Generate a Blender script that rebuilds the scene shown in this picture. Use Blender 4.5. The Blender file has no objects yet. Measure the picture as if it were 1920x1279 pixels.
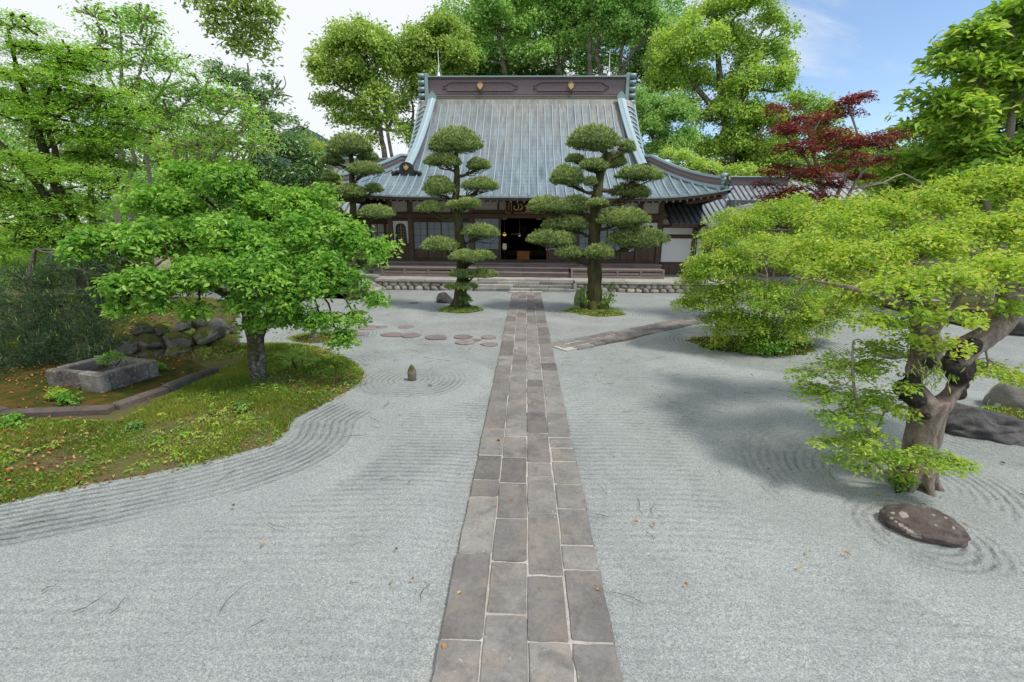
import bpy, bmesh, math, random
import numpy as np
from mathutils import Vector, Matrix, noise as mnoise

SC = bpy.context.scene
COL = SC.collection
PI = math.pi

# ------------------------------------------------------------------ camera
F_PX, PITCH, YAW, ROLL, CAM_H = 850.0, math.radians(14.366), math.radians(1.645), math.radians(0.45), 3.0
cam_d = bpy.data.cameras.new('camera')
cam = bpy.data.objects.new('camera', cam_d)
COL.objects.link(cam)
cam_d.sensor_width = 36.0
cam_d.lens = F_PX / 1920.0 * 36.0
cam_d.clip_start = 0.05
cam_d.clip_end = 4000
CAM_R = (Matrix.Rotation(YAW, 3, 'Z') @ Matrix.Rotation(PI / 2 - PITCH, 3, 'X') @ Matrix.Rotation(ROLL, 3, 'Z'))
cam.matrix_world = Matrix.Translation((0, 0, CAM_H)) @ CAM_R.to_4x4()
SC.camera = cam

# ------------------------------------------------------------------ world, sun, exposure
SUN_EL, SUN_AZ = math.radians(60), math.radians(62)      # azimuth measured from -Y (behind the camera) towards +X
SUN_DIR = Vector((math.cos(SUN_EL) * math.sin(SUN_AZ), -math.cos(SUN_EL) * math.cos(SUN_AZ), math.sin(SUN_EL)))
world = bpy.data.worlds.new('World')
SC.world = world
world.use_nodes = True


def build_world():
    nt = world.node_tree
    nt.nodes.clear()
    N, L = nt.nodes.new, nt.links.new
    out = N('ShaderNodeOutputWorld')
    sky = N('ShaderNodeTexSky')
    sky.sky_type = 'NISHITA'
    sky.sun_disc = False
    sky.sun_elevation = SUN_EL
    sky.sun_rotation = math.atan2(SUN_DIR.x, SUN_DIR.y)
    sky.air_density = 1.0
    sky.dust_density = 0.2
    sky.ozone_density = 1.8
    bg = N('ShaderNodeBackground')
    bg.inputs['Strength'].default_value = 0.095
    L(sky.outputs[0], bg.inputs['Color'])
    # thin high cloud, thick to the west (left), torn into wisps to the east
    tc = N('ShaderNodeTexCoord')
    sep = N('ShaderNodeSeparateXYZ')
    L(tc.outputs['Generated'], sep.inputs[0])

    def m(op, a, b=None, c=None, clamp=False):
        n = N('ShaderNodeMath')
        n.operation = op
        n.use_clamp = clamp
        for i, v in enumerate((a, b, c)):
            if v is None:
                continue
            if isinstance(v, (int, float)):
                n.inputs[i].default_value = v
            else:
                L(v, n.inputs[i])
        return n.outputs[0]
    zc = m('ADD', m('MAXIMUM', sep.outputs[2], 0.0), 0.28)
    cx = m('DIVIDE', sep.outputs[0], zc)
    cy = m('DIVIDE', sep.outputs[1], zc)
    comb = N('ShaderNodeCombineXYZ')
    # wisps drawn out along a slanted direction
    L(m('ADD', m('MULTIPLY', cx, 0.55), m('MULTIPLY', cy, 0.25)), comb.inputs[0])
    L(m('ADD', m('MULTIPLY', cy, 1.5), m('MULTIPLY', cx, -0.5)), comb.inputs[1])
    n1 = N('ShaderNodeTexNoise')
    n1.inputs['Scale'].default_value = 1.7
    n1.inputs['Detail'].default_value = 9
    n1.inputs['Roughness'].default_value = 0.56
    n1.inputs['Distortion'].default_value = 0.5
    L(comb.outputs[0], n1.inputs['Vector'])
    bias = m('MULTIPLY_ADD', cx, -1.3, 0.80)
    f = m('ADD', m('MULTIPLY', m('SUBTRACT', n1.outputs[0], 0.5), 3.6), bias)
    f = m('MULTIPLY', m('ADD', f, 0.15), 1.0, clamp=True)
    f = m('MULTIPLY', m('MULTIPLY', f, f), m('MULTIPLY_ADD', f, -2.0, 3.0))
    f = m('MINIMUM', f, 0.97)
    bgc = N('ShaderNodeBackground')
    bgc.inputs['Color'].default_value = (0.93, 0.96, 1.0, 1)
    bgc.inputs['Strength'].default_value = 0.52
    mix = N('ShaderNodeMixShader')
    L(f, mix.inputs[0])
    L(bg.outputs[0], mix.inputs[1])
    L(bgc.outputs[0], mix.inputs[2])
    L(mix.outputs[0], out.inputs['Surface'])


build_world()
sun_d = bpy.data.lights.new('sun', 'SUN')
sun_d.energy = 1.6
sun_d.angle = math.radians(10)
sun_d.color = (1.0, 0.955, 0.88)
sun = bpy.data.objects.new('sun', sun_d)
sun.rotation_euler = (-SUN_DIR).to_track_quat('-Z', 'Y').to_euler()
sun.location = (10, -10, 30)
COL.objects.link(sun)
SC.cycles.max_bounces = 14
SC.cycles.diffuse_bounces = 7
SC.cycles.transmission_bounces = 8
vs = SC.view_settings
vs.view_transform = 'Standard'
vs.look = 'None'
vs.exposure = 0.98
vs.gamma = 1.0
vs.use_curve_mapping = False


# ------------------------------------------------------------------ pixel rays of the photograph -> places in the world
def ray(px, py):
    return CAM_R @ Vector(((px - 960) / F_PX, -(py - 639.5) / F_PX, -1.0))


def ground(px, py, z=0.0):
    d = ray(px, py)
    return Vector((0, 0, CAM_H)) + d * ((z - CAM_H) / d.z)


def at(px, py, Y):
    d = ray(px, py)
    return Vector((0, 0, CAM_H)) + d * (Y / d.y)


def mpp(px, py, Y):           # metres per photo pixel at that place
    return (Y / ray(px, py).y) / F_PX


# ------------------------------------------------------------------ object helpers
def tag(o, label=None, cat=None, group=None, kind=None):
    for k, v in (('label', label), ('category', cat), ('group', group), ('kind', kind)):
        if v:
            o[k] = v
    return o


def thing(name, loc, label, cat, group=None, rz=0.0):
    o = bpy.data.objects.new(name, None)
    o.empty_display_size = 0.2
    o.location = loc
    o.rotation_euler = (0, 0, rz)
    COL.objects.link(o)
    return tag(o, label, cat, group)


def link(name, me, mat=None, parent=None):
    o = bpy.data.objects.new(name, me)
    if mat is not None:
        me.materials.clear()
        for mm in (mat if isinstance(mat, (list, tuple)) else [mat]):
            me.materials.append(mm)
    COL.objects.link(o)
    if parent is not None:
        o.parent = parent
    return o


def share(name, me, parent, loc=(0, 0, 0), rot=(0, 0, 0), scale=(1, 1, 1)):
    o = bpy.data.objects.new(name, me)
    o.location = loc
    o.rotation_euler = rot
    o.scale = scale
    o.parent = parent
    COL.objects.link(o)
    return o


class MB:
    """collects shapes, links them as one mesh object"""

    def __init__(self):
        self.v, self.f, self.m, self.s = [], [], [], []
        self.mi = 0
        self.smooth = False

    def add(self, vs, fs):
        b = len(self.v)
        self.v.extend([tuple(p) for p in vs])
        for f in fs:
            self.f.append(tuple(b + i for i in f))
            self.m.append(self.mi)
            self.s.append(self.smooth)

    def box(self, x0, x1, y0, y1, z0, z1):
        self.add([(x0, y0, z0), (x1, y0, z0), (x1, y1, z0), (x0, y1, z0), (x0, y0, z1), (x1, y0, z1), (x1, y1, z1), (x0, y1, z1)],
                 [(0, 3, 2, 1), (4, 5, 6, 7), (0, 1, 5, 4), (1, 2, 6, 5), (2, 3, 7, 6), (3, 0, 4, 7)])

    def bbox(self, x0, x1, y0, y1, z0, z1, b=0.01):
        """box with chamfered edges (rings of eight corners)"""
        rings = []
        for z, i in ((z0, b), (z0 + b, 0), (z1 - b, 0), (z1, b)):
            rings.append([(x0 + i + b * (i == 0), y0 + i, z), (x1 - i - b * (i == 0), y0 + i, z), (x1 - i, y0 + i + b * (i == 0), z), (x1 - i, y1 - i - b * (i == 0), z),
                          (x1 - i - b * (i == 0), y1 - i, z), (x0 + i + b * (i == 0), y1 - i, z), (x0 + i, y1 - i - b * (i == 0), z), (x0 + i, y0 + i + b * (i == 0), z)])
        vs = [p for r in rings for p in r]
        fs = [tuple(reversed(range(8))), tuple(range(24, 32))]
        for k in range(3):
            for i in range(8):
                j = (i + 1) % 8
                fs.append((k * 8 + i, k * 8 + j, k * 8 + 8 + j, k * 8 + 8 + i))
        self.add(vs, fs)

    def tube(self, pts, rads, n=8, wob=0.0, cap=True, seed=0):
        pts = [Vector(p) for p in pts]
        if len(pts) < 2:
            return
        vs, fs = [], []
        t0 = (pts[1] - pts[0]).normalized()
        up = Vector((0, 0, 1)) if abs(t0.z) < 0.9 else Vector((1, 0, 0))
        a = t0.cross(up).normalized()
        for i, p in enumerate(pts):
            t = (pts[min(i + 1, len(pts) - 1)] - pts[max(i - 1, 0)])
            if t.length < 1e-9:
                t = t0
            t.normalize()
            a = (a - t * a.dot(t))
            if a.length < 1e-6:
                a = t.orthogonal()
            a.normalize()
            b = t.cross(a)
            r = rads[i] if hasattr(rads, '__len__') else rads
            for k in range(n):
                an = 2 * PI * k / n
                rr = r
                if wob:
                    q = p + (a * math.cos(an) + b * math.sin(an)) * r
                    rr = r * (1 + wob * mnoise.noise(q * (1.6 / max(r, 0.02)) * 0.45 + Vector((seed, 0, 0))))
                vs.append(p + (a * math.cos(an) + b * math.sin(an)) * rr)
        for i in range(len(pts) - 1):
            for k in range(n):
                j = (k + 1) % n
                fs.append((i * n + k, i * n + j, (i + 1) * n + j, (i + 1) * n + k))
        if cap:
            fs.append(tuple(reversed(range(n))))
            fs.append(tuple((len(pts) - 1) * n + k for k in range(n)))
        self.add(vs, fs)

    def prism(self, outline, y0, y1, axis='y'):
        """outline of (u, w) extruded: axis y -> (u, y, w); axis z -> (u, w, z); axis x -> (x, u, w)"""
        n = len(outline)
        f3 = {'y': lambda u, w, t: (u, t, w), 'z': lambda u, w, t: (u, w, t), 'x': lambda u, w, t: (t, u, w)}[axis]
        vs = [f3(u, w, y0) for u, w in outline] + [f3(u, w, y1) for u, w in outline]
        fs = [tuple(range(n)), tuple(reversed(range(n, 2 * n)))]
        for i in range(n):
            j = (i + 1) % n
            fs.append((i, n + i, n + j, j))
        self.add(vs, fs)

    def lathe(self, prof, c=(0, 0, 0), n=16):
        vs, fs = [], []
        for r, z in prof:
            for k in range(n):
                a = 2 * PI * k / n
                vs.append((c[0] + r * math.cos(a), c[1] + r * math.sin(a), c[2] + z))
        for i in range(len(prof) - 1):
            for k in range(n):
                j = (k + 1) % n
                fs.append((i * n + k, i * n + j, (i + 1) * n + j, (i + 1) * n + k))
        fs.append(tuple(reversed(range(n))))
        fs.append(tuple((len(prof) - 1) * n + k for k in range(n)))
        self.add(vs, fs)

    def mesh(self, name):
        me = bpy.data.meshes.new(name)
        me.from_pydata(self.v, [], self.f)
        me.polygons.foreach_set('material_index', self.m)
        me.polygons.foreach_set('use_smooth', self.s)
        bm = bmesh.new()
        bm.from_mesh(me)
        bmesh.ops.recalc_face_normals(bm, faces=bm.faces)
        bm.to_mesh(me)
        bm.free()
        return me

    def build(self, name, mat, parent=None):
        return link(name, self.mesh(name), mat, parent)


def catmull(pts, n=6):
    P = [Vector(p) for p in pts]
    if len(P) < 3:
        return [P[0].lerp(P[-1], i / n) for i in range(n + 1)]
    out = []
    for i in range(len(P) - 1):
        p0, p1, p2, p3 = P[max(i - 1, 0)], P[i], P[i + 1], P[min(i + 2, len(P) - 1)]
        for k in range(n):
            t = k / n
            out.append(0.5 * ((2 * p1) + (p2 - p0) * t + (2 * p0 - 5 * p1 + 4 * p2 - p3) * t * t + (3 * p1 - p0 - 3 * p2 + p3) * t ** 3))
    out.append(P[-1])
    return out


def lerps(rads, n_out):
    xs = np.linspace(0, len(rads) - 1, n_out)
    return list(np.interp(xs, range(len(rads)), rads))


def np_mesh(name, verts, quads=None, tris=None, attr=None, smooth=False):
    """fast mesh from numpy arrays; attr {name: per vertex float array}"""
    me = bpy.data.meshes.new(name)
    nv = len(verts)
    me.vertices.add(nv)
    me.vertices.foreach_set('co', np.asarray(verts, np.float32).ravel())
    fs, ls = [], []
    if quads is not None and len(quads):
        fs.append(np.asarray(quads, np.int32).ravel())
        ls.append(np.full(len(quads), 4, np.int32))
    if tris is not None and len(tris):
        fs.append(np.asarray(tris, np.int32).ravel())
        ls.append(np.full(len(tris), 3, np.int32))
    loops = np.concatenate(fs)
    cnt = np.concatenate(ls)
    me.loops.add(len(loops))
    me.loops.foreach_set('vertex_index', loops)
    me.polygons.add(len(cnt))
    st = np.zeros(len(cnt), np.int32)
    st[1:] = np.cumsum(cnt)[:-1]
    me.polygons.foreach_set('loop_start', st)
    me.polygons.foreach_set('use_smooth', np.full(len(cnt), smooth, bool))
    if attr:
        for k, v in attr.items():
            a = me.attributes.new(k, 'FLOAT', 'POINT')
            a.data.foreach_set('value', np.asarray(v, np.float32))
    me.update(calc_edges=True)
    me.validate()
    return me


# ------------------------------------------------------------------ materials
class NT:
    def __init__(self, name):
        self.mat = bpy.data.materials.new(name)
        self.mat.use_nodes = True
        self.t = self.mat.node_tree
        self.t.nodes.clear()
        self.out = self.n('ShaderNodeOutputMaterial')
        self._tc = None

    def n(self, t, **kw):
        nd = self.t.nodes.new(t)
        for k, v in kw.items():
            setattr(nd, k, v)
        return nd

    def l(self, a, b):
        self.t.links.new(a, b)

    def put(self, sock, v):
        if isinstance(v, (int, float)):
            sock.default_value = v
        elif isinstance(v, (tuple, list)):
            sock.default_value = (*v, 1) if len(v) == 3 and sock.type == 'RGBA' else v
        else:
            self.l(v, sock)

    def obj(self):
        if self._tc is None:
            self._tc = self.n('ShaderNodeTexCoord')
        return self._tc.outputs['Object']

    def geo(self):
        return self.n('ShaderNodeNewGeometry').outputs['Position']

    def map(self, vec, scale=(1, 1, 1), loc=(0, 0, 0)):
        m = self.n('ShaderNodeMapping')
        m.inputs['Scale'].default_value = scale
        m.inputs['Location'].default_value = loc
        self.l(vec, m.inputs['Vector'])
        return m.outputs[0]

    def noise(self, scale, detail=4, rough=0.55, vec=None, dist=0.0, col=False):
        nd = self.n('ShaderNodeTexNoise')
        self.l(vec if vec is not None else self.obj(), nd.inputs['Vector'])
        nd.inputs['Scale'].default_value = scale
        nd.inputs['Detail'].default_value = detail
        nd.inputs['Roughness'].default_value = rough
        nd.inputs['Distortion'].default_value = dist
        return nd.outputs[1 if col else 0]

    def voro(self, scale, vec=None, feature='F1', out='Distance', rnd=1.0):
        nd = self.n('ShaderNodeTexVoronoi', feature=feature)
        self.l(vec if vec is not None else self.obj(), nd.inputs['Vector'])
        nd.inputs['Scale'].default_value = scale
        nd.inputs['Randomness'].default_value = rnd
        return nd.outputs[out]

    def ramp(self, fac, stops, interp='LINEAR'):
        r = self.n('ShaderNodeValToRGB')
        e = r.color_ramp.elements
        r.color_ramp.interpolation = interp
        while len(e) < len(stops):
            e.new(0.5)
        for i, (p, c) in enumerate(stops):
            e[i].position = p
            e[i].color = (*c, 1) if not isinstance(c, (int, float)) else (c, c, c, 1)
        self.put(r.inputs[0], fac)
        return r.outputs[0]

    def mix(self, fac, a, b, mode='MIX'):
        m = self.n('ShaderNodeMix', data_type='RGBA', blend_type=mode)
        self.put(m.inputs[0], fac)
        self.put(m.inputs[6], a)
        self.put(m.inputs[7], b)
        return m.outputs[2]

    def math(self, op, a, b=None, c=None, clamp=False):
        m = self.n('ShaderNodeMath', operation=op, use_clamp=clamp)
        for i, v in enumerate((a, b, c)):
            if v is not None:
                self.put(m.inputs[i], v)
        return m.outputs[0]

    def attr(self, name):
        a = self.n('ShaderNodeAttribute', attribute_name=name)
        return a.outputs['Fac']

    def rand(self):
        return self.n('ShaderNodeObjectInfo').outputs['Random']

    def bump(self, h, strength=0.5, dist=0.02, normal=None):
        b = self.n('ShaderNodeBump')
        b.inputs['Strength'].default_value = strength
        b.inputs['Distance'].default_value = dist
        self.l(h, b.inputs['Height'])
        if normal is not None:
            self.l(normal, b.inputs['Normal'])
        return b.outputs[0]

    def bsdf(self, col, rough=0.8, metal=0.0, normal=None, spec=0.4, emit=None, emit_s=0.0):
        p = self.n('ShaderNodeBsdfPrincipled')
        self.put(p.inputs['Base Color'], col)
        self.put(p.inputs['Roughness'], rough)
        self.put(p.inputs['Metallic'], metal)
        p.inputs['Specular IOR Level'].default_value = spec
        if normal is not None:
            self.l(normal, p.inputs['Normal'])
        if emit is not None:
            self.put(p.inputs['Emission Color'], emit)
            p.inputs['Emission Strength'].default_value = emit_s
        self.l(p.outputs[0], self.out.inputs['Surface'])
        self.p = p
        return self.mat


def m_wood(name, c0, c1, axis_scale=(1, 1, 14), rough=0.75, rnd=0.25):
    t = NT(name)
    v = t.map(t.geo(), axis_scale)
    n1 = t.noise(3.0, 6, 0.65, v, 0.6)
    n2 = t.noise(1.3, 3, 0.5, t.geo())
    c = t.ramp(n1, [(0.25, c0), (0.75, c1)])
    c = t.mix(t.math('MULTIPLY', n2, 0.55), c, tuple(x * 0.45 for x in c0))
    k = t.math('MULTIPLY_ADD', t.rand(), rnd, 1 - rnd / 2)
    c = t.mix(1.0, c, t.ramp(k, [(0, 0.0), (1, 1.0)]), 'MULTIPLY') if False else c
    hsv = t.n('ShaderNodeHueSaturation')
    t.l(k, hsv.inputs['Value'])
    t.l(c, hsv.inputs['Color'])
    return t.bsdf(hsv.outputs[0], rough, 0, t.bump(n1, 0.35, 0.006), 0.3)


def m_stone(name, cols, scale=3.0, rnd=0.3, moss=None, lichen=None, bump=0.02, rough=0.9, spec=0.25, hue=0.02, stain=None):
    t = NT(name)
    o = t.geo()
    n1 = t.noise(scale, 8, 0.65, o, 0.3)
    n2 = t.noise(scale * 9, 5, 0.7, o)
    n3 = t.noise(scale * 45, 2, 0.6, o)
    c = t.ramp(n1, [(0.25 + 0.5 * i / max(len(cols) - 1, 1), q) for i, q in enumerate(cols)])
    c = t.mix(t.math('MULTIPLY', t.ramp(n2, [(0.35, 0.0), (0.7, 1.0)]), 0.4), c, tuple(x * 0.55 for x in cols[0]))
    c = t.mix(t.math('MULTIPLY', t.ramp(n3, [(0.55, 0.0), (0.75, 1.0)]), 0.3), c, tuple(min(1, x * 1.7) for x in cols[-1]))
    if lichen:
        lv = t.noise(lichen[0], 3, 0.5, o, 0.8)
        f = t.ramp(lv, [(lichen[1], 0.0), (lichen[1] + 0.03, 1.0)])
        c = t.mix(t.math('MULTIPLY', f, 0.85), c, lichen[2])
    if moss:
        g = t.n('ShaderNodeNewGeometry')
        s = t.n('ShaderNodeSeparateXYZ')
        t.l(g.outputs['Normal'], s.inputs[0])
        mv = t.noise(2.2, 5, 0.6, o)
        f = t.math('ADD', t.math('MULTIPLY', s.outputs[2], moss[0]), t.math('MULTIPLY', t.math('SUBTRACT', mv, 0.5), 2.4))
        f = t.ramp(f, [(moss[1], 0.0), (moss[1] + 0.15, 1.0)])
        c = t.mix(f, c, t.ramp(t.noise(40, 3, 0.6, o), [(0.3, (0.05, 0.06, 0.014)), (0.7, (0.17, 0.17, 0.035))]))
    if stain:
        sv = t.noise(stain[0], 6, 0.7, o, 1.0)
        c = t.mix(t.math('MULTIPLY', t.ramp(sv, [(0.5, 0.0), (0.68, 1.0)]), stain[2]), c, stain[1])
        dv = t.noise(stain[0] * 1.7, 6, 0.7, t.map(o, (1, 1, 1), (7, 3, 1)), 0.6)
        c = t.mix(t.math('MULTIPLY', t.ramp(dv, [(0.52, 0.0), (0.66, 1.0)]), stain[2] * 0.8), c, tuple(x * 0.42 for x in cols[0]))
    hsv = t.n('ShaderNodeHueSaturation')
    t.l(t.math('MULTIPLY_ADD', t.rand(), rnd * 2, 1 - rnd), hsv.inputs['Value'])
    t.l(t.math('MULTIPLY_ADD', t.rand(), hue, 0.5 - hue / 2), hsv.inputs['Hue'])
    t.l(c, hsv.inputs['Color'])
    h = t.math('ADD', t.math('MULTIPLY', n1, 0.6), t.math('ADD', t.math('MULTIPLY', n2, 0.4), t.math('MULTIPLY', n3, 0.15)))
    return t.bsdf(hsv.outputs[0], rough, 0, t.bump(h, 0.9, bump), spec)


def m_leaf(name, stops, trans=0.35, tcol=None, rough=0.45, spec=0.35, var=0.5, vs=0.35):
    """leaves: stops over the leaf's own 'tint'; light also comes through the blade"""
    t = NT(name)
    tint = t.attr('tint')
    big = t.noise(vs, 2, 0.5, t.geo())
    f = t.math('ADD', tint, t.math('MULTIPLY', t.math('SUBTRACT', big, 0.5), var), clamp=True)
    c = t.ramp(f, [(i / (len(stops) - 1), q) for i, q in enumerate(stops)])
    t.bsdf(c, rough, 0, None, spec)
    tr = t.n('ShaderNodeBsdfTranslucent')
    hs = t.n('ShaderNodeHueSaturation')
    hs.inputs['Hue'].default_value = 0.495
    hs.inputs['Saturation'].default_value = 1.1
    hs.inputs['Value'].default_value = 1.5
    t.l(c, hs.inputs['Color'])
    t.l(hs.outputs[0], tr.inputs['Color'])
    mx = t.n('ShaderNodeMixShader')
    mx.inputs[0].default_value = trans
    t.l(t.p.outputs[0], mx.inputs[1])
    t.l(tr.outputs[0], mx.inputs[2])
    t.l(mx.outputs[0], t.out.inputs['Surface'])
    return t.mat


def m_bark(name, c0, c1, moss=0.0, scale=7.0, stretch=0.25, lichen=0.0, bump=0.03):
    t = NT(name)
    v = t.map(t.geo(), (1, 1, stretch))
    n1 = t.noise(scale, 8, 0.7, v, 0.5)
    n2 = t.noise(2.0, 4, 0.6, t.geo())
    c = t.ramp(n1, [(0.3, c0), (0.7, c1)])
    if lichen:
        lf = t.ramp(t.noise(16, 6, 0.7, t.geo(), 0.6), [(0.48, 0.0), (0.62, 1.0)])
        c = t.mix(t.math('MULTIPLY', lf, lichen), c, (0.42, 0.42, 0.36))
    if moss:
        f = t.ramp(n2, [(0.5 - moss * 0.25, 0.0), (0.7 - moss * 0.25, 1.0)])
        c = t.mix(t.math('MULTIPLY', f, 0.8), c, t.ramp(n1, [(0.3, (0.02, 0.028, 0.006)), (0.7, (0.085, 0.085, 0.02))]))
    return t.bsdf(c, 0.9, 0, t.bump(n1, 0.9, bump), 0.2)


def m_flat(name, c, rough=0.7, metal=0.0, noise_amt=0.25, nscale=6, bump=0.0, spec=0.4, emit=None, emit_s=0):
    t = NT(name)
    n = t.noise(nscale, 6, 0.6, t.geo())
    col = t.mix(t.math('MULTIPLY', n, noise_amt * 2), c, tuple(x * 0.55 for x in c))
    nb = t.bump(n, 0.5, bump) if bump else None
    return t.bsdf(col, rough, metal, nb, spec, emit, emit_s)


# ------------------------------------------------------------------ foliage helpers
RNG = np.random.default_rng(11)


def unit(a):
    return a / np.maximum(np.linalg.norm(a, axis=1, keepdims=True), 1e-9)


def leaf_mesh(name, C, Nrm, T, Ln, Wd, tint, fine=False, cup=0.18):
    """one folded blade per row of C; fine: oval with two quads, else a folded kite"""
    n = len(C)
    T = unit(T - Nrm * np.sum(T * Nrm, 1, keepdims=True))
    S = np.cross(Nrm, T)
    Ln = np.broadcast_to(np.asarray(Ln, float), (n,))[:, None]
    Wd = np.broadcast_to(np.asarray(Wd, float), (n,))[:, None]
    base = C - T * Ln * 0.5
    tip = C + T * Ln * 0.5 - Nrm * Ln * 0.10
    lift = Nrm * Wd * cup
    if fine:
        m1, m2 = C - T * Ln * 0.2, C + T * Ln * 0.2
        V = np.stack([base, m1 + S * Wd * 0.42 + lift, m2 + S * Wd * 0.38 + lift, tip, m2 - S * Wd * 0.38 + lift, m1 - S * Wd * 0.42 + lift], 1).reshape(-1, 3)
        k = np.arange(n)[:, None] * 6
        q = np.concatenate([k + np.array([[0, 1, 2, 3]]), k + np.array([[0, 3, 4, 5]])])
        return np_mesh(name, V, quads=q, attr={'tint': np.repeat(tint, 6)})
    mid = C - T * Ln * 0.05
    V = np.stack([base, mid + S * Wd * 0.5 + lift, tip, mid - S * Wd * 0.5 + lift], 1).reshape(-1, 3)
    k = np.arange(n)[:, None] * 4
    tr = np.concatenate([k + np.array([[0, 1, 2]]), k + np.array([[0, 2, 3]])])
    return np_mesh(name, V, tris=tr, attr={'tint': np.repeat(tint, 4)})


def lobe_clusters(lobes, n, rng, inner=0.35, low=-0.55):
    """cluster centres spread through the outer volume of ellipsoid lobes [(centre, (rx, ry, rz))]"""
    w = np.array([(r[0] * r[1] + r[0] * r[2] + r[1] * r[2]) for c, r in lobes])
    w = w / w.sum()
    idx = rng.choice(len(lobes), n, p=w)
    c = np.array([tuple(l[0]) for l in lobes])[idx]
    r = np.array([l[1] for l in lobes])[idx]
    d = unit(rng.normal(size=(n, 3)))
    bad = d[:, 2] < low
    d[bad, 2] *= -0.6
    d = unit(d)
    fr = inner + (1 - inner) * rng.random(n) ** 0.55
    return c + d * r * fr[:, None], d, idx


def crown_leaves(centers, outd, per, cr, rng, leaf=(0.06, 0.03), flat=0.3, up=1.0, outw=0.35, jit=0.5, droop=0.25, ctint=0.35, base_tint=0.5, tip=0.0):
    n = len(centers)
    N = n * per
    idx = np.repeat(np.arange(n), per)
    ang = rng.random(N) * 2 * PI
    rho = np.sqrt(rng.random(N))
    sz = (cr * (0.65 + 0.7 * rng.random(n)))[idx]
    off = np.stack([np.cos(ang) * rho, np.sin(ang) * rho, rng.normal(size=N) * flat * 0.5 - droop * rho ** 2], 1) * sz[:, None]
    # tilt each spray a little along its outward direction
    tilt = unit(outd + rng.normal(size=(n, 3)) * 0.3)[idx]
    off[:, 2] -= (off[:, 0] * tilt[:, 0] + off[:, 1] * tilt[:, 1]) * 0.25
    C = centers[idx] + off
    nr = unit(np.array([[0, 0, up]]) + outd[idx] * outw + rng.normal(size=(N, 3)) * jit)
    T = np.stack([np.cos(ang), np.sin(ang), rng.normal(size=N) * 0.25 - 0.25], 1) + rng.normal(size=(N, 3)) * 0.45
    s = 0.5 + 0.85 * rng.random(N)
    ct = rng.random(n)
    tint = np.clip(base_tint + (ct[idx] - 0.5) * 2 * ctint + rng.normal(size=N) * 0.16 + tip * (rho - 0.5), 0, 1)
    return C, nr, T, leaf[0] * s, leaf[1] * s, tint


def limb(mb, a, b, r0, r1, rng, sag=0.12, n=6, seg=7, wob=0.12):
    a, b = Vector(a), Vector(b)
    d = b - a
    L = d.length
    if L < 1e-3:
        return [a, b]
    k1 = a + d * 0.33 + Vector(tuple(rng.normal(size=3))) * L * wob * 0.6 + Vector((0, 0, L * sag * 0.6))
    k2 = a + d * 0.68 + Vector(tuple(rng.normal(size=3))) * L * wob * 0.6 + Vector((0, 0, L * sag))
    pts = catmull([a, k1, k2, b], max(2, seg // 3))
    mb.tube(pts, lerps([r0, (r0 + r1) / 2, r1], len(pts)), n, cap=False)
    return pts


def grow(root, trunks, lobes, bark, rng, limb_r=0.05, twig_r=0.01, centers=None, lidx=None, twigs=2, base_name='trunk', n=10, fork=0.45, wob=0.25, limb_scale=1.0, limbs=True):
    """trunk mesh with limbs to every lobe and twigs to some clusters. trunks: [(points, radii)] in world coordinates"""
    mb = MB()
    mb.smooth = True
    o = Vector(root.location)
    ends = []
    for pts, rads in trunks:
        p = catmull(pts, 5)
        mb.tube([q - o for q in p], lerps(rads, len(p)), n, wob)
        k0 = int(len(p) * fork)
        for i in range(k0, len(p)):
            ends.append((p[i], lerps(rads, len(p))[i]))
    if limbs:
        for li, (c, r) in enumerate(lobes):
            c = Vector(tuple(c))
            best = min(ends, key=lambda e: (e[0] - c).length + max(0, e[0].z - c.z) * 1.5)
            rr = min(best[1] * 0.8, limb_r * limb_scale)
            pts = limb(mb, best[0] - o, c - o + Vector((0, 0, -0.2 * r[2])), rr, rr * 0.35, rng, n=6)
            if centers is not None and twigs:
                mine = np.nonzero(lidx == li)[0]
                for k in mine[:twigs * 6]:
                    q = Vector(tuple(centers[k])) - o
                    j = min(range(len(pts) // 3, len(pts)), key=lambda i: (pts[i] - q).length)
                    limb(mb, pts[j], q, rr * 0.32, twig_r, rng, sag=0.05, n=4, seg=6)
    return mb.build(base_name, bark, root)


def px_lobes(spec, Y, dep=0.8, ky=1.0, kz=1.0):
    """[(px, py, rpx[, rpy[, dY]])] -> ellipsoids at distance Y"""
    out = []
    for s in spec:
        px, py, rp = s[0], s[1], s[2]
        rq = s[3] if len(s) > 3 else rp
        dy = s[4] if len(s) > 4 else 0.0
        k = mpp(px, py, Y + dy)
        out.append((at(px, py, Y + dy), (rp * k, rp * k * dep * ky, rq * k * kz)))
    return out


def clump(lobes, k, fr, kz, rng):
    """break each lobe into smaller billows sitting on its outside"""
    out, par = [], []
    for li, (c, r) in enumerate(lobes):
        m = (r[0] * r[1] * r[2]) ** (1 / 3)
        n = max(2, int(round(k * rng.uniform(0.8, 1.2))))
        for _ in range(n):
            d = rng.normal(size=3)
            d /= np.linalg.norm(d)
            if d[2] < -0.35:
                d[2] *= -0.5
            q = Vector(tuple(c)) + Vector((d[0] * r[0], d[1] * r[1], d[2] * r[2])) * rng.uniform(0.55, 0.95)
            s = m * fr * rng.uniform(0.7, 1.3)
            out.append((q, (s, s, s * kz)))
            par.append(li)
    return out, np.array(par)


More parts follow.
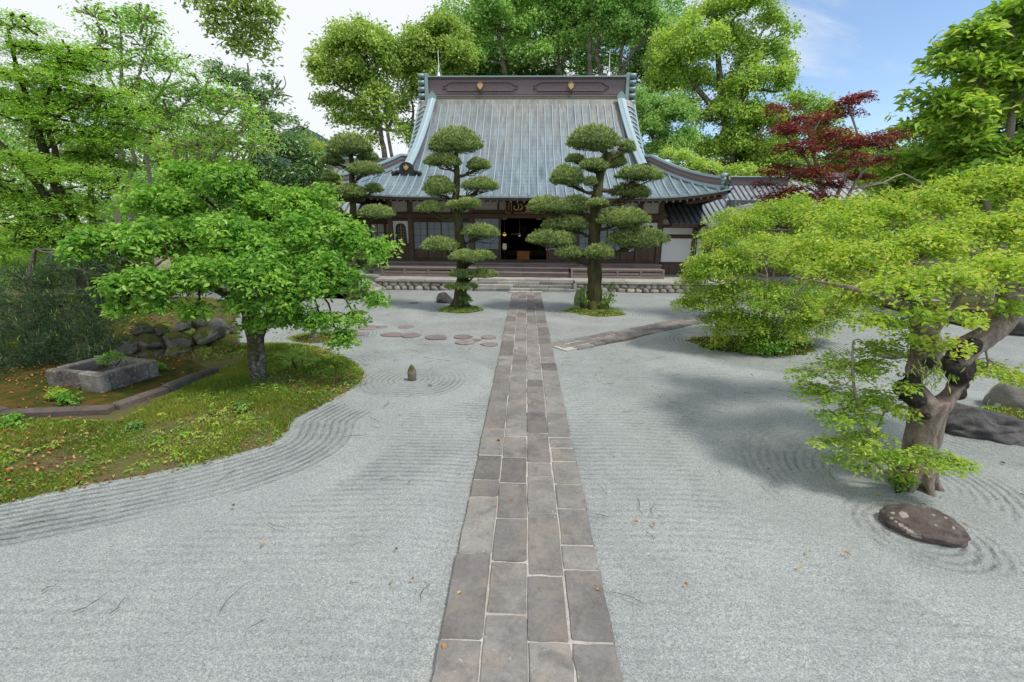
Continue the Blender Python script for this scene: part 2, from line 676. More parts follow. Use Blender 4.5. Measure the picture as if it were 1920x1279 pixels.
def tree(name, label, cat, base, trunks, lobes, bark, leafmat, seed, n_cl, per, cr, leaf, group=None, sub=None, limb_r=0.05, twig_r=0.012, twigs=2, inner=0.35,
         low=-0.55, fine=False, flat=0.3, up=1.0, outw=0.35, jit=0.5, droop=0.25, ctint=0.35, base_tint=0.5, tip=0.0, fork=0.45, wob=0.25, n=10, crown_name='crown', limbs=True):
    rng = np.random.default_rng(seed)
    root = thing(name, base, label, cat, group)
    if sub:
        fine_l, par = clump(lobes, *sub, rng)
        cen, outd, idx = lobe_clusters(fine_l, n_cl, rng, inner, low)
        idx = par[idx]
    else:
        cen, outd, idx = lobe_clusters(lobes, n_cl, rng, inner, low)
    grow(root, trunks, lobes, bark, rng, limb_r, twig_r, cen, idx, twigs, n=n, fork=fork, wob=wob, limbs=limbs)
    C, nr, T, ln, wd, tint = crown_leaves(cen, outd, per, cr, rng, leaf, flat, up, outw, jit, droop, ctint, base_tint, tip)
    me = leaf_mesh(crown_name, C - np.array(root.location), nr, T, ln, wd, tint, fine)
    cr_o = link(crown_name, me, leafmat, root)
    return root


def rock_mesh(name, size, seed, sub=4, amp=0.25, freq=1.2, flat_bottom=True, facets=3, sharp=0.0):
    bm = bmesh.new()
    bmesh.ops.create_icosphere(bm, subdivisions=sub, radius=1.0)
    rr = random.Random(seed)
    planes = []
    for _ in range(facets):
        d = Vector((rr.gauss(0, 1), rr.gauss(0, 1), rr.gauss(0.2, 0.7))).normalized()
        planes.append((d, rr.uniform(0.62, 0.88)))
    for v in bm.verts:
        p = v.co.copy()
        q = p * freq + Vector((seed * 3.1, seed * 1.7, 0))
        k = 1 + amp * mnoise.fractal(q, 1.0, 2.0, 3) + amp * 0.35 * mnoise.fractal(q * 4, 1.0, 2.0, 3)
        p = p * k
        for d, h in planes:
            e = p.dot(d)
            if e > h:
                p -= d * (e - h) * 0.85
        v.co = Vector((p.x * size[0], p.y * size[1], p.z * size[2]))
    for f in bm.faces:
        f.smooth = True
    me = bpy.data.meshes.new(name)
    bm.to_mesh(me)
    bm.free()
    return me


def rock(name, loc, size, mat, seed, label, cat, group=None, rz=0.0, **kw):
    o = link(name, rock_mesh(name, size, seed, **kw), mat)
    o.location = loc
    o.rotation_euler = (0, 0, rz)
    return tag(o, label, cat, group)


# ================================================================== SETTING
def smooth_poly(pts, n=6):
    P = [Vector((*p, 0)) for p in pts]
    out = []
    m = len(P)
    for i in range(m):
        p0, p1, p2, p3 = P[i - 1], P[i], P[(i + 1) % m], P[(i + 2) % m]
        for k in range(n):
            t = k / n
            q = 0.5 * ((2 * p1) + (p2 - p0) * t + (2 * p0 - 5 * p1 + 4 * p2 - p3) * t * t + (3 * p1 - p0 - 3 * p2 + p3) * t ** 3)
            out.append((q.x, q.y))
    return np.array(out)


def poly_sdf(P, X, Y):
    """signed distance to polygon P, negative inside (numpy)"""
    d = np.full(X.shape, 1e9)
    inside = np.zeros(X.shape, bool)
    n = len(P)
    for i in range(n):
        x0, y0 = P[i]
        x1, y1 = P[(i + 1) % n]
        ex, ey = x1 - x0, y1 - y0
        wx, wy = X - x0, Y - y0
        t = np.clip((wx * ex + wy * ey) / (ex * ex + ey * ey + 1e-12), 0, 1)
        d = np.minimum(d, (wx - ex * t) ** 2 + (wy - ey * t) ** 2)
        c = ((y0 <= Y) != (y1 <= Y)) & (X < (x1 - x0) * (Y - y0) / ((y1 - y0) if abs(y1 - y0) > 1e-12 else 1e-12) + x0)
        inside ^= c
    d = np.sqrt(d)
    return np.where(inside, -d, d)


def vnoise(X, Y, s, seed=0):
    """cheap smooth value noise on arrays"""
    x, y = X * s + seed * 17.3, Y * s + seed * 9.1
    xi, yi = np.floor(x).astype(int), np.floor(y).astype(int)
    fx, fy = x - xi, y - yi
    fx, fy = fx * fx * (3 - 2 * fx), fy * fy * (3 - 2 * fy)

    def h(a, b):
        v = np.sin(a * 127.1 + b * 311.7 + seed * 74.7) * 43758.5453
        return v - np.floor(v)
    return (h(xi, yi) * (1 - fx) + h(xi + 1, yi) * fx) * (1 - fy) + (h(xi, yi + 1) * (1 - fx) + h(xi + 1, yi + 1) * fx) * fy


BED = smooth_poly([(-14, 2.0), (-8, 3.1), (-5.71, 4.19), (-4.45, 4.85), (-3.75, 5.35), (-3.46, 5.74), (-3.52, 6.1), (-3.62, 6.5), (-3.4, 7.2), (-3.22, 7.8),
                   (-3.3, 8.7), (-3.84, 9.5), (-4.5, 10.2), (-5.2, 10.7), (-6.2, 10.85), (-7.4, 10.9), (-8.6, 12.4), (-10.5, 16.0), (-14, 18.0), (-24, 18), (-24, 4)])
RINGS = [((-2.35, 16.27), 0.74, 1.9), ((2.47, 16.1), 1.0, 2.1), ((-2.22, 8.49), 0.1, 1.35), ((4.67, 5.1), 0.3, 2.2), ((6.0, 11.6), 1.2, 2.6), ((4.07, 4.1), 0.4, 0.95),
         ((-5.5, 12.0), 0.8, 1.7), ((7.4, 6.6), 1.2, 1.9)]


def bed_h(x, y):
    """height of the planted bed above the gravel"""
    X, Y = np.atleast_1d(np.asarray(x, float)), np.atleast_1d(np.asarray(y, float))
    d = poly_sdf(BED, X, Y)
    h = np.where(d < 0, 0.10 * (1 - np.exp(d / 0.22)) + 0.05 * vnoise(X, Y, 1.3, 3) * np.clip(-d, 0, 1) + 0.02 * vnoise(X, Y, 6, 4) * np.clip(-d * 4, 0, 1), -0.06 * np.clip(d / 0.15, 0, 1))
    # moss mound behind the boulder wall
    wall = (Y - 9.6) + (X + 8.6) * 0.35
    mound = np.clip(wall / 0.9, 0, 1) * np.clip((-7.9 - X) / 1.0, 0, 1) * np.clip((15.5 - Y) / 3, 0, 1)
    mound = mound * mound * (3 - 2 * mound)
    return h + mound * 0.75 * (d < 0)


def bh(x, y):
    return float(bed_h(x, y)[0])


def grid_mesh(name, xs, ys, zf, attrs=None, keep=None, smooth=True):
    X, Y = np.meshgrid(xs, ys)
    Z = zf(X, Y)
    V = np.stack([X.ravel(), Y.ravel(), Z.ravel()], 1)
    nx = len(xs)
    i, j = np.meshgrid(np.arange(nx - 1), np.arange(len(ys) - 1))
    b = (j * nx + i).ravel()
    q = np.stack([b, b + 1, b + 1 + nx, b + nx], 1)
    at_ = {k: f(X, Y).ravel() for k, f in (attrs or {}).items()}
    if keep is not None:
        k = keep(X, Y).ravel()
        q = q[k[q].any(1)]
        used = np.unique(q)
        re = np.full(len(V), -1)
        re[used] = np.arange(len(used))
        V, q = V[used], re[q]
        at_ = {n: a[used] for n, a in at_.items()}
    return np_mesh(name, V, quads=q, attr=at_, smooth=smooth)


def m_gravel():
    t = NT('gravel')
    o = t.geo()
    rk = t.attr('rake')
    wob = t.math('MULTIPLY', t.math('SUBTRACT', t.noise(4.0, 6, 0.72, o), 0.5), 0.075)
    ph = t.math('MULTIPLY', t.math('ADD', rk, wob), 2 * PI / 0.105)
    s = t.math('SINE', ph)
    amp = t.ramp(t.noise(0.5, 4, 0.6, o), [(0.36, 0.3), (0.62, 1.0)])
    amp = t.math('MULTIPLY', amp, t.attr('fade'))
    worn = t.ramp(t.noise(5.5, 6, 0.75, o), [(0.36, 0.15), (0.62, 1.0)])
    rip = t.math('MULTIPLY', t.math('MULTIPLY', s, amp), worn)
    # grains: two sizes of chips, each its own shade
    v1 = t.n('ShaderNodeTexVoronoi')
    t.l(o, v1.inputs['Vector'])
    v1.inputs['Scale'].default_value = 150
    sep = t.n('ShaderNodeSeparateColor')
    t.l(v1.outputs['Color'], sep.inputs[0])
    c = t.ramp(sep.outputs[0], [(0.0, (0.125, 0.148, 0.152)), (0.22, (0.25, 0.27, 0.257)), (0.55, (0.345, 0.364, 0.342)), (0.85, (0.44, 0.45, 0.415)), (1.0, (0.66, 0.65, 0.60))])
    c = t.mix(t.math('MULTIPLY', t.ramp(sep.outputs[1], [(0.8, 0.0), (0.82, 1.0)]), 0.4), c, (0.40, 0.35, 0.27))
    v2 = t.n('ShaderNodeTexVoronoi')
    t.l(o, v2.inputs['Vector'])
    v2.inputs['Scale'].default_value = 92
    sp2 = t.n('ShaderNodeSeparateColor')
    t.l(v2.outputs['Color'], sp2.inputs[0])
    c = t.mix(0.42, c, t.ramp(sp2.outputs[0], [(0.0, (0.11, 0.13, 0.132)), (0.3, (0.24, 0.268, 0.265)), (0.7, (0.35, 0.375, 0.365)), (1.0, (0.60, 0.605, 0.575))]))
    # coarser drifts of dust and darker damp chips
    n1 = t.noise(0.8, 5, 0.6, o, 0.6)
    c = t.mix(t.ramp(n1, [(0.38, 0.26), (0.62, 0.0)]), c, (0.15, 0.165, 0.16))
    n2 = t.noise(9, 4, 0.65, o)
    c = t.mix(t.ramp(n2, [(0.45, 0.0), (0.75, 0.3)]), c, (0.36, 0.385, 0.375))
    # darker tint for the furrows left by the rake, switched off
    c = t.mix(t.math('MULTIPLY', t.ramp(rip, [(0.0, 1.0), (0.6, 0.0)]), 0.0), c, (0.15, 0.15, 0.135))
    nb = t.bump(t.math('SUBTRACT', 1.0, v1.outputs['Distance']), 0.55, 0.008)
    nb = t.bump(t.noise(40, 3, 0.7, o), 0.35, 0.008, nb)
    nb = t.bump(rip, 1.0, 0.026, nb)
    return t.bsdf(c, 0.92, 0, nb, 0.2)


def build_ground():
    # wide soil sheet to the horizon
    t = NT('soil')
    n = t.noise(0.8, 6, 0.6, t.geo())
    n2 = t.noise(14, 5, 0.7, t.geo())
    c = t.ramp(n, [(0.3, (0.06, 0.07, 0.022)), (0.55, (0.11, 0.11, 0.04)), (0.75, (0.15, 0.125, 0.07))])
    c = t.mix(t.math('MULTIPLY', n2, 0.6), c, (0.04, 0.05, 0.015))
    soil = t.bsdf(c, 0.95, 0, t.bump(n2, 0.8, 0.05), 0.15)
    xs = np.concatenate([[-1500, -700, -300, -120], np.arange(-60, 60.1, 3), [120, 300, 700, 1500]])
    ys = np.concatenate([[-300, -60], np.arange(-20, 100.1, 3), [160, 300, 700, 2000]])

    def zf(X, Y):
        up = np.clip((Y - 39) / 24, 0, 1)
        up = up * up * (3 - 2 * up)
        side = np.clip((X + 26) / 20, 0, 1)
        return -0.03 + up * (2.0 + 6.5 * side) * np.clip((400 - Y) / 100, 0, 1)
    g = link('ground', grid_mesh('ground', xs, ys, zf), soil)
    tag(g, kind='structure')

    def rake(X, Y):
        ph = Y + 0.25 * (vnoise(X, Y, 0.35, 5) - 0.5) + 0.0
        d = poly_sdf(BED, X, Y)
        ph = np.where((d > -0.2) & (d < 1.25), d, ph)
        for (cx, cy), r0, r1 in RINGS:
            e = np.hypot(X - cx, Y - cy)
            ph = np.where(e < r1, e, ph)
        return ph

    def fade(X, Y):
        d = poly_sdf(BED, X, Y)
        f = np.clip((np.abs(d - 1.25) - 0.14) / 0.25, 0, 1) * (0.75 + 0.35 * (d < 1.25))
        f = np.where((Y < 5) & (d > 1.25), f * np.clip((Y - 1.5) / 4, 0.4, 1), f)
        for (cx, cy), r0, r1 in RINGS:
            e = np.hypot(X - cx, Y - cy)
            f = np.where(e < r1 + 0.39, np.clip((np.abs(e - r1) - 0.14) / 0.25, 0, 1) * np.where(e < r1, np.clip(1.15 - e / r1 * 0.5, 0, 1), 0.7), f)
        # no furrow where two rakings meet
        p = rake(X, Y)
        j = np.zeros(p.shape, bool)
        j[:, 1:] |= np.abs(np.diff(p, axis=1)) > 0.17
        j[1:, :] |= np.abs(np.diff(p, axis=0)) > 0.17
        for _ in range(2):
            q = j.copy()
            q[1:] |= j[:-1]
            q[:-1] |= j[1:]
            q[:, 1:] |= j[:, :-1]
            q[:, :-1] |= j[:, 1:]
            j = q
        return f * (~j)

    def zg(X, Y):
        z = 0.05 * (vnoise(X, Y, 0.5, 1) - 0.5) + 0.03 * (vnoise(X, Y, 1.3, 2) - 0.5)
        near = np.clip((np.abs(X - 0.05) - 0.75) / 0.8, 0, 1)
        z = z * near
        # shallow ridges thrown up where the raking changes direction
        d = poly_sdf(BED, X, Y)
        for (cx, cy), r0, r1 in RINGS:
            e = np.hypot(X - cx, Y - cy)
            z += 0.010 * np.exp(-((e - r1) / 0.3) ** 2) * near
        # dips just beside the path
        z -= 0.012 * np.exp(-((np.abs(X - 0.05) - 0.8) / 0.15) ** 2)
        return z
    xs = np.arange(-16.5, 18.01, 0.11)
    ys = np.arange(-4, 24.01, 0.11)
    me = grid_mesh('gravel_court', xs, ys, zg, {'rake': rake, 'fade': fade})
    tag(link('gravel_court', me, m_gravel()), kind='structure')

    # planted bed on the left
    t = NT('bed_soil')
    o = t.geo()
    n1 = t.noise(2.2, 8, 0.72, o, 0.7)
    n2 = t.noise(18, 5, 0.7, o)
    c = t.ramp(n1, [(0.3, (0.19, 0.115, 0.07)), (0.44, (0.20, 0.145, 0.075)), (0.52, (0.16, 0.165, 0.05)), (0.6, (0.22, 0.225, 0.06)), (0.68, (0.185, 0.125, 0.075)), (0.8, (0.13, 0.085, 0.055))])
    c = t.mix(t.math('MULTIPLY', n2, 0.7), c, (0.035, 0.035, 0.012))
    bed_m = t.bsdf(c, 0.95, 0, t.bump(n2, 0.9, 0.04), 0.15)
    xs = np.arange(-22, -2.9, 0.09)
    ys = np.arange(1.8, 18.2, 0.09)
    me = grid_mesh('planted_bed', xs, ys, bed_h, keep=lambda X, Y: poly_sdf(BED, X, Y) < 0.12)
    tag(link('planted_bed', me, bed_m), kind='structure')


build_ground()

M = {}
M['slab'] = m_stone('slab_stone', [(0.145, 0.134, 0.122), (0.21, 0.196, 0.18), (0.285, 0.268, 0.248)], 2.6, rnd=0.27, lichen=(9.0, 0.69, (0.34, 0.31, 0.27)), bump=0.016, hue=0.03, stain=(2.1, (0.30, 0.245, 0.19), 0.55))
M['mortar'] = m_stone('mortar', [(0.30, 0.255, 0.20), (0.47, 0.43, 0.38), (0.66, 0.645, 0.62)], 5.0, rnd=0.05, bump=0.01)
M['redstone'] = m_stone('red_stone', [(0.17, 0.135, 0.125), (0.24, 0.195, 0.182), (0.30, 0.26, 0.245)], 2.4, rnd=0.15, bump=0.01)
M['granite'] = m_stone('granite', [(0.29, 0.275, 0.24), (0.41, 0.39, 0.35), (0.50, 0.48, 0.44)], 1.6, rnd=0.14, bump=0.006)
M['granite_dark'] = m_stone('granite_dark', [(0.17, 0.165, 0.15), (0.27, 0.26, 0.235), (0.36, 0.345, 0.31)], 2.2, rnd=0.3, bump=0.01)
M['cobble'] = m_stone('cobble', [(0.22, 0.19, 0.16), (0.34, 0.30, 0.26), (0.46, 0.40, 0.34)], 2.5, rnd=0.3, bump=0.01, hue=0.06)


def slab_mesh(w, l, h, rr, corner=0.011, jag=0.004):
    """stone slab with a worn, slightly crooked outline; origin at the middle of its underside"""
    out = []
    cs = [(-w / 2, -l / 2), (w / 2, -l / 2), (w / 2, l / 2), (-w / 2, l / 2)]
    for i, (x, y) in enumerate(cs):
        nx, ny = cs[(i + 1) % 4]
        d = Vector((nx - x, ny - y)).normalized()
        p = Vector(cs[i - 1]) - Vector((x, y))
        e = p.normalized()
        c = corner * rr.uniform(0.35, 1.6) * (2.2 if rr.random() < 0.12 else 1)
        j = lambda: Vector((rr.gauss(0, jag), rr.gauss(0, jag)))
        o = Vector((x, y))
        out.append(o + e * c + j() * 0.3)
        out.append(o + (e + d) * c * 0.3 + j() * 0.3)
        out.append(o + d * c + j() * 0.3)
        L = (Vector((nx, ny)) - o).length
        for f in (0.36, 0.66):
            out.append(o + d * L * f + j())
    n = len(out)
    vs, fs = [], []
    b = min(0.014, w * 0.06)
    tilt = (rr.gauss(0, 0.006), rr.gauss(0, 0.006))
    for z, ins in ((0, 0), (h - b, 0), (h, b)):
        for p in out:
            q = p * (1 - ins / (max(w, l) / 2)) if ins else p
            vs.append((q.x, q.y, z + (tilt[0] * q.x + tilt[1] * q.y if z > 0 else 0)))
    fs.append(tuple(range(2 * n, 3 * n)))
    for k in range(2):
        for i in range(n):
            j = (i + 1) % n
            fs.append((k * n + i, k * n + j, k * n + n + j, k * n + n + i))
    m = MB()
    m.add(vs, fs)
    return m.mesh('slab')


def build_path():
    rr = random.Random(4)
    root = bpy.data.objects.new('path', None)
    COL.objects.link(root)
    tag(root, kind='structure')
    mb = MB()
    mb.box(-0.585, 0.685, -1.0, 20.55, -0.05, 0.030)
    mb.build('mortar_bed', M['mortar'], root)
    xs = [-0.60, -0.275, 0.055, 0.37, 0.70]
    for c in range(4):
        y = -0.5 - rr.random() * 0.4
        while y < 20.35:
            l = rr.choice([0.36, 0.5, 0.62, 0.72, 0.85]) * rr.uniform(0.9, 1.1)
            if c in (1, 2) and rr.random() < 0.35:
                l *= 1.25
            l = min(l, 20.5 - y)
            if l < 0.12:
                break
            g = 0.010 + rr.random() * 0.011
            w = xs[c + 1] - xs[c] - 0.011
            me = slab_mesh(w, l - g, 0.075, rr)
            share('slab', me, root, ((xs[c] + xs[c + 1]) / 2 + rr.gauss(0, 0.004), y + l / 2, -0.032 + rr.gauss(0, 0.003)), (0, 0, rr.gauss(0, 0.006)))
            me.materials.append(M['slab'])
            y += l
    # pale threshold slab where the path meets the stone steps
    for i in range(3):
        me = slab_mesh(0.5, 0.32, 0.08, rr, 0.02)
        me.materials.append(M['granite'])
        share('threshold_slab', me, root, (-0.52 + i * 0.53, 20.72, -0.03))

    # side path slanting off to the right
    root = bpy.data.objects.new('side_path', None)
    COL.objects.link(root)
    tag(root, kind='structure')
    a, b = Vector((0.72, 10.95)), Vector((7.2, 16.0))
    d = (b - a)
    L = d.length
    d.normalize()
    ang = math.atan2(d.y, d.x)
    root.location = (a.x, a.y, 0)
    root.rotation_euler = (0, 0, ang)
    mb = MB()
    mb.box(0.12, L, -0.36, 0.36, -0.05, 0.021)
    mb.build('mortar_bed', M['mortar'], root)
    for r in range(3):
        y0 = -0.42 + r * 0.28
        x = 0.05 + rr.random() * 0.15 + (0.30 - 0.22 * r if r < 2 else 0)
        x = max(x, (y0 + 0.42) * 0.0)
        while x < L:
            l = rr.uniform(0.38, 0.72)
            me = slab_mesh(l - 0.028, 0.252 * rr.uniform(0.95, 1.03), 0.07, rr, 0.02, 0.008)
            me.materials.append(M['slab'])
            share('slab', me, root, (x + l / 2, y0 + 0.14 + rr.gauss(0, 0.012), -0.03 + rr.gauss(0, 0.005)), (0, 0, rr.gauss(0, 0.02)))
            x += l
    # flat reddish stepping stones set in the gravel to the left
    root = bpy.data.objects.new('stepping_stone_path', None)
    COL.objects.link(root)
    tag(root, kind='structure')
    for px, py, w in [(645, 626, 52), (690, 614, 40), (760, 613, 36), (678, 626, 30), (735, 627, 46), (770, 628, 42), (818, 632, 46), (867, 631, 36), (916, 632, 34), (872, 641, 36), (918, 645, 34), (716, 613, 24), (893, 637, 18)]:
        p = ground(px, py, 0.02)
        k = mpp(px, py, p.y)
        m = MB()
        n = 9
        ww = w * k / 2
        out = []
        for i in range(n):
            an = 2 * PI * i / n
            s = rr.uniform(0.82, 1.12)
            out.append((math.cos(an) * ww * s, math.sin(an) * min(ww * 0.9, 0.27) * rr.uniform(0.85, 1.1)))
        vs, fs = [], []
        for z, sc in ((0, 1.0), (0.048, 1.0), (0.058, 0.95)):
            vs += [(x * sc, y * sc, z) for x, y in out]
        fs.append(tuple(range(2 * n, 3 * n)))
        for kk in range(2):
            fs += [(kk * n + i, kk * n + (i + 1) % n, kk * n + n + (i + 1) % n, kk * n + n + i) for i in range(n)]
        m.add(vs, fs)
        me = m.mesh('stepping_stone')
        me.materials.append(M['redstone'])
        share('stepping_stone', me, root, (p.x, p.y, -0.03), (0, 0, rr.uniform(-0.3, 0.3)))


build_path()


# ------------------------------------------------------------------ stone platform under the hall
PZ = 0.51


def build_platform():
    rr = random.Random(8)
    root = thing('stone_platform', (0, 21.05, 0), 'low stone platform faced with rounded cobbles carrying the temple hall', 'platform')
    # core, set back behind the facing stones; a bay is cut for the stairs
    mb = MB()
    mb.box(-7.0, -2.30, 0.14, 0.9, -0.1, PZ - 0.12)
    mb.box(2.30, 9.5, 0.14, 0.9, -0.1, PZ - 0.12)
    mb.box(-9.6, 9.5, 0.9, 17, -0.1, PZ - 0.012)
    mb.build('fill', M['granite_dark'], root)
    # coping stones
    for x0, x1 in ((-7.05, -2.28), (2.28, 9.4)):
        n = int(round((x1 - x0) / 1.15))
        w = (x1 - x0) / n
        for i in range(n):
            m = MB()
            m.bbox(x0 + i * w + 0.004, x0 + (i + 1) * w - 0.004, 0, 0.9, PZ - 0.12, PZ + rr.uniform(-0.004, 0.004), 0.012)
            m.build('coping_stone', M['granite'], root)
    for i in range(4):
        m = MB()
        m.bbox(-2.275 + i * 1.1375, -2.275 + (i + 1) * 1.1375 - 0.006, 0.52, 0.95, PZ - 0.13, PZ, 0.012)
        m.build('coping_stone', M['granite'], root)
    # paving of the terrace
    for j in range(4):
        for i in range(17):
            m = MB()
            x = -9.5 + i * 1.12
            m.bbox(x + 0.004, x + 1.116, 0.955 + j * 0.62, 0.955 + j * 0.62 + 0.612, PZ - 0.05, PZ - 0.004 + rr.uniform(-0.002, 0.002), 0.006)
            m.build('paving_slab', M['granite'], root)
    # cobbles: rounded feet below, squarer blocks above
    protos = [rock_mesh('stone', (0.5, 0.42, 0.5), 20 + i, sub=2, amp=0.10, facets=5) for i in range(7)]
    for me in protos:
        me.materials.append(M['cobble'])
    for x0, x1 in ((-7.0, -2.33), (2.33, 9.0)):
        x = x0
        while x < x1 - 0.1:
            w = rr.uniform(0.30, 0.46)
            share('stone', rr.choice(protos), root, (x + w / 2, 0.10, 0.075), (rr.uniform(-0.2, 0.2), rr.uniform(-0.25, 0.25), 0), (w * 1.02, 0.30, 0.31))
            x += w
        x = x0 - 0.05
        while x < x1 - 0.05:
            w = rr.uniform(0.26, 0.52)
            share('stone', rr.choice(protos), root, (x + w / 2, 0.12, 0.275), (rr.uniform(-0.1, 0.1), rr.uniform(-0.12, 0.12), 0), (w * 1.12, 0.28, 0.33))
            x += w
    # three stone steps in the middle, each of several blocks
    for s, (y0, y1, z0, z1) in enumerate([(-0.09, 0.17, -0.05, 0.135), (0.155, 0.40, 0.0, 0.27), (0.385, 0.60, 0.1, 0.395)]):
        x = -2.28
        while x < 2.27:
            w = rr.uniform(0.55, 1.0)
            if 2.28 - x - w < 0.4:
                w = 2.28 - x
            m = MB()
            m.bbox(x + 0.004, x + w - 0.004, y0, y1, z0, z1 + rr.uniform(-0.006, 0.006), 0.014)
            m.build('step_block', M['granite'] if rr.random() < 0.45 else M['granite_dark'], root)
            x += w
    for s in (-1, 1):
        m = MB()
        m.bbox(s * 2.30 - 0.07, s * 2.30 + 0.07, -0.02, 0.5, -0.05, 0.38, 0.02)
        m.build('step_cheek', M['granite_dark'], root)
    # broad flight at the left front corner, climbing away to the left
    r2 = thing('stone_stairs', (-6.6, 18.3, 0), 'pale stone stairs climbing left from the gravel at the left end of the platform', 'stairs')
    for k in range(3):
        for q in range(2):
            m = MB()
            m.bbox(-3.0, -0.33 * k, q * 1.29 + 0.003, q * 1.29 + 1.287, -0.05, 0.17 * (k + 1) - 0.005, 0.015)
            m.build('step', M['granite'], r2)
    m = MB()
    m.prism([(-1.15, -0.05), (-1.15, PZ + 0.02), (-0.85, PZ + 0.02), (0.06, 0.06), (0.06, -0.05)], 2.585, 2.745, 'y')
    m.build('stair_cheek', M['granite'], r2)


build_platform()


# ================================================================== TEMPLE HALL
M['copper'] = None


def m_copper():
    """weathered sheet copper: blue-grey patina, brown and pale streaks towards the ridge"""
    t = NT('copper_sheet')
    o = t.geo()
    tcv = t.map(o, (2.27, 0.55, 0.55))
    cell = t.n('ShaderNodeTexWhiteNoise', noise_dimensions='3D')
    sn = t.n('ShaderNodeVectorMath', operation='FLOOR')
    t.l(t.map(o, (2.27, 3.2, 0.0), (0.1, 0, 0)), sn.inputs[0])
    t.l(sn.outputs[0], cell.inputs['Vector'])
    streak = t.noise(2.2, 6, 0.65, t.map(o, (2.2, 0.22, 0.22)), 0.3)
    blot = t.noise(0.55, 5, 0.6, o)
    c = t.ramp(streak, [(0.28, (0.095, 0.13, 0.15)), (0.5, (0.185, 0.24, 0.268)), (0.7, (0.30, 0.36, 0.38))])
    sep = t.n('ShaderNodeSeparateXYZ')
    t.l(o, sep.inputs[0])
    hi = t.math('MULTIPLY_ADD', sep.outputs[2], 0.22, -1.25)
    f = t.math('ADD', hi, t.math('MULTIPLY', t.math('SUBTRACT', blot, 0.5), 1.1), clamp=True)
    c = t.mix(t.math('MULTIPLY', f, 0.9), c, t.ramp(t.noise(3.2, 5, 0.6, t.map(o, (2.2, 0.3, 0.3))), [(0.3, (0.17, 0.15, 0.14)), (0.6, (0.29, 0.285, 0.25)), (0.75, (0.40, 0.40, 0.31))]))
    hsv = t.n('ShaderNodeHueSaturation')
    t.l(t.math('MULTIPLY_ADD', cell.outputs[0], 0.12, 0.94), hsv.inputs['Value'])
    t.l(c, hsv.inputs['Color'])
    return t.bsdf(hsv.outputs[0], t.math('MULTIPLY_ADD', streak, 0.25, 0.33), 0.35, t.bump(streak, 0.25, 0.006), 0.5)


M['copper'] = m_copper()
M['batten'] = m_flat('copper_batten', (0.36, 0.47, 0.50), 0.45, 0.3, 0.2, 5)
M['patina'] = m_flat('copper_patina', (0.31, 0.41, 0.40), 0.5, 0.3, 0.32, 3)
M['ridge_brown'] = m_flat('ridge_brown', (0.20, 0.15, 0.155), 0.5, 0.25, 0.3, 4)
M['ridge_olive'] = m_flat('ridge_olive', (0.26, 0.255, 0.20), 0.5, 0.3, 0.35, 3)
M['gold'] = m_flat('gold_leaf', (0.60, 0.40, 0.17), 0.45, 0.35, 0.1, 9)
M['onigawara'] = m_flat('dark_copper', (0.045, 0.045, 0.042), 0.5, 0.4, 0.3, 9, 0.01)
M['wood'] = m_wood('old_wood', (0.07, 0.042, 0.03), (0.165, 0.105, 0.077), (1.4, 1.4, 9))
M['wood_v'] = m_wood('old_post', (0.095, 0.06, 0.045), (0.225, 0.155, 0.12), (9, 9, 0.9))
M['wood_h'] = m_wood('old_beam', (0.08, 0.048, 0.035), (0.19, 0.122, 0.09), (0.8, 9, 9))
M['deck'] = m_wood('grey_deck', (0.19, 0.145, 0.13), (0.38, 0.315, 0.29), (0.7, 8, 8))
M['plaster'] = m_flat('plaster', (0.80, 0.81, 0.81), 0.9, 0, 0.04, 2)
M['plaster_grey'] = m_flat('plaster_grey', (0.56, 0.54, 0.50), 0.9, 0, 0.12, 2)
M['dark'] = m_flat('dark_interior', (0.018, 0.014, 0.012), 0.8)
M['lattice'] = m_flat('lattice_wood', (0.40, 0.27, 0.13), 0.6, 0, 0.2, 12)


def m_glass(name, c, rough):
    t = NT(name)
    n = t.noise(1.4, 3, 0.5, t.geo())
    col = t.mix(n, c, tuple(x * 0.7 for x in c))
    return t.bsdf(col, rough, 0.0, t.bump(t.noise(3, 2, 0.5, t.geo()), 0.15, 0.01), 0.6)


M['pane'] = m_glass('frosted_pane', (0.27, 0.325, 0.36), 0.18)
M['pane_dark'] = m_glass('dark_pane', (0.05, 0.065, 0.06), 0.12)

HX, HY = -0.12, 24.5           # middle of the front wall
EX, EY0, EY1 = 9.5, 22.05, 37.95   # half width of the eaves (about HX), front and back eave
VERGE_S, VERGE_X = 3.2, 6.35   # where the hipped skirt ends and the gabled roof begins
RIDGE_S = 7.45
WZ = 1.11


def roof_z(s):
    return 4.27 + 0.45 * s + 0.0465 * s * s


def flick(u, L):
    """upturn of the eave towards a corner: u along the eave from its middle, L half length"""
    q = max(0.0, (abs(u) - (L - 4.2)) / 4.2)
    return 0.42 * q ** 2.1


def roof_pt(u, s, L=EX):
    """point on the front slope: u along the eave, s inward"""
    z = roof_z(s) + flick(u, L) * max(0, 1 - s / 3.6) ** 1.2
    if s > VERGE_S and abs(u) > 5.8:
        z -= 0.55 * ((abs(u) - 5.8) / 0.55) ** 2 * 0.5
    return z


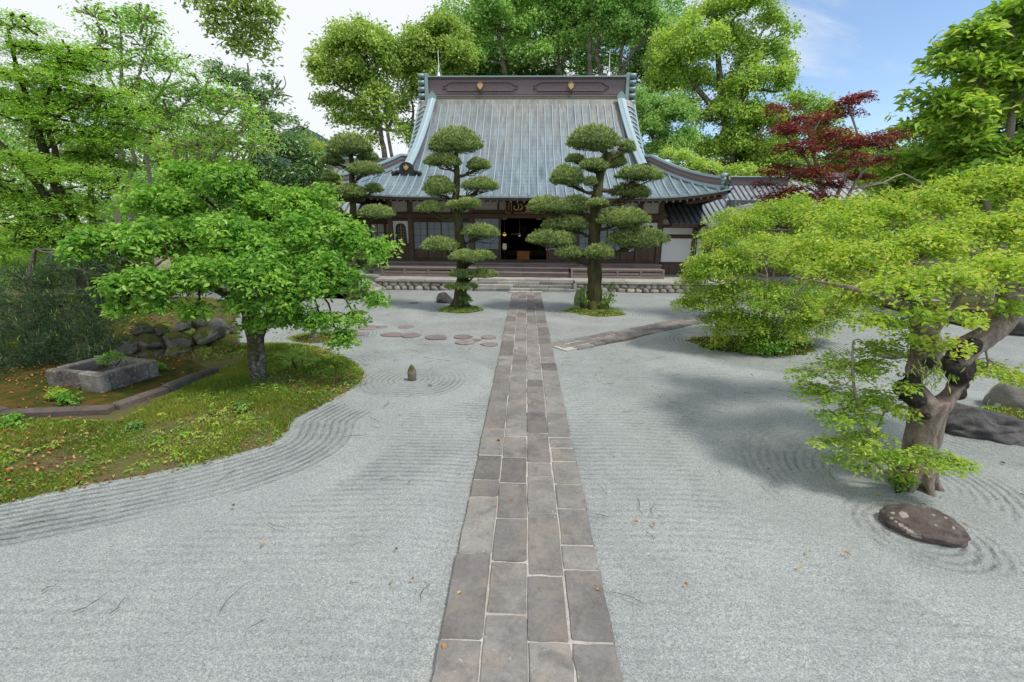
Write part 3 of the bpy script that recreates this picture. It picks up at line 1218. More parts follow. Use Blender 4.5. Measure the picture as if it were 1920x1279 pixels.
def build_hall():
    rr = random.Random(3)
    root = thing('temple_hall', (HX, HY, PZ), 'old wooden temple hall under a sweeping hipped and gabled copper roof', 'temple')
    O = Vector((HX, HY, PZ))
    oy, oz = HY, PZ
    # ---------------- roof: sheets laid in lapped courses
    def slope(side):
        vs, fs = [], []
        ss = []
        s = 0.0
        while s < RIDGE_S - 1e-6:
            e = min(s + 0.31, RIDGE_S)
            if s < VERGE_S < e:
                e = VERGE_S
            ss.append((s, e))
            s = e
        N = 46
        for s0, s1 in ss:
            row = []
            for s, lift in ((s0, 0.007), (s1, 0.0)):
                xl = EX - s if s1 <= VERGE_S + 1e-6 else VERGE_X
                r = []
                for i in range(N + 1):
                    u = -xl + 2 * xl * i / N
                    r.append((u, s, roof_pt(u, s) + lift))
                row.append(r)
            b = len(vs)
            vs += row[0] + row[1] + [(u, s, z - 0.009) for u, s, z in row[0]]
            for i in range(N):
                fs.append((b + i, b + i + 1, b + N + 2 + i, b + N + 1 + i))
                fs.append((b + 2 * N + 2 + i, b + 2 * N + 3 + i, b + i + 1, b + i))
        if side == 'front':
            f = lambda u, s, z: (u, EY0 + s - oy, z - oz)
        else:
            f = lambda u, s, z: (-u, EY1 - s - oy, z - oz)
        return [f(*p) for p in vs], fs
    mb = MB()
    for sd in ('front', 'back'):
        mb.add(*slope(sd))
    # side skirts
    LY = (EY1 - EY0) / 2
    cy = (EY0 + EY1) / 2
    for sx in (-1, 1):
        vs, fs = [], []
        n, k = 30, 10
        for j in range(k + 1):
            s = VERGE_S * j / k
            for i in range(n + 1):
                v = -(LY - s) + 2 * (LY - s) * i / n
                vs.append((sx * (EX - s), cy + v - oy, roof_z(s) + flick(v, LY) * max(0, 1 - s / 3.6) ** 1.2 - oz))
        for j in range(k):
            for i in range(n):
                a = j * (n + 1) + i
                fs.append((a, a + 1, a + n + 2, a + n + 1))
        mb.add(vs, fs)
    roof = mb.build('roof', M['copper'], root)
    # gable walls closing the upper roof, set in from the verge
    for sx in (-1, 1):
        m = MB()
        pts = [(EY0 + s - oy, roof_z(s) - 0.12 - oz) for s in np.linspace(VERGE_S, RIDGE_S, 8)]
        pts += [(EY1 - s - oy, roof_z(s) - 0.12 - oz) for s in np.linspace(RIDGE_S, VERGE_S, 8)]
        m.prism(pts, sx * 5.55 - 0.06, sx * 5.55 + 0.06, 'x')
        m.build('gable_wall', M['wood'], root)
    # standing battens on the front slope
    x = -EX + 0.22
    nb = int(2 * EX / 0.435)
    for i in range(nb + 1):
        u = -EX + 0.18 + i * (2 * EX - 0.36) / nb
        s_end = (EX - abs(u)) - 0.15 if abs(u) > 6.1 else (RIDGE_S - 0.38 if abs(u) < 5.45 else None)
        if s_end is None:
            s_end = EX - abs(u) - 0.2
            s_end = min(s_end, 2.6)
        if s_end < 0.12:
            continue
        seg = max(2, int(s_end / 0.55))
        m = MB()
        vs, fs = [], []
        w, h = 0.028, 0.08
        for k in range(seg + 1):
            s = -0.03 + (s_end + 0.03) * k / seg
            z = roof_pt(u, max(s, 0)) + 0.004
            for dx, dz in ((-w, -0.02), (-w * 0.8, h), (w * 0.8, h), (w, -0.02)):
                vs.append((u + dx, EY0 + s - oy, z + dz - oz))
        for k in range(seg):
            b = k * 4
            fs += [(b, b + 1, b + 5, b + 4), (b + 1, b + 2, b + 6, b + 5), (b + 2, b + 3, b + 7, b + 6)]
        fs.append((0, 1, 2, 3))
        m.add(vs, fs)
        m.build('roof_batten', M['batten'], root)
    # battens on the side skirts
    for sx in (-1, 1):
        for i in range(34):
            v = -LY + 0.3 + i * 0.46
            e = min(VERGE_S - 0.1, LY - abs(v) - 0.15)
            if e < 0.15:
                continue
            m = MB()
            pts = [(sx * (EX - s), cy + v - oy, roof_z(s) + flick(v, LY) * max(0, 1 - s / 3.6) ** 1.2 + 0.03 - oz) for s in np.linspace(0, e, 5)]
            m.tube(pts, 0.04, 4)
            m.build('roof_batten', M['batten'], root)
    # verge: short cross battens outside the descending ridges
    for sx in (-1, 1):
        s = VERGE_S + 0.2
        while s < RIDGE_S - 0.3:
            m = MB()
            pts = [(sx * u, EY0 + s - oy, roof_pt(u, s) + 0.05 - oz) for u in (5.7, 6.0, 6.2, 6.37)]
            m.tube(pts, 0.045, 4)
            m.build('verge_batten', M['batten'], root)
            s += 0.30
        # rolled edge
        m = MB()
        m.tube([(sx * 6.36, EY0 + s - oy, roof_pt(6.36, s) - oz) for s in np.linspace(VERGE_S, RIDGE_S, 14)], 0.07, 6)
        m.build('verge_roll', M['patina'], root)
    # eave fascia: copper lip, two boards below, following the upturn
    def eave_strip(name, mat, inset, ztop, zbot, th):
        for side in ('front', 'left', 'right'):
            m = MB()
            vs, fs = [], []
            L = EX if side == 'front' else LY
            n = 44
            for i in range(n + 1):
                u = -(L - inset) + 2 * (L - inset) * i / n
                z = roof_z(0) + flick(u, L)
                for di, zz in ((0, zbot), (0, ztop), (th, ztop), (th, zbot)):
                    if side == 'front':
                        vs.append((u, EY0 + inset + di - oy, z + zz - oz))
                    else:
                        sx = -1 if side == 'left' else 1
                        vs.append((sx * (EX - inset - di), cy + u - oy, z + zz - oz))
            for i in range(n):
                b = i * 4
                for k in range(4):
                    fs.append((b + k, b + (k + 1) % 4, b + 4 + (k + 1) % 4, b + 4 + k))
            fs += [(0, 1, 2, 3), tuple(n * 4 + k for k in (3, 2, 1, 0))]
            m.add(vs, fs)
            m.build(name, mat, root)
    eave_strip('eave_lip', M['patina'], -0.02, 0.01, -0.055, 0.10)
    eave_strip('eave_board', M['wood_h'], 0.05, -0.057, -0.17, 0.12)
    # soffit boards
    for (ya, yb, tag_) in ((EY0 + 0.15, HY + 0.1, 0),):
        m = MB()
        vs, fs = [], []
        n = 30
        for i in range(n + 1):
            u = -(EX - 0.2) + 2 * (EX - 0.2) * i / n
            z = roof_z(0) + flick(u, EX) - 0.10
            vs += [(u, ya - oy, z - oz), (u, yb - oy, roof_z(0) + 0.12 - oz + flick(u, EX) * 0.4)]
        for i in range(n):
            fs.append((2 * i, 2 * i + 1, 2 * i + 3, 2 * i + 2))
        m.add(vs, fs)
        m.build('soffit', M['wood'], root)
    for sx in (-1, 1):
        m = MB()
        m.add([(sx * (EX - 0.15), EY0 + 0.15 - oy, roof_z(0) + 0.3 - oz), (sx * (EX - 0.15), EY1 - 0.15 - oy, roof_z(0) + 0.3 - oz), (sx * 6.8, EY1 - 2.0 - oy, roof_z(0) + 0.12 - oz), (sx * 6.8, HY - oy, roof_z(0) + 0.12 - oz)], [(0, 1, 2, 3)])
        m.build('soffit', M['wood'], root)
    # rafters, white-tipped
    nr = 58
    for i in range(nr + 1):
        u = -(EX - 0.35) + 2 * (EX - 0.35) * i / nr
        zf = roof_z(0) + flick(u, EX) - 0.19
        zb = roof_z(0) + 0.05 + flick(u, EX) * 0.4
        w = 0.045
        m = MB()
        y0, y1 = EY0 + 0.22 - oy, (HY + 0.05 if abs(u) < 7 else EY0 + 0.22 + (EX - abs(u)) + 0.25) - oy
        y1 = min(y1, HY + 0.05 - oy)
        fz = lambda y: zf + (zb - zf) * (y - y0) / (HY + 0.05 - oy - y0)
        m.add([(u - w, y0, zf - 0.07 - oz), (u + w, y0, zf - 0.07 - oz), (u + w, y0, zf + 0.035 - oz), (u - w, y0, zf + 0.035 - oz),
               (u - w, y1, fz(y1) - 0.07 - oz), (u + w, y1, fz(y1) - 0.07 - oz), (u + w, y1, fz(y1) + 0.035 - oz), (u - w, y1, fz(y1) + 0.035 - oz)],
              [(0, 3, 2, 1), (4, 5, 6, 7), (0, 1, 5, 4), (1, 2, 6, 5), (2, 3, 7, 6), (3, 0, 4, 7)])
        o = m.build('rafter', M['wood'], root)
        m = MB()
        m.box(u - w + 0.006, u + w - 0.006, y0 - 0.012, y0 - 0.001, zf - 0.064 - oz, zf + 0.029 - oz)
        m.build('rafter_cap', M['patina'], o)
    # ---------------- main ridge
    RY = (EY0 + EY1) / 2
    zr = roof_z(RIDGE_S) - 0.02
    ridge = MB()
    ridge.mi = 0
    ridge.box(-5.78, 5.78, RY - 0.36 - oy, RY + 0.36 - oy, zr - 0.28 - oz, zr + 1.12 - oz)
    rg = ridge.build('ridge', M['ridge_brown'], root)
    for k, (ins, z0, z1) in enumerate(((-0.20, -0.30, 0.0), (-0.10, 0.06, 0.12), (-0.07, 0.18, 0.235), (-0.02, 0.27, 0.315))):
        m = MB()
        m.bbox(-5.76, 5.76, RY - 0.5 + ins + 0.16 - oy, RY + 0.5 - ins - 0.16 - oy, zr + z0 - oz, zr + z1 - oz, 0.012)
        m.build('ridge_moulding', M['ridge_olive'], rg)
    m = MB()
    m.bbox(-5.80, 5.80, RY - 0.44 - oy, RY + 0.44 - oy, zr + 1.125 - oz, zr + 1.19 - oz, 0.015)
    m.build('ridge_board', M['ridge_brown'], rg)
    m = MB()
    cap = [(-0.52, 0), (-0.52, 0.06), (-0.30, 0.13), (0, 0.16), (0.30, 0.13), (0.52, 0.06), (0.52, 0)]
    m.prism([(RY + a - oy, zr + 1.195 + b - oz) for a, b in cap], -5.86, 5.86, 'x')
    m.build('ridge_cap', M['patina'], rg)
    # carved panels with fish-scale work, and a gilt crest on each
    yf = RY - 0.36 - oy
    for cx in (-2.73, 2.62):
        z0, z1 = zr + 0.46 - oz, zr + 0.92 - oz
        m = MB()
        h = 2.02
        ol = [(-h - 0.18, z0 + 0.10), (-h, z0 + 0.14), (-h + 0.05, z0), (h - 0.05, z0), (h, z0 + 0.14), (h + 0.18, z0 + 0.10), (h + 0.16, z0 + 0.28), (h - 0.02, z0 + 0.30), (h - 0.12, z1 - 0.06), (h - 0.34, z1), (-h + 0.34, z1), (-h + 0.12, z1 - 0.06), (-h + 0.02, z0 + 0.30), (-h - 0.16, z0 + 0.28)]
        pts = [(cx + a, yf - 0.03, b) for a, b in ol]
        m.tube(pts + [pts[0]], 0.017, 4)
        m.build('panel_rim', M['onigawara'], rg)
        m = MB()
        for r in range(4):
            for c in range(30):
                x = cx - 1.9 + c * 0.128 + (0.064 if r % 2 else 0)
                if abs(x - cx) > 1.92:
                    continue
                zc = z0 + 0.115 + r * 0.105
                vs = [(x, yf - 0.010, zc)] + [(x + 0.066 * math.cos(a), yf - 0.028 + 0.004 * r, zc + 0.10 * math.sin(a)) for a in np.linspace(PI, 2 * PI, 6)]
                m.add(vs, [(0, i, i + 1) for i in range(1, 6)])
        o = m.build('scale_work', M['ridge_brown'], rg)
        o['kind'] = 'stuff'
        # crest: five-pointed crown of leaves on a shield
        m = MB()
        cz = z0 + 0.27
        sh = [(-0.20, 0.02), (-0.215, 0.24), (-0.125, 0.08), (-0.115, 0.33), (-0.045, 0.12), (0, 0.38), (0.045, 0.12), (0.115, 0.33), (0.125, 0.08), (0.215, 0.24), (0.20, 0.02), (0.16, -0.06), (0.0, -0.24), (-0.16, -0.06)]
        m.prism([(cx + a * 0.78, cz + b * 0.78 - 0.02) for a, b in sh], yf - 0.13, yf - 0.045, 'y')
        m.build('crest', M['gold'], rg)
        m = MB()
        m.prism([(cx - 0.13, cz - 0.40), (cx, cz - 0.26), (cx + 0.13, cz - 0.40), (cx + 0.05, cz - 0.36), (cx, cz - 0.42), (cx - 0.05, cz - 0.36)], yf - 0.16, yf - 0.10, 'y')
        m.build('crest_foot', M['onigawara'], rg)
    # ridge ends: upright plate carrying a stack of rolls
    for sx in (-1, 1):
        m = MB()
        m.bbox(*sorted((sx * 5.80, sx * 6.02)), RY - 0.52 - oy, RY + 0.52 - oy, zr - 0.55 - oz, zr + 1.42 - oz, 0.03)
        e = m.build('ridge_end', M['patina'], rg)
        for k in range(6):
            m = MB()
            m.smooth = True
            zc = zr + 1.26 - k * 0.345 - oz
            pil = [((0.62 - 0.03 * k) * math.copysign(abs(math.cos(a)) ** 0.5, math.cos(a)), 0.172 * math.sin(a)) for a in np.linspace(0, 2 * PI, 21)[:-1]]
            m.prism([(RY - oy + p, zc + q) for p, q in pil], *sorted((sx * 6.024, sx * (6.36 + 0.014 * k))), 'x')
            m.build('ridge_roll', M['patina'], e)
    # ---------------- descending ridges on the front slope
    for sx in (-1, 1):
        path = []
        for s in np.linspace(RIDGE_S - 0.30, 2.15, 14):
            u = 5.50 + (RIDGE_S - 0.30 - s) / 5.0 * 0.46
            path.append((sx * u, EY0 + s - oy, roof_z(s) - oz))
        def band(name, mat, hw, z0, z1):
            m = MB()
            vs, fs = [], []
            for p in path:
                for dx, z in ((-hw, z0), (-hw, z1), (hw, z1), (hw, z0)):
                    vs.append((p[0] + dx, p[1], p[2] + z))
            for i in range(len(path) - 1):
                for k in range(4):
                    fs.append((i * 4 + k, i * 4 + (k + 1) % 4, i * 4 + 4 + (k + 1) % 4, i * 4 + 4 + k))
            fs += [(0, 1, 2, 3), tuple((len(path) - 1) * 4 + k for k in (3, 2, 1, 0))]
            m.add(vs, fs)
            return m.build(name, mat, root)
        d = band('descending_ridge', M['ridge_brown'], 0.155, -0.05, 0.34)
        m = MB()
        vs, fs = [], []
        for p in path:
            for dx, z in ((-0.235, 0.343), (-0.22, 0.40), (-0.06, 0.43), (0, 0.47), (0.06, 0.43), (0.22, 0.40), (0.235, 0.343)):
                vs.append((p[0] + dx, p[1], p[2] + z))
        for i in range(len(path) - 1):
            for k in range(7):
                fs.append((i * 7 + k, i * 7 + (k + 1) % 7, i * 7 + 7 + (k + 1) % 7, i * 7 + 7 + k))
        fs += [tuple(range(7)), tuple((len(path) - 1) * 7 + k for k in reversed(range(7)))]
        m.add(vs, fs)
        c = m.build('ridge_cap', M['batten'], root)
        c.parent = d
        # pointed head of the descending ridge against the main ridge
        p = path[0]
        m = MB()
        m.prism([(p[0] - 0.235, p[2] + 0.30), (p[0] - 0.235, p[2] + 0.44), (p[0], p[2] + 0.70), (p[0] + 0.235, p[2] + 0.44), (p[0] + 0.235, p[2] + 0.30)], p[1] - 0.12, p[1] + 0.04, 'y')
        c = m.build('ridge_head', M['patina'], d)
        # end ornament: crested dome between scrolls
        p = path[-1]
        m = MB()
        dome = [(-0.42, 0), (-0.50, 0.10), (-0.44, 0.22), (-0.32, 0.22), (-0.28, 0.30), (-0.27, 0.48), (-0.16, 0.62), (0, 0.67), (0.16, 0.62), (0.27, 0.48), (0.28, 0.30), (0.32, 0.22), (0.44, 0.22), (0.50, 0.10), (0.42, 0)]
        m.prism([(p[0] + a * 1.25, p[2] - 0.10 + b) for a, b in dome], p[1] - 0.16, p[1] + 0.02, 'y')
        o = m.build('ridge_ornament', M['onigawara'], d)
        m = MB()
        m.smooth = True
        for a, b, r in ((-0.52, 0.03, 0.11), (0.52, 0.03, 0.11), (-0.36, 0.10, 0.085), (0.36, 0.10, 0.085)):
            m.tube([(p[0] + a * 1.25, p[1] - 0.22, p[2] + b), (p[0] + a * 1.25, p[1] + 0.05, p[2] + b)], r, 10)
        m.build('scrolls', M['onigawara'], o)
        m = MB()
        sh = [(-0.12, 0.02), (-0.11, 0.14), (-0.06, 0.09), (0, 0.20), (0.06, 0.09), (0.11, 0.14), (0.12, 0.02), (0, -0.10)]
        m.prism([(p[0] + a, p[2] + 0.26 + b) for a, b in sh], p[1] - 0.20, p[1] - 0.165, 'y')
        m.build('crest', M['gold'], o)
        # ---------------- hip ridge down to the corner
        hp = []
        for s in np.linspace(VERGE_S + 0.05, 0.30, 12):
            u = EX - s
            hp.append(Vector((sx * u, EY0 + s - oy, roof_pt(u, s) - oz)))
        nrm = Vector((1, sx * 1.0, 0)).normalized()      # across the ridge
        def hipband(name, mat, hw, z0, z1, par):
            m = MB()
            vs, fs = [], []
            for q in hp:
                for dd, z in ((-hw, z0), (-hw, z1), (hw, z1), (hw, z0)):
                    vs.append(q + nrm * dd * (1 if sx > 0 else 1) + Vector((0, 0, z)))
            for i in range(len(hp) - 1):
                for k in range(4):
                    fs.append((i * 4 + k, i * 4 + (k + 1) % 4, i * 4 + 4 + (k + 1) % 4, i * 4 + 4 + k))
            fs += [(0, 1, 2, 3), tuple((len(hp) - 1) * 4 + k for k in (3, 2, 1, 0))]
            m.add(vs, fs)
            return m.build(name, mat, par)
        hr = hipband('hip_ridge', M['ridge_brown'], 0.15, 0.10, 0.40, root)
        hipband('hip_moulding', M['batten'], 0.20, -0.05, 0.09, hr)
        hipband('hip_moulding', M['ridge_olive'], 0.175, 0.22, 0.26, hr)
        hipband('hip_cap', M['batten'], 0.20, 0.403, 0.50, hr)
        q = hp[-1]
        dirv = (hp[-1] - hp[-2])
        dirv.z = 0
        dirv.normalize()
        m = MB()
        m.smooth = True
        for k, (a, z, r) in enumerate(((0.02, 0.52, 0.13), (0.05, 0.36, 0.12), (0.08, 0.20, 0.11), (0.06, 0.05, 0.10))):
            cc = q + dirv * a + Vector((0, 0, z))
            m.tube([cc - nrm * 0.24, cc + nrm * 0.24], r, 10)
        oe = m.build('hip_end_rolls', M['patina'], hr)
        m = MB()
        for a in (-0.2, 0.2):
            cc = q + dirv * 0.16 + nrm * a + Vector((0, 0, 0.20))
            m.tube([cc, cc + dirv * 0.05], 0.14, 8)
        cc = q + dirv * 0.16 + Vector((0, 0, 0.42))
        m.tube([cc, cc + dirv * 0.05], 0.17, 10)
        m.build('hip_end_face', M['onigawara'], hr)
        m = MB()
        cc = q + dirv * 0.215 + Vector((0, 0, 0.42))
        m.tube([cc, cc + dirv * 0.02], 0.09, 6)
        m.build('crest', M['gold'], hr)
        # corner rafter end with its copper sleeve
        m = MB()
        c0 = Vector((sx * 8.0, EY0 + 1.5 - oy, roof_z(0) - 0.12 - oz))
        c1 = Vector((sx * 9.32, EY0 + 0.18 - oy, roof_z(0) + 0.42 - 0.30 - oz))
        m.tube([c0, c1], 0.13, 4)
        cr = m.build('corner_rafter', M['wood'], root)
        m = MB()
        m.tube([c1 - (c1 - c0).normalized() * 0.15, c1 + (c1 - c0).normalized() * 0.03], 0.145, 4)
        m.build('rafter_sleeve', M['patina'], cr)

    # ---------------- front wall (local: y = 0 at the wall face)
    def part(name, mat, x0, x1, y0, y1, z0, z1, par=root, b=0.0):
        m = MB()
        if b:
            m.bbox(x0, x1, y0, y1, z0 - oz, z1 - oz, b)
        else:
            m.box(x0, x1, y0, y1, z0 - oz, z1 - oz)
        return m.build(name, mat, par)
    for x in (-7.05, -5.98, -2.75, 2.75, 5.98, 7.05):
        part('post', M['wood_v'], x - 0.12, x + 0.12, -0.10, 0.14, PZ, 4.34, root, 0.012)
    # head beams: running in lengths between the posts so nothing overlaps
    xs = [-7.05, -5.98, -2.75, 2.75, 5.98, 7.05]
    for i in range(5):
        a, b = xs[i] + 0.122, xs[i + 1] - 0.122
        big = i == 2
        part('head_beam', M['wood_h'], a, b, -0.07, 0.10, 3.47 if big else 3.28, 3.74 if big else 3.60, root, 0.01)
        part('lintel', M['wood_h'], a, b, -0.085, 0.08, 3.36 if big else 3.16, 3.455 if big else 3.265, root, 0.01)
        part('upper_plaster', M['plaster_grey'], a, b, 0.01, 0.07, 3.745 if big else 3.605, 4.16)
        part('wall_plate', M['wood_h'], a, b, -0.05, 0.12, 4.165, 4.34)
        part('sill', M['wood_h'], a, b, -0.09, 0.10, WZ + 0.003, WZ + 0.10, root, 0.01)
    for x in (-4.9, -3.8, 3.8, 4.9, -1.35, 1.35):
        part('strut', M['wood_v'], x - 0.05, x + 0.05, -0.02, 0.008, 3.605 if abs(x) > 2 else 3.745, 4.16)
    part('tie_beam', M['wood_h'], -7.35, 7.35, -0.16, -0.105, 3.34, 3.54, root, 0.008)

    def glazed_leaf(x0, x1, y, z0, zb, z1, cols, rows, name='sliding_door'):
        """frame, wooden kick board, glass panes with glazing bars; own object each"""
        m = MB()
        fw = 0.035
        m.box(x0, x0 + fw, y, y + 0.035, z0 - oz, z1 - oz)
        m.box(x1 - fw, x1, y, y + 0.035, z0 - oz, z1 - oz)
        m.box(x0 + fw, x1 - fw, y + 0.001, y + 0.034, z1 - 0.05 - oz, z1 - oz)
        m.box(x0 + fw, x1 - fw, y + 0.001, y + 0.034, zb - 0.045 - oz, zb - oz)
        m.box(x0 + fw, x1 - fw, y + 0.001, y + 0.034, z0 - oz, z0 + 0.05 - oz)
        w, h = (x1 - x0 - 2 * fw) / cols, (z1 - 0.05 - zb) / rows
        for c in range(1, cols):
            xx = x0 + fw + c * w
            m.box(xx - 0.009, xx + 0.009, y + 0.004, y + 0.030, zb - oz, z1 - 0.05 - oz)
        for r in range(1, rows):
            zz = zb + r * h
            m.box(x0 + fw, x1 - fw, y + 0.007, y + 0.027, zz - 0.009 - oz, zz + 0.009 - oz)
        d = m.build(name, M['wood'], root)
        for c in range(cols):
            for r in range(rows):
                m = MB()
                tl = rr.gauss(0, 0.0015)
                xa, xb = x0 + fw + c * w + 0.003, x0 + fw + (c + 1) * w - 0.003
                za, zc = zb + r * h + 0.003 - oz, zb + (r + 1) * h - 0.003 - oz
                m.add([(xa, y + 0.017 + tl, za), (xb, y + 0.017 - tl, za), (xb, y + 0.017 - tl, zc), (xa, y + 0.017 + tl, zc)], [(0, 1, 2, 3)])
                m.build('pane', M['pane'], d)
        nk = max(2, int((x1 - x0) / 0.22))
        kw = (x1 - x0 - 2 * fw) / nk
        for c in range(nk):
            m = MB()
            m.box(x0 + fw + c * kw + 0.002, x0 + fw + (c + 1) * kw - 0.002, y + 0.012, y + 0.026 + rr.uniform(-0.003, 0.003), z0 + 0.051 - oz, zb - 0.046 - oz)
            m.build('board', M['wood_v'], d)
    zs = WZ + 0.103
    for sx in (-1, 1):
        a, b = 2.875, 5.855
        w = (b - a) / 4
        for k in range(4):
            x0, x1 = a + k * w, a + (k + 1) * w
            yy = 0.0 if k % 2 else 0.042
            xx = sorted((sx * x0, sx * x1))
            glazed_leaf(xx[0] + 0.001, xx[1] - 0.001, yy, zs, 1.72, 3.155, 2, 4)
        xx = sorted((sx * 1.30, sx * 2.625))
        glazed_leaf(xx[0], xx[1], 0.02, zs, 1.74, 3.355, 3, 5)
        xx = sorted((sx * 1.22, sx * 1.297))
        part('jamb', M['wood_v'], xx[0], xx[1], -0.05, 0.10, WZ + 0.105, 3.355)
    # bell-shaped windows in the end bays
    for sx in (-1, 1):
        cx = sx * 6.515
        hw = 0.405
        # boarded dado
        part('dado_rail', M['wood_h'], cx - hw, cx + hw, -0.03, 0.05, 1.93, 2.0)
        for k in range(5):
            ww = 2 * hw / 5
            part('dado_board', M['wood_v'], cx - hw + k * ww + 0.002, cx - hw + (k + 1) * ww - 0.002, 0.0 + rr.uniform(-0.003, 0.003), 0.03, WZ + 0.105, 1.928)
        # plaster field with the cusped opening cut out
        def bell(sc, n=9):
            L = [(-0.295 * sc, 2.0)]
            L += [(-0.27 * sc, 2.5), (-0.25 * sc, 2.74)]
            for i in range(n):
                a = PI - PI * (i + 0.5) / n
                L.append((0.245 * sc * math.cos(a), 2.78 + 0.23 * sc * math.sin(a) ** 0.8))
            L += [(0.25 * sc, 2.74), (0.27 * sc, 2.5), (0.295 * sc, 2.0)]
            return L
        inner = bell(1.0)
        outer = []
        n = len(inner)
        tl, tr = hw, hw
        for i, (x, z) in enumerate(inner):
            if i < 3:
                outer.append((-0.37 - 0.035 * (z - 2.0), z))
            elif i >= n - 3:
                outer.append((0.37 + 0.035 * (z - 2.0), z))
            else:
                f = (i - 2) / (n - 5)
                outer.append((-hw + 2 * hw * (i - 3) / (n - 7), 3.155))
        m = MB()
        vs, fs = [], []
        for y in (0.0, 0.05):
            vs += [(cx + x, y, z - oz) for x, z in inner] + [(cx + x, y, z - oz) for x, z in outer]
        for i in range(n - 1):
            fs.append((i, i + 1, n + i + 1, n + i))
            fs.append((2 * n + i, 3 * n + i, 3 * n + i + 1, 2 * n + i + 1))
            fs.append((i, 2 * n + i, 2 * n + i + 1, i + 1))
        m.add(vs, fs)
        wnd = m.build('bell_window', M['plaster'], root)
        m = MB()
        fr = bell(0.97)
        m.tube([(cx + x, -0.01, z - oz) for x, z in fr], 0.034, 4)
        m.build('window_frame', M['wood'], wnd)
        m = MB()
        m.prism([(cx + x, z - oz) for x, z in bell(0.93)], 0.046, 0.054, 'y')
        m.build('pane', M['pane_dark'], wnd)
        m = MB()
        m.box(cx - 0.018, cx + 0.018, 0.015, 0.035, 2.0 - oz, 2.97 - oz)
        for k in range(1, 6):
            zz = 2.0 + k * 0.155
            m.box(cx - 0.235, cx + 0.235, 0.020, 0.032, zz - 0.007 - oz, zz + 0.007 - oz)
        for x in (-0.13, 0.13):
            m.box(cx + x - 0.007, cx + x + 0.007, 0.022, 0.030, 2.0 - oz, 2.9 - oz)
        m.build('window_lattice', M['lattice'], wnd)
    # dim interior: floor, back wall, ceiling and side walls of the hall
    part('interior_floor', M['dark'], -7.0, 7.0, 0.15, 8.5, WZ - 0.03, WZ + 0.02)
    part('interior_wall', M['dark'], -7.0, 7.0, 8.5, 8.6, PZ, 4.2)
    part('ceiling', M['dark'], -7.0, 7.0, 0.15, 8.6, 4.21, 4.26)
    for sx in (-1, 1):
        part('side_wall', M['wood'], *sorted((sx * 6.95, sx * 7.1)), 0.142, 11.5, PZ, 4.34)
        for k in range(5):
            part('side_post', M['wood_v'], *sorted((sx * 7.102, sx * 7.16)), 1.9 + k * 2.0, 2.1 + k * 2.0, PZ, 4.34)
    # dais and hanging boards one half sees inside
    part('dais', M['wood'], -3.0, 3.0, 4.5, 8.4, WZ + 0.021, WZ + 0.35)
    part('hanging_board', M['ridge_olive'], -0.78, -0.30, 3.5, 3.53, 2.42, 2.52)
    part('hanging_board', M['ridge_olive'], 0.20, 0.58, 3.5, 3.53, 2.42, 2.52)
    for x in (-1.05, 0.78):
        part('beam_end', M['lattice'], x - 0.12, x + 0.12, 0.16, 0.3, 3.27, 3.35)
    # ---------------- verandah and wooden steps
    def planks(x0, x1, y0, y1, z, n, par, name='plank', th=0.05):
        w = (y1 - y0) / n
        cuts = [x0]
        while cuts[-1] < x1 - 0.01:
            cuts.append(min(x1, cuts[-1] + rr.uniform(3.2, 4.4)))
            if x1 - cuts[-1] < 1.0:
                cuts[-1] = x1
        for j in range(n):
            for i in range(len(cuts) - 1):
                m = MB()
                m.bbox(cuts[i] + 0.003, cuts[i + 1] - 0.003, y0 + j * w + 0.003, y0 + (j + 1) * w - 0.003, z - th - oz, z + rr.uniform(-0.003, 0.003) - oz, 0.006)
                m.build(name, M['deck'], par)
    ver = thing('x', (0, 0, 0), None, None)
    ver.name = 'verandah'
    ver.parent = root
    planks(-7.1, 7.0, -1.23, -0.105, WZ, 5, ver, 'plank', 0.055)
    # riser boards below the verandah edge
    cuts = [-7.05, -4.6, -2.3, 0.1, 2.3, 4.7, 6.95]
    for i in range(len(cuts) - 1):
        m = MB()
        m.bbox(cuts[i] + 0.003, cuts[i + 1] - 0.003, -1.185, -1.14, 0.94 - oz, WZ - 0.058 - oz, 0.005)
        m.build('riser', M['deck'], ver)
    m = MB()
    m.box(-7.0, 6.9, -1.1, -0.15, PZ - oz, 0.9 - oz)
    m.build('underfloor', M['dark'], ver)
    planks(-7.02, -2.32, -2.20, -1.19, 0.945, 3, ver, 'step_plank', 0.05)
    planks(2.32, 6.85, -2.20, -1.19, 0.945, 3, ver, 'step_plank', 0.05)
    planks(-2.30, 2.30, -1.75, -1.19, 0.945, 2, ver, 'step_plank', 0.05)
    planks(-2.30, 2.30, -2.12, -1.72, 0.745, 2, ver, 'step_plank', 0.05)
    for z0, z1, y in ((PZ + 0.02, 0.69, -2.07), (0.75, 0.89, -1.70)):
        for i in range(2):
            m = MB()
            m.bbox(-2.29 + i * 2.3, -0.01 + i * 2.3, y, y + 0.04, z0 - oz, z1 - oz, 0.005)
            m.build('riser', M['deck'], ver)
    for x0, x1 in ((-7.02, -2.32), (2.32, 6.85)):
        n = 4
        w = (x1 - x0) / n
        for i in range(n + 1):
            m = MB()
            x = x0 + i * w
            x = min(max(x, x0 + 0.055), x1 - 0.055)
            m.bbox(x - 0.055, x + 0.055, -2.19, -2.10, PZ + 0.13 - oz, 0.892 - oz, 0.006)
            m.build('step_post', M['deck'], ver)
        for i in range(n):
            a, b = x0 + i * w + 0.058, x0 + (i + 1) * w - 0.058
            if i == 0:
                a = x0 + 0.112
            if i == n - 1:
                b = x1 - 0.112
            for z0, z1 in ((0.82, 0.892), (0.665, 0.775)):
                m = MB()
                m.bbox(a, b, -2.17, -2.12, z0 - oz, z1 - oz, 0.005)
                m.build('step_slat', M['deck'], ver)
        m = MB()
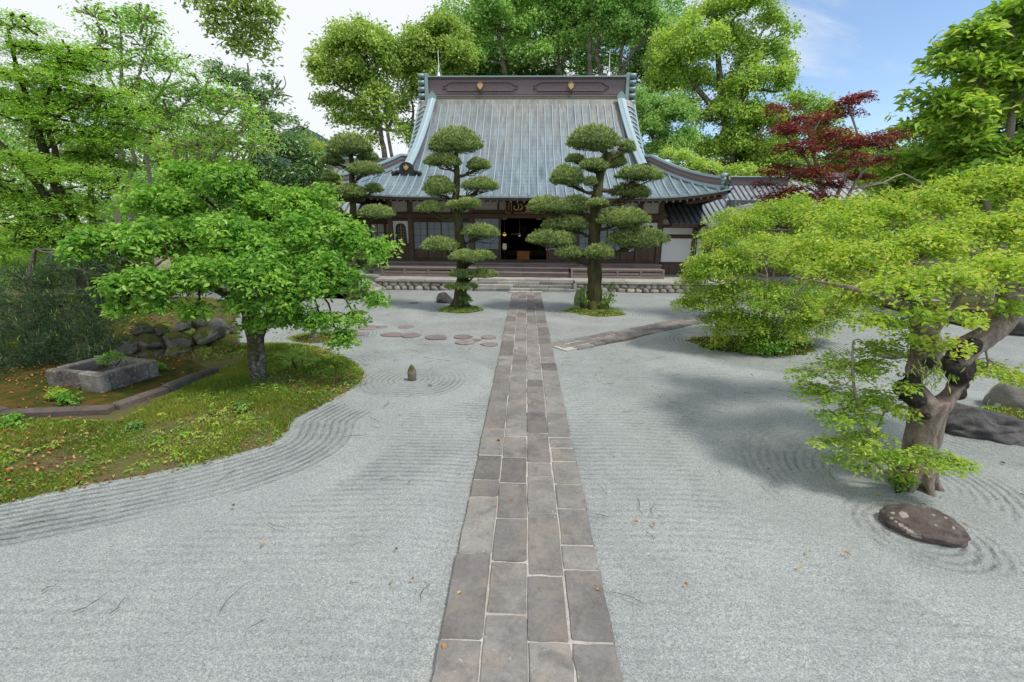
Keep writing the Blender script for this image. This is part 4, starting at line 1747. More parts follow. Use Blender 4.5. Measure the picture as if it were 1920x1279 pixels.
        m.bbox(x0, x1, -2.20, -2.09, PZ + 0.0 - oz, PZ + 0.127 - oz, 0.006)
        m.build('step_rail', M['deck'], ver)
        m = MB()
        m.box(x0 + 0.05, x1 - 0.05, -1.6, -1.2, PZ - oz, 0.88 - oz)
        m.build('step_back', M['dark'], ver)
    return root


build_hall()


# ------------------------------------------------------------------ things on and in the hall
def build_hall_things():
    rr = random.Random(5)
    # lightning rods on the ridge
    white = m_flat('white_metal', (0.8, 0.8, 0.8), 0.4, 0.2, 0.05)
    RY = (EY0 + EY1) / 2
    zt = roof_z(RIDGE_S) - 0.02 + 1.34
    for px, lab in ((823, 'thin white lightning rod on the ridge in front of pale yellow leaves, left end'), (1141, 'thin white lightning rod on the ridge before dark bare trunks, right end')):
        x = at(px, 148, RY).x
        r = thing('lightning_rod', (x, RY, zt), lab, 'lightning rod', 'lightning rods on the temple ridge')
        m = MB()
        m.lathe([(0.13, -0.04), (0.12, 0.02), (0.03, 0.28)], n=10)
        m.build('base_cone', white, r)
        m = MB()
        m.tube([(0, 0, 0.3), (0, 0, 1.0), (0, 0, 1.45)], [0.028, 0.02, 0.012], 6)
        m.build('rod', white, r)
        m = MB()
        for a in range(3):
            an = a * 2.094 + 0.4
            m.tube([(0.0, 0, 0.75), (0.2 * math.cos(an), 0.2 * math.sin(an), 0.0)], 0.006, 4)
        m.build('stays', white, r)
    # name plaque
    plaque = m_wood('plaque_wood', (0.035, 0.018, 0.012), (0.07, 0.036, 0.024), (1, 8, 8))
    r = thing('name_plaque', (-0.10 + 0.05, HY - 0.30, 3.55), 'dark wooden name plaque with gold brush characters hung under the eaves', 'plaque')
    m = MB()
    m.bbox(-1.06, 1.06, -0.03, 0.03, 0, 0.62, 0.015)
    b = m.build('board', plaque, r)
    m = MB()
    for q in ([(-1.02, -0.05, 0.60), (-1.02, -0.05, 0.10), (-0.96, -0.05, 0.04), (-0.75, -0.05, 0.04)], [(-0.62, -0.05, 0.05), (0.62, -0.05, 0.05)], [(0.75, -0.05, 0.04), (0.96, -0.05, 0.04), (1.02, -0.05, 0.10), (1.02, -0.05, 0.60)]):
        m.tube(q, 0.022, 4)
    m.build('gilt_border', M['gold'], r)
    m = MB()
    m.box(-0.93, -0.80, -0.042, -0.031, 0.12, 0.58)
    m.build('seal_panel', m_flat('seal_red', (0.20, 0.045, 0.03), 0.6), r)
    m = MB()
    m.tube([(-0.73, -0.045, 0.55), (-0.735, -0.045, 0.40), (-0.725, -0.045, 0.25), (-0.73, -0.045, 0.14)], [0.016, 0.022, 0.016, 0.012], 5)
    m.tube([(-0.90, -0.048, 0.48), (-0.83, -0.048, 0.48)], 0.010, 4)
    m.tube([(-0.90, -0.048, 0.36), (-0.83, -0.048, 0.38)], 0.010, 4)
    m.tube([(-0.87, -0.048, 0.52), (-0.87, -0.048, 0.22)], 0.010, 4)
    m.build('signature', M['gold'], r)
    # brush characters read from right to left: 金 (half hidden by the pine) and 山
    def stroke(mb, pts, r0=0.034):
        p = catmull([(x, -0.05, z) for x, z in pts], 5)
        n = len(p)
        mb.tube(p, [r0 * (0.75 + 0.5 * math.sin(PI * (0.15 + 0.75 * i / n))) for i in range(n)], 6)
    m = MB()
    cx = -0.38
    stroke(m, [(cx - 0.01, 0.52), (cx + 0.02, 0.40), (cx - 0.01, 0.30)])
    stroke(m, [(cx - 0.20, 0.42), (cx - 0.21, 0.30), (cx - 0.15, 0.21), (cx - 0.03, 0.22), (cx + 0.02, 0.31)])
    stroke(m, [(cx + 0.13, 0.50), (cx + 0.21, 0.36), (cx + 0.15, 0.24), (cx + 0.05, 0.18)])
    m.build('character', M['gold'], r)
    m = MB()
    cx = 0.16
    stroke(m, [(cx, 0.57), (cx - 0.08, 0.46), (cx - 0.22, 0.36)])
    stroke(m, [(cx + 0.01, 0.55), (cx + 0.10, 0.44), (cx + 0.22, 0.37)])
    stroke(m, [(cx - 0.12, 0.36), (cx + 0.11, 0.37)], 0.024)
    stroke(m, [(cx - 0.14, 0.27), (cx + 0.13, 0.28)], 0.024)
    stroke(m, [(cx, 0.38), (cx, 0.16)], 0.026)
    stroke(m, [(cx - 0.11, 0.22), (cx - 0.07, 0.17)], 0.022)
    stroke(m, [(cx + 0.12, 0.23), (cx + 0.08, 0.17)], 0.022)
    stroke(m, [(cx - 0.20, 0.13), (cx + 0.20, 0.14)], 0.030)
    m.build('character', M['gold'], r)
    # offertory box
    orange = m_wood('orange_wood', (0.30, 0.085, 0.022), (0.46, 0.155, 0.045), (1, 6, 6), 0.45)
    p = at(981, 488, HY + 0.45)
    r = thing('offering_box', (p.x, HY + 0.55, WZ + 0.02), 'orange wooden offering box on the floor of the open doorway', 'box')
    m = MB()
    m.bbox(-0.33, 0.33, -0.19, 0.19, 0.07, 0.44, 0.008)
    m.build('box_body', orange, r)
    for z0, z1, e in ((0.0, 0.068, 0.03), (0.442, 0.49, 0.025)):
        m = MB()
        if z0 == 0.0:
            for x in (-0.30, 0.30):
                m2 = MB()
                m2.bbox(x - 0.05, x + 0.05, -0.20, 0.20, z0, z1 + 0.06, 0.006)
                m2.build('foot', orange, r)
            m.bbox(-0.25, 0.25, -0.205, -0.192, 0.07, 0.12, 0.003)
            m.build('plinth', orange, r)
        else:
            m.box(-0.36, 0.36, -0.215, -0.17, z0, z1)
            m.box(-0.36, 0.36, 0.17, 0.215, z0, z1)
            m.box(-0.36, -0.31, -0.169, 0.169, z0, z1)
            m.box(0.31, 0.36, -0.169, 0.169, z0, z1)
            m.build('rim', orange, r)
    for k in range(7):
        m = MB()
        m.bbox(-0.306, 0.306, -0.155 + k * 0.046, -0.13 + k * 0.046, 0.445, 0.475, 0.003)
        m.build('grate_bar', orange, r)
    # notices on the glass
    wht = m_flat('paper', (0.82, 0.82, 0.80), 0.8, 0, 0.02)
    pink = m_flat('notice_pink', (0.70, 0.06, 0.16), 0.7, 0, 0.05)
    for px, py, lab in ((1027.5, 465, 'white notice with a pink round sign on the glass right of the doorway'), (1181, 469, 'small white notice with a red mark on the glass behind the right pine')):
        p = at(px, py, HY + 0.0)
        r = thing('notice', (p.x, HY + 0.004 if px < 1100 else HY - 0.02, p.z), lab, 'notice', 'notices on the hall glass')
        w = 0.105 if px < 1100 else 0.065
        m = MB()
        m.box(-w, w, -0.006, 0.0, -w * 1.02, w * 1.02)
        m.build('sheet', wht, r)
        m = MB()
        m.box(-w * 0.92, w * 0.92, -0.009, -0.0065, -w * 0.35, w * 0.85)
        m.build('pink_field', pink, r)
        m = MB()
        m.prism([(-w * 0.25 + w * 0.22 * math.cos(a), w * 0.25 + w * 0.3 * math.sin(a)) for a in np.linspace(0, 2 * PI, 9)[:-1]], -0.012, -0.0095, 'y')
        m.box(w * 0.1, w * 0.6, -0.012, -0.0095, w * 0.18, w * 0.32)
        m.build('white_mark', wht, r)
    # lamps and furniture in the gloom
    warm = m_flat('lamp_glow', (0.9, 0.6, 0.25), 0.5, 0, 0.05, emit=(1.0, 0.55, 0.18), emit_s=0.4)
    dim = m_flat('paper_glow', (0.6, 0.55, 0.4), 0.7, 0, 0.05, emit=(0.7, 0.62, 0.42), emit_s=0.12)
    brass = m_flat('brass', (0.30, 0.20, 0.07), 0.35, 0.8, 0.2)
    for px, py, w, mt, lab in ((946, 439.5, 0.13, warm, 'glowing gilt hanging lamp inside the doorway on the left'), (974, 441, 0.09, dim, 'dim hanging lamp deeper inside the doorway')):
        p = at(px, py, HY + 2.2)
        r = thing('hanging_lamp', p, lab, 'lamp', 'hanging lamps in the hall')
        m = MB()
        m.smooth = True
        m.lathe([(0.02, 0.10), (w * 0.6, 0.05), (w, 0.0), (w * 0.55, -0.06), (0.02, -0.10)], n=12)
        m.build('lamp_shade', mt, r)
        m = MB()
        m.lathe([(w * 1.15, 0.0), (w * 1.15, 0.02), (w * 0.4, 0.07)], n=12)
        m.tube([(0, 0, 0.08), (0, 0, 4.2 - p.z)], 0.012, 5)
        m.build('chain', brass, r)
    p = at(946, 463, HY + 3.0)
    r = thing('paper_lantern', (p.x, p.y, WZ + 0.02), 'small pale paper lantern on a stand inside the doorway', 'lantern')
    m = MB()
    m.smooth = True
    z = p.z - WZ
    m.lathe([(0.09, z - 0.18), (0.12, z - 0.1), (0.13, z), (0.12, z + 0.1), (0.09, z + 0.18)], n=12)
    m.build('lamp_shade', dim, r)
    m = MB()
    m.lathe([(0.13, 0.0), (0.13, 0.03), (0.025, 0.06), (0.025, z - 0.18)], n=8)
    m.build('stand', brass, r)
    r = thing('altar_table', (-0.15, HY + 5.2, WZ + 0.35), 'dark altar table with a tall carved centre deep inside the hall', 'table')
    redw = m_wood('altar_wood', (0.05, 0.016, 0.010), (0.10, 0.035, 0.02), (1, 1, 6), 0.5)
    m = MB()
    m.bbox(-1.1, 1.1, -0.3, 0.3, 0.72, 0.80, 0.01)
    m.build('table_top', redw, r)
    for x in (-1.0, 1.0):
        for y in (-0.24, 0.24):
            m = MB()
            m.bbox(x - 0.05, x + 0.05, y - 0.05, y + 0.05, 0, 0.718, 0.008)
            m.build('leg', redw, r)
    m = MB()
    m.bbox(-0.22, 0.22, -0.15, 0.15, 0.802, 1.5, 0.02)
    m.build('shrine_cabinet', redw, r)


build_hall_things()


# ------------------------------------------------------------------ side building on the right
def m_tile():
    t = NT('grey_roof_metal')
    o = t.geo()
    n = t.noise(1.5, 5, 0.6, o)
    c = t.ramp(n, [(0.3, (0.23, 0.25, 0.27)), (0.7, (0.36, 0.38, 0.40))])
    return t.bsdf(c, 0.38, 0.3, t.bump(t.noise(9, 4, 0.6, o), 0.2, 0.01), 0.5)


M['tile'] = m_tile()
M['tile_batten'] = m_flat('grey_batten', (0.125, 0.14, 0.155), 0.45, 0.3, 0.2)


def build_side_wing():
    rr = random.Random(9)
    root = thing('side_wing', (7.0, 24.6, PZ), 'white plastered timber-framed wing with a grey ribbed roof beside the hall', 'building')
    oy, oz, ox = 24.6, PZ, 7.0

    def part(name, mat, x0, x1, y0, y1, z0, z1, par=root, b=0.0):
        m = MB()
        f = m.bbox if b else m.box
        f(x0 - ox, x1 - ox, y0 - oy, y1 - oy, z0 - oz, z1 - oz, *((b,) if b else ()))
        return m.build(name, mat, par)
    W = 24.6
    xs = [7.12, 8.76, 10.6, 12.5, 14.2]
    for i, x in enumerate(xs):
        if i:
            part('post', M['wood_v'], x - 0.09, x + 0.09, W - 0.06, W + 0.1, 0.0, 3.08, root, 0.008)
    for i in range(len(xs) - 1):
        a, b = xs[i] + (0.093 if i else 0.03), xs[i + 1] - 0.093
        part('rail', M['wood_h'], a, b, W - 0.04, W + 0.08, 2.38, 2.58, root, 0.006)
        part('head_beam', M['wood_h'], a, b, W - 0.05, W + 0.09, 2.92, 3.08, root, 0.006)
        part('plaster', M['plaster'], a, b, W, W + 0.05, 2.583, 2.917)
        part('sill', M['wood_h'], a, b, W - 0.05, W + 0.08, 1.08, 1.16, root, 0.006)
        n = 6
        w = (b - a) / n
        for k in range(n):
            part('dado_board', M['wood_v'], a + k * w + 0.002, a + (k + 1) * w - 0.002, W, W + 0.03 + rr.uniform(0, 0.004), 0.45, 1.078)
        if i == 1:
            # plaster field with an arched dark opening
            cx = (a + b) / 2 + 0.1
            inner = [(-0.52, 1.163), (-0.50, 1.9)] + [(0.5 * math.cos(t), 1.95 + 0.33 * math.sin(t)) for t in np.linspace(PI * 0.93, PI * 0.07, 9)] + [(0.50, 1.9), (0.52, 1.163)]
            n = len(inner)
            outer = []
            for k, (x, z) in enumerate(inner):
                if k < 2:
                    outer.append((a - cx, z))
                elif k >= n - 2:
                    outer.append((b - cx, z))
                else:
                    outer.append((a - cx + (b - a) * (k - 2) / (n - 5), 2.377))
            m = MB()
            vs = []
            for y in (W, W + 0.05):
                vs += [(cx + x - ox, y - oy, z - oz) for x, z in inner] + [(cx + x - ox, y - oy, z - oz) for x, z in outer]
            fs = []
            for k in range(n - 1):
                fs += [(k, k + 1, n + k + 1, n + k), (2 * n + k, 3 * n + k, 3 * n + k + 1, 2 * n + k + 1), (k, 2 * n + k, 2 * n + k + 1, k + 1)]
            m.add(vs, fs)
            wnd = m.build('arched_window', M['plaster'], root)
            m = MB()
            m.tube([(cx + x * 0.97 - ox, W - 0.01 - oy, z - oz) for x, z in inner], 0.035, 4)
            m.build('window_frame', M['wood'], wnd)
            m = MB()
            m.prism([(cx + x - ox, z - oz) for x, z in inner], W + 0.06 - oy, W + 0.07 - oy, 'y')
            m.build('pane', M['pane_dark'], wnd)
        else:
            part('plaster', M['plaster'], a, b, W, W + 0.05, 1.163, 2.377)
    part('inner_wall', M['dark'], 7.1, 14.1, W + 0.25, W + 0.35, 0.2, 3.0)
    part('foundation', M['granite_dark'], 7.12, 14.3, W - 0.08, W + 0.12, -0.05, 0.445)
    # roof: front slope, ridge, back slope
    x0, x1 = 7.25, 14.6
    ye, ze, yr, zr = 23.55, 3.10, 27.4, 5.36

    def rz(s):
        return ze + (zr - ze) * (0.86 * s + 0.14 * s * s)
    m = MB()
    k = 10
    vs, fs = [], []
    for j in range(k + 1):
        s = j / k
        for x in (x0, x1):
            vs.append((x - ox, ye + (yr - ye) * s - oy, rz(s) - oz))
    for j in range(k):
        fs.append((2 * j, 2 * j + 1, 2 * j + 3, 2 * j + 2))
    b = len(vs)
    for j in range(k + 1):
        s = 1 - j / k
        for x in (x0, x1):
            vs.append((x - ox, yr + (yr - ye) * (1 - s) - oy, rz(s) - oz))
    for j in range(k):
        fs.append((b + 2 * j, b + 2 * j + 1, b + 2 * j + 3, b + 2 * j + 2))
    m.add(vs, fs)
    roof = m.build('roof', M['tile'], root)
    x = x0 + 0.1
    while x < x1:
        m = MB()
        m.tube([(x - ox, ye + (yr - ye) * s - 0.01 - oy, rz(s) + 0.02 - oz) for s in np.linspace(0, 0.985, 7)], 0.042, 5)
        m.build('roof_batten', M['tile_batten'], roof)
        x += 0.30
    part('ridge', M['ridge_brown'], x0 + 0.5, x1, yr - 0.2, yr + 0.2, zr - 0.08, zr + 0.30, roof)
    part('ridge_cap', M['patina'], x0 + 0.45, x1 + 0.05, yr - 0.27, yr + 0.27, zr + 0.303, zr + 0.37, roof, 0.015)
    part('eave_board', M['wood_h'], x0, x1, ye + 0.03, ye + 0.12, ze - 0.14, ze - 0.012)
    m = MB()
    m.add([(x0 - ox, ye + 0.13 - oy, ze - 0.08 - oz), (x1 - ox, ye + 0.13 - oy, ze - 0.08 - oz), (x1 - ox, W + 0.12 - oy, ze + 0.42 - oz), (x0 - ox, W + 0.12 - oy, ze + 0.42 - oz)], [(0, 1, 2, 3)])
    m.build('soffit', M['wood'], root)
    part('upper_fill', M['plaster_grey'], 7.12, 14.2, W + 0.02, W + 0.06, 3.083, 3.6)
    # raised box ridge that runs forward over the porch
    part('porch_box_ridge', M['tile_batten'], 10.6, 14.5, 24.95, 25.45, 3.9, 4.36, roof, 0.02)
    # porch roof with a swept, bow-shaped gable facing forward
    root2 = thing('porch', (11.7, 22.6, 0), 'entrance porch with a swept grey bow-shaped roof half hidden by leaves', 'porch')
    hw, zt, zb = 3.1, 4.10, 3.05

    def bow(u):
        a = abs(u) / hw
        return zb + (zt - zb) * (0.5 + 0.5 * math.cos(PI * min(1, a))) ** 0.9 + 0.06 * max(0, a - 0.9) * 10
    m = MB()
    n = 28
    vs, fs = [], []
    for y in (0.0, 2.4):
        for dz in (0, -0.14):
            for i in range(n + 1):
                u = -hw + 2 * hw * i / n
                vs.append((u, y, bow(u) + dz))
    L = n + 1
    for i in range(n):
        fs += [(i, i + 1, 2 * L + i + 1, 2 * L + i), (L + i, 3 * L + i, 3 * L + i + 1, L + i + 1), (i, L + i, L + i + 1, i + 1)]
    m.add(vs, fs)
    pr = m.build('roof', M['tile'], root2)
    y = 0.12
    while y < 2.4:
        m = MB()
        m.tube([(u, y, bow(u) + 0.02) for u in np.linspace(-hw, hw, 19)], 0.04, 5)
        m.build('roof_batten', M['tile_batten'], pr)
        y += 0.27
    for u in np.linspace(-hw + 0.15, hw - 0.15, 11):
        m = MB()
        m.tube([(u, -0.08, bow(u) - 0.01), (u, 0.06, bow(u) - 0.01)], 0.12, 10)
        m.build('tile_end', M['tile'], pr)
    m = MB()
    pts = [(u, bow(u) - 0.16) for u in np.linspace(-hw + 0.05, hw - 0.05, 21)] + [(u, bow(u) - 0.40) for u in np.linspace(hw - 0.05, -hw + 0.05, 21)]
    m.prism(pts, 0.02, 0.10, 'y')
    m.build('bargeboard', M['wood_h'], root2)
    for u in (-2.5, 2.5):
        m = MB()
        m.bbox(u - 0.1, u + 0.1, 0.3, 0.5, 0.0, bow(u) - 0.15, 0.01)
        m.build('post', M['wood_v'], root2)
    m = MB()
    m.bbox(-2.395, 2.395, 0.32, 0.48, 2.6, 2.85, 0.01)
    m.build('tie_beam', M['wood_h'], root2)
    # rain hopper and pipe in the valley between the roofs
    r3 = thing('rain_pipe', (8.62, 23.75, 0.51), 'dark rain hopper and downpipe at the valley of the grey roofs', 'drainpipe')
    m = MB()
    m.lathe([(0.05, 2.12), (0.10, 2.2), (0.10, 2.3), (0.20, 2.48), (0.20, 2.56)], n=6)
    m.build('hopper', M['onigawara'], r3)
    m = MB()
    m.tube([(0, 0, 0), (0, 0, 2.15)], 0.04, 8)
    m.build('pipe', M['onigawara'], r3)


build_side_wing()


def build_left_wing():
    rr = random.Random(10)
    root = thing('left_corridor', (-7.4, 27.5, 0), 'low dark wooden corridor with papered windows left of the hall', 'building')
    o = Vector((-7.4, 27.5, 0))

    def part(name, mat, x0, x1, y0, y1, z0, z1, par=root, b=0.0):
        m = MB()
        f = m.bbox if b else m.box
        f(x0 - o.x, x1 - o.x, y0 - o.y, y1 - o.y, z0, z1, *((b,) if b else ()))
        return m.build(name, mat, par)
    W = 27.5
    xs = [-7.5, -8.4, -9.3, -10.2, -11.1, -12.0, -13.0]
    for i in range(len(xs) - 1):
        b, a = xs[i] - 0.06, xs[i + 1] + 0.06
        part('post', M['wood_v'], xs[i + 1] - 0.058, xs[i + 1] + 0.058, W - 0.05, W + 0.1, 0, 3.5)
        part('head_beam', M['wood_h'], a, b, W - 0.04, W + 0.08, 3.0, 3.5)
        part('dado', M['wood_v'], a, b, W, W + 0.05, 0, 1.5)
        m = MB()
        for k in range(1, 2):
            x = a + (b - a) * k / 2
            m.box(x - 0.012 - o.x, x + 0.012 - o.x, -0.01, 0.012, 1.52, 2.98)
        for k in range(1, 3):
            z = 1.5 + 1.5 * k / 3
            m.box(a - o.x, b - o.x, -0.008, 0.010, z - 0.012, z + 0.012)
        wn = m.build('window', M['wood'], root)
        for k in range(2):
            for q in range(3):
                m = MB()
                xa, xb = a + (b - a) * k / 2 + 0.01, a + (b - a) * (k + 1) / 2 - 0.01
                za, zb = 1.5 + 0.5 * q + 0.01, 1.5 + 0.5 * (q + 1) - 0.01
                m.box(xa - o.x, xb - o.x, 0.02, 0.03, za, zb)
                m.build('pane', M['plaster_grey'] if (i * 3 + k + q) % 4 else M['pane'], wn)
    ra = MB()
    y0, z0, y1, z1 = 26.3, 3.55, 31.0, 6.6
    ra.add([(-14 - o.x, y0 - o.y, z0), (-6.6 - o.x, y0 - o.y, z0), (-6.6 - o.x, y1 - o.y, z1), (-14 - o.x, y1 - o.y, z1), (-14 - o.x, y1 + 4.7 - o.y, z0), (-6.6 - o.x, y1 + 4.7 - o.y, z0)], [(0, 1, 2, 3), (3, 2, 5, 4)])
    rf = ra.build('roof', M['tile'], root)
    x = -13.9
    while x < -6.6:
        m = MB()
        m.tube([(x - o.x, y0 - o.y, z0 + 0.02), (x - o.x, y1 - o.y, z1 + 0.02)], 0.045, 5)
        m.build('roof_batten', M['tile_batten'], rf)
        x += 0.36
    part('ridge', M['ridge_olive'], -13.6, -6.8, y1 - 0.2, y1 + 0.2, z1 - 0.1, z1 + 0.42, rf)
    part('ridge_cap', M['patina'], -13.7, -6.7, y1 - 0.28, y1 + 0.28, z1 + 0.423, z1 + 0.50, rf)
    part('back_wall', M['wood'], -13.0, -7.5, W + 0.4, W + 0.5, 0, 3.5)


build_left_wing()


# ================================================================== PLANTS
M['bark_dark'] = m_bark('bark_dark', (0.025, 0.02, 0.015), (0.085, 0.068, 0.05), moss=0.4)
M['bark_grey'] = m_bark('bark_grey', (0.09, 0.075, 0.06), (0.23, 0.20, 0.165), moss=0.3, lichen=0.5)
M['bark_pale'] = m_bark('bark_pale', (0.20, 0.165, 0.125), (0.38, 0.33, 0.26), scale=5, lichen=0.3)
M['bark_lichen'] = m_bark('bark_lichen', (0.035, 0.03, 0.024), (0.12, 0.10, 0.08), moss=0.35, lichen=0.6)
M['bark_pine'] = m_bark('bark_pine', (0.045, 0.032, 0.023), (0.19, 0.145, 0.105), moss=0.95, scale=9)
M['needle'] = m_leaf('pine_needle', [(0.101, 0.168, 0.059), (0.224, 0.318, 0.108), (0.454, 0.522, 0.168), (0.7, 0.75, 0.314)], 0.16, rough=0.55, spec=0.25, var=0.35, vs=1.6)
M['leaf_bright'] = m_leaf('leaf_bright', [(0.079, 0.204, 0.033), (0.151, 0.344, 0.048), (0.24, 0.449, 0.067), (0.407, 0.589, 0.118)], 0.42, rough=0.42, var=0.45, vs=0.7)
M['leaf_lime'] = m_leaf('leaf_lime', [(0.144, 0.266, 0.046), (0.289, 0.447, 0.061), (0.453, 0.571, 0.086), (0.606, 0.585, 0.149)], 0.42, rough=0.42, var=0.35, vs=0.9)
M['leaf_maple'] = m_leaf('leaf_maple', [(0.111, 0.227, 0.044), (0.223, 0.401, 0.065), (0.378, 0.584, 0.088), (0.557, 0.738, 0.18)], 0.5, rough=0.5, var=0.4, vs=0.5)
M['leaf_airy'] = m_leaf('leaf_airy', [(0.125, 0.282, 0.051), (0.248, 0.482, 0.082), (0.404, 0.667, 0.112), (0.629, 0.75, 0.158)], 0.45, rough=0.5)
M['leaf_red'] = m_leaf('leaf_red', [(0.065, 0.016, 0.017), (0.139, 0.026, 0.027), (0.233, 0.048, 0.036), (0.354, 0.099, 0.056)], 0.35, rough=0.45)
M['leaf_glossy'] = m_leaf('leaf_glossy', [(0.074, 0.161, 0.054), (0.137, 0.26, 0.09), (0.247, 0.394, 0.149), (0.496, 0.618, 0.179)], 0.22, rough=0.25, spec=0.6)
M['leaf_dark'] = m_leaf('leaf_dark', [(0.064, 0.144, 0.038), (0.132, 0.251, 0.054), (0.224, 0.37, 0.078), (0.394, 0.503, 0.11)], 0.3)
M['leaf_forest'] = m_leaf('leaf_forest', [(0.099, 0.211, 0.072), (0.206, 0.383, 0.107), (0.359, 0.57, 0.152), (0.588, 0.735, 0.235)], 0.4, var=0.5, vs=0.12)
M['leaf_olive'] = m_leaf('leaf_olive', [(0.135, 0.214, 0.054), (0.27, 0.391, 0.09), (0.441, 0.593, 0.134), (0.655, 0.75, 0.225)], 0.4, var=0.5, vs=0.14)
M['leaf_yellow'] = m_leaf('leaf_yellow', [(0.134, 0.238, 0.059), (0.296, 0.452, 0.089), (0.489, 0.642, 0.131), (0.665, 0.75, 0.224)], 0.42, var=0.5, vs=0.13)
M['leaf_mint'] = m_leaf('leaf_mint', [(0.133, 0.267, 0.067), (0.253, 0.431, 0.106), (0.386, 0.58, 0.165), (0.535, 0.683, 0.232)], 0.4, var=0.4, vs=0.3)
M['leaf_broad'] = m_leaf('leaf_broad', [(0.099, 0.209, 0.043), (0.21, 0.368, 0.058), (0.378, 0.55, 0.083), (0.637, 0.701, 0.173)], 0.45, rough=0.38, var=0.4, vs=0.3)


# ------------------------------------------------------------------ cloud-pruned pines
def pad_mesh(lobes, rng, dens, o, blade=(0.10, 0.0118), core=True):
    """trimmed pad: tufts of needles over flattened domes, twiggy core inside"""
    cs = np.array([tuple(c) for c, r in lobes])
    rs = np.array([r for c, r in lobes])
    area = rs[:, 0] * rs[:, 1] + rs[:, 0] * rs[:, 2] + rs[:, 1] * rs[:, 2]
    n = int(dens * area.sum() * 4)
    idx = rng.choice(len(lobes), n, p=area / area.sum())
    d = unit(rng.normal(size=(n, 3)))
    low = d[:, 2] < -0.25
    d[low, 2] *= -1 * (rng.random(low.sum()) > 0.45) + 1 * (rng.random(low.sum()) <= 0.45)
    d = unit(d)
    sc = np.where(d[:, 2:3] < 0, 0.40, 1.0)
    bumpy = 1 + 0.09 * np.sin(d[:, 0:1] * 9 + idx[:, None]) * np.cos(d[:, 1:2] * 8) + 0.06 * np.sin(d[:, 0:1] * 19 + 2 * idx[:, None]) * np.sin(d[:, 2:3] * 17 + 1) - 0.03
    rad = (0.84 + 0.15 * rng.random((n, 1))) * bumpy
    dd = d.copy()
    dd[:, 2:3] *= sc
    P = cs[idx] + dd * rs[idx] * rad
    keep = (np.sin(d[:, 0] * 13 + idx * 1.7) * np.cos(d[:, 1] * 11 + idx) * np.sin(d[:, 2] * 9 + 0.5)) < 0.42
    for k in range(len(lobes)):
        q = (P - cs[k]) / rs[k]
        q[:, 2] = np.where(q[:, 2] < 0, q[:, 2] / 0.40, q[:, 2])
        keep &= (np.linalg.norm(q, axis=1) > 0.80) | (idx == k)
    P, d, idx = P[keep], d[keep], idx[keep]
    n = len(P)
    B = 5
    Pi = np.repeat(P, B, 0)
    di = np.repeat(d, B, 0)
    T = unit(di * 0.75 + np.array([[0, 0, 0.55]]) + rng.normal(size=(n * B, 3)) * 0.55)
    N = unit(np.cross(T, rng.normal(size=(n * B, 3))))
    ln = blade[0] * (0.7 + 0.6 * rng.random(n * B))
    tuft = rng.random(n)
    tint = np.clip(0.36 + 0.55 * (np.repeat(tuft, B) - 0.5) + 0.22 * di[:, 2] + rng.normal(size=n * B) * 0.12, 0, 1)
    C = Pi + T * ln[:, None] * 0.35
    me_v = []
    me_t = []
    # blades as thin kites
    Sd = np.cross(N, T)
    base, tip, mid = C - T * ln[:, None] * 0.5, C + T * ln[:, None] * 0.5, C
    w = blade[1] * (0.8 + 0.4 * rng.random((n * B, 1)))
    V = np.stack([base, mid + Sd * w, tip, mid - Sd * w], 1).reshape(-1, 3)
    k = np.arange(n * B)[:, None] * 4
    Q = k + np.array([[0, 1, 2, 3]])
    tv = np.repeat(tint, 4)
    if core:
        nu, nv = 14, 8
        for (c, r) in lobes:
            c = np.array(tuple(c))
            ph = np.linspace(0, 2 * PI, nu, endpoint=False)
            th = np.linspace(0.02, PI - 0.02, nv)
            TH, PH = np.meshgrid(th, ph, indexing='ij')
            X = np.stack([np.sin(TH) * np.cos(PH), np.sin(TH) * np.sin(PH), np.cos(TH)], -1).reshape(-1, 3)
            X = X * (0.74 + 0.10 * rng.random((len(X), 1)))
            X[:, 2] = np.where(X[:, 2] < 0, X[:, 2] * 0.36, X[:, 2])
            cv = c + X * np.array(r)
            b = len(V)
            q = []
            for i in range(nv - 1):
                for j in range(nu):
                    jj = (j + 1) % nu
                    q.append((b + i * nu + j, b + (i + 1) * nu + j, b + (i + 1) * nu + jj, b + i * nu + jj))
            V = np.concatenate([V, cv])
            Q = np.concatenate([Q, np.array(q)])
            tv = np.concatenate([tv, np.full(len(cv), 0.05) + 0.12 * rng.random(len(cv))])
    return np_mesh('foliage_pad', V - np.array(tuple(o)), quads=Q, attr={'tint': tv})


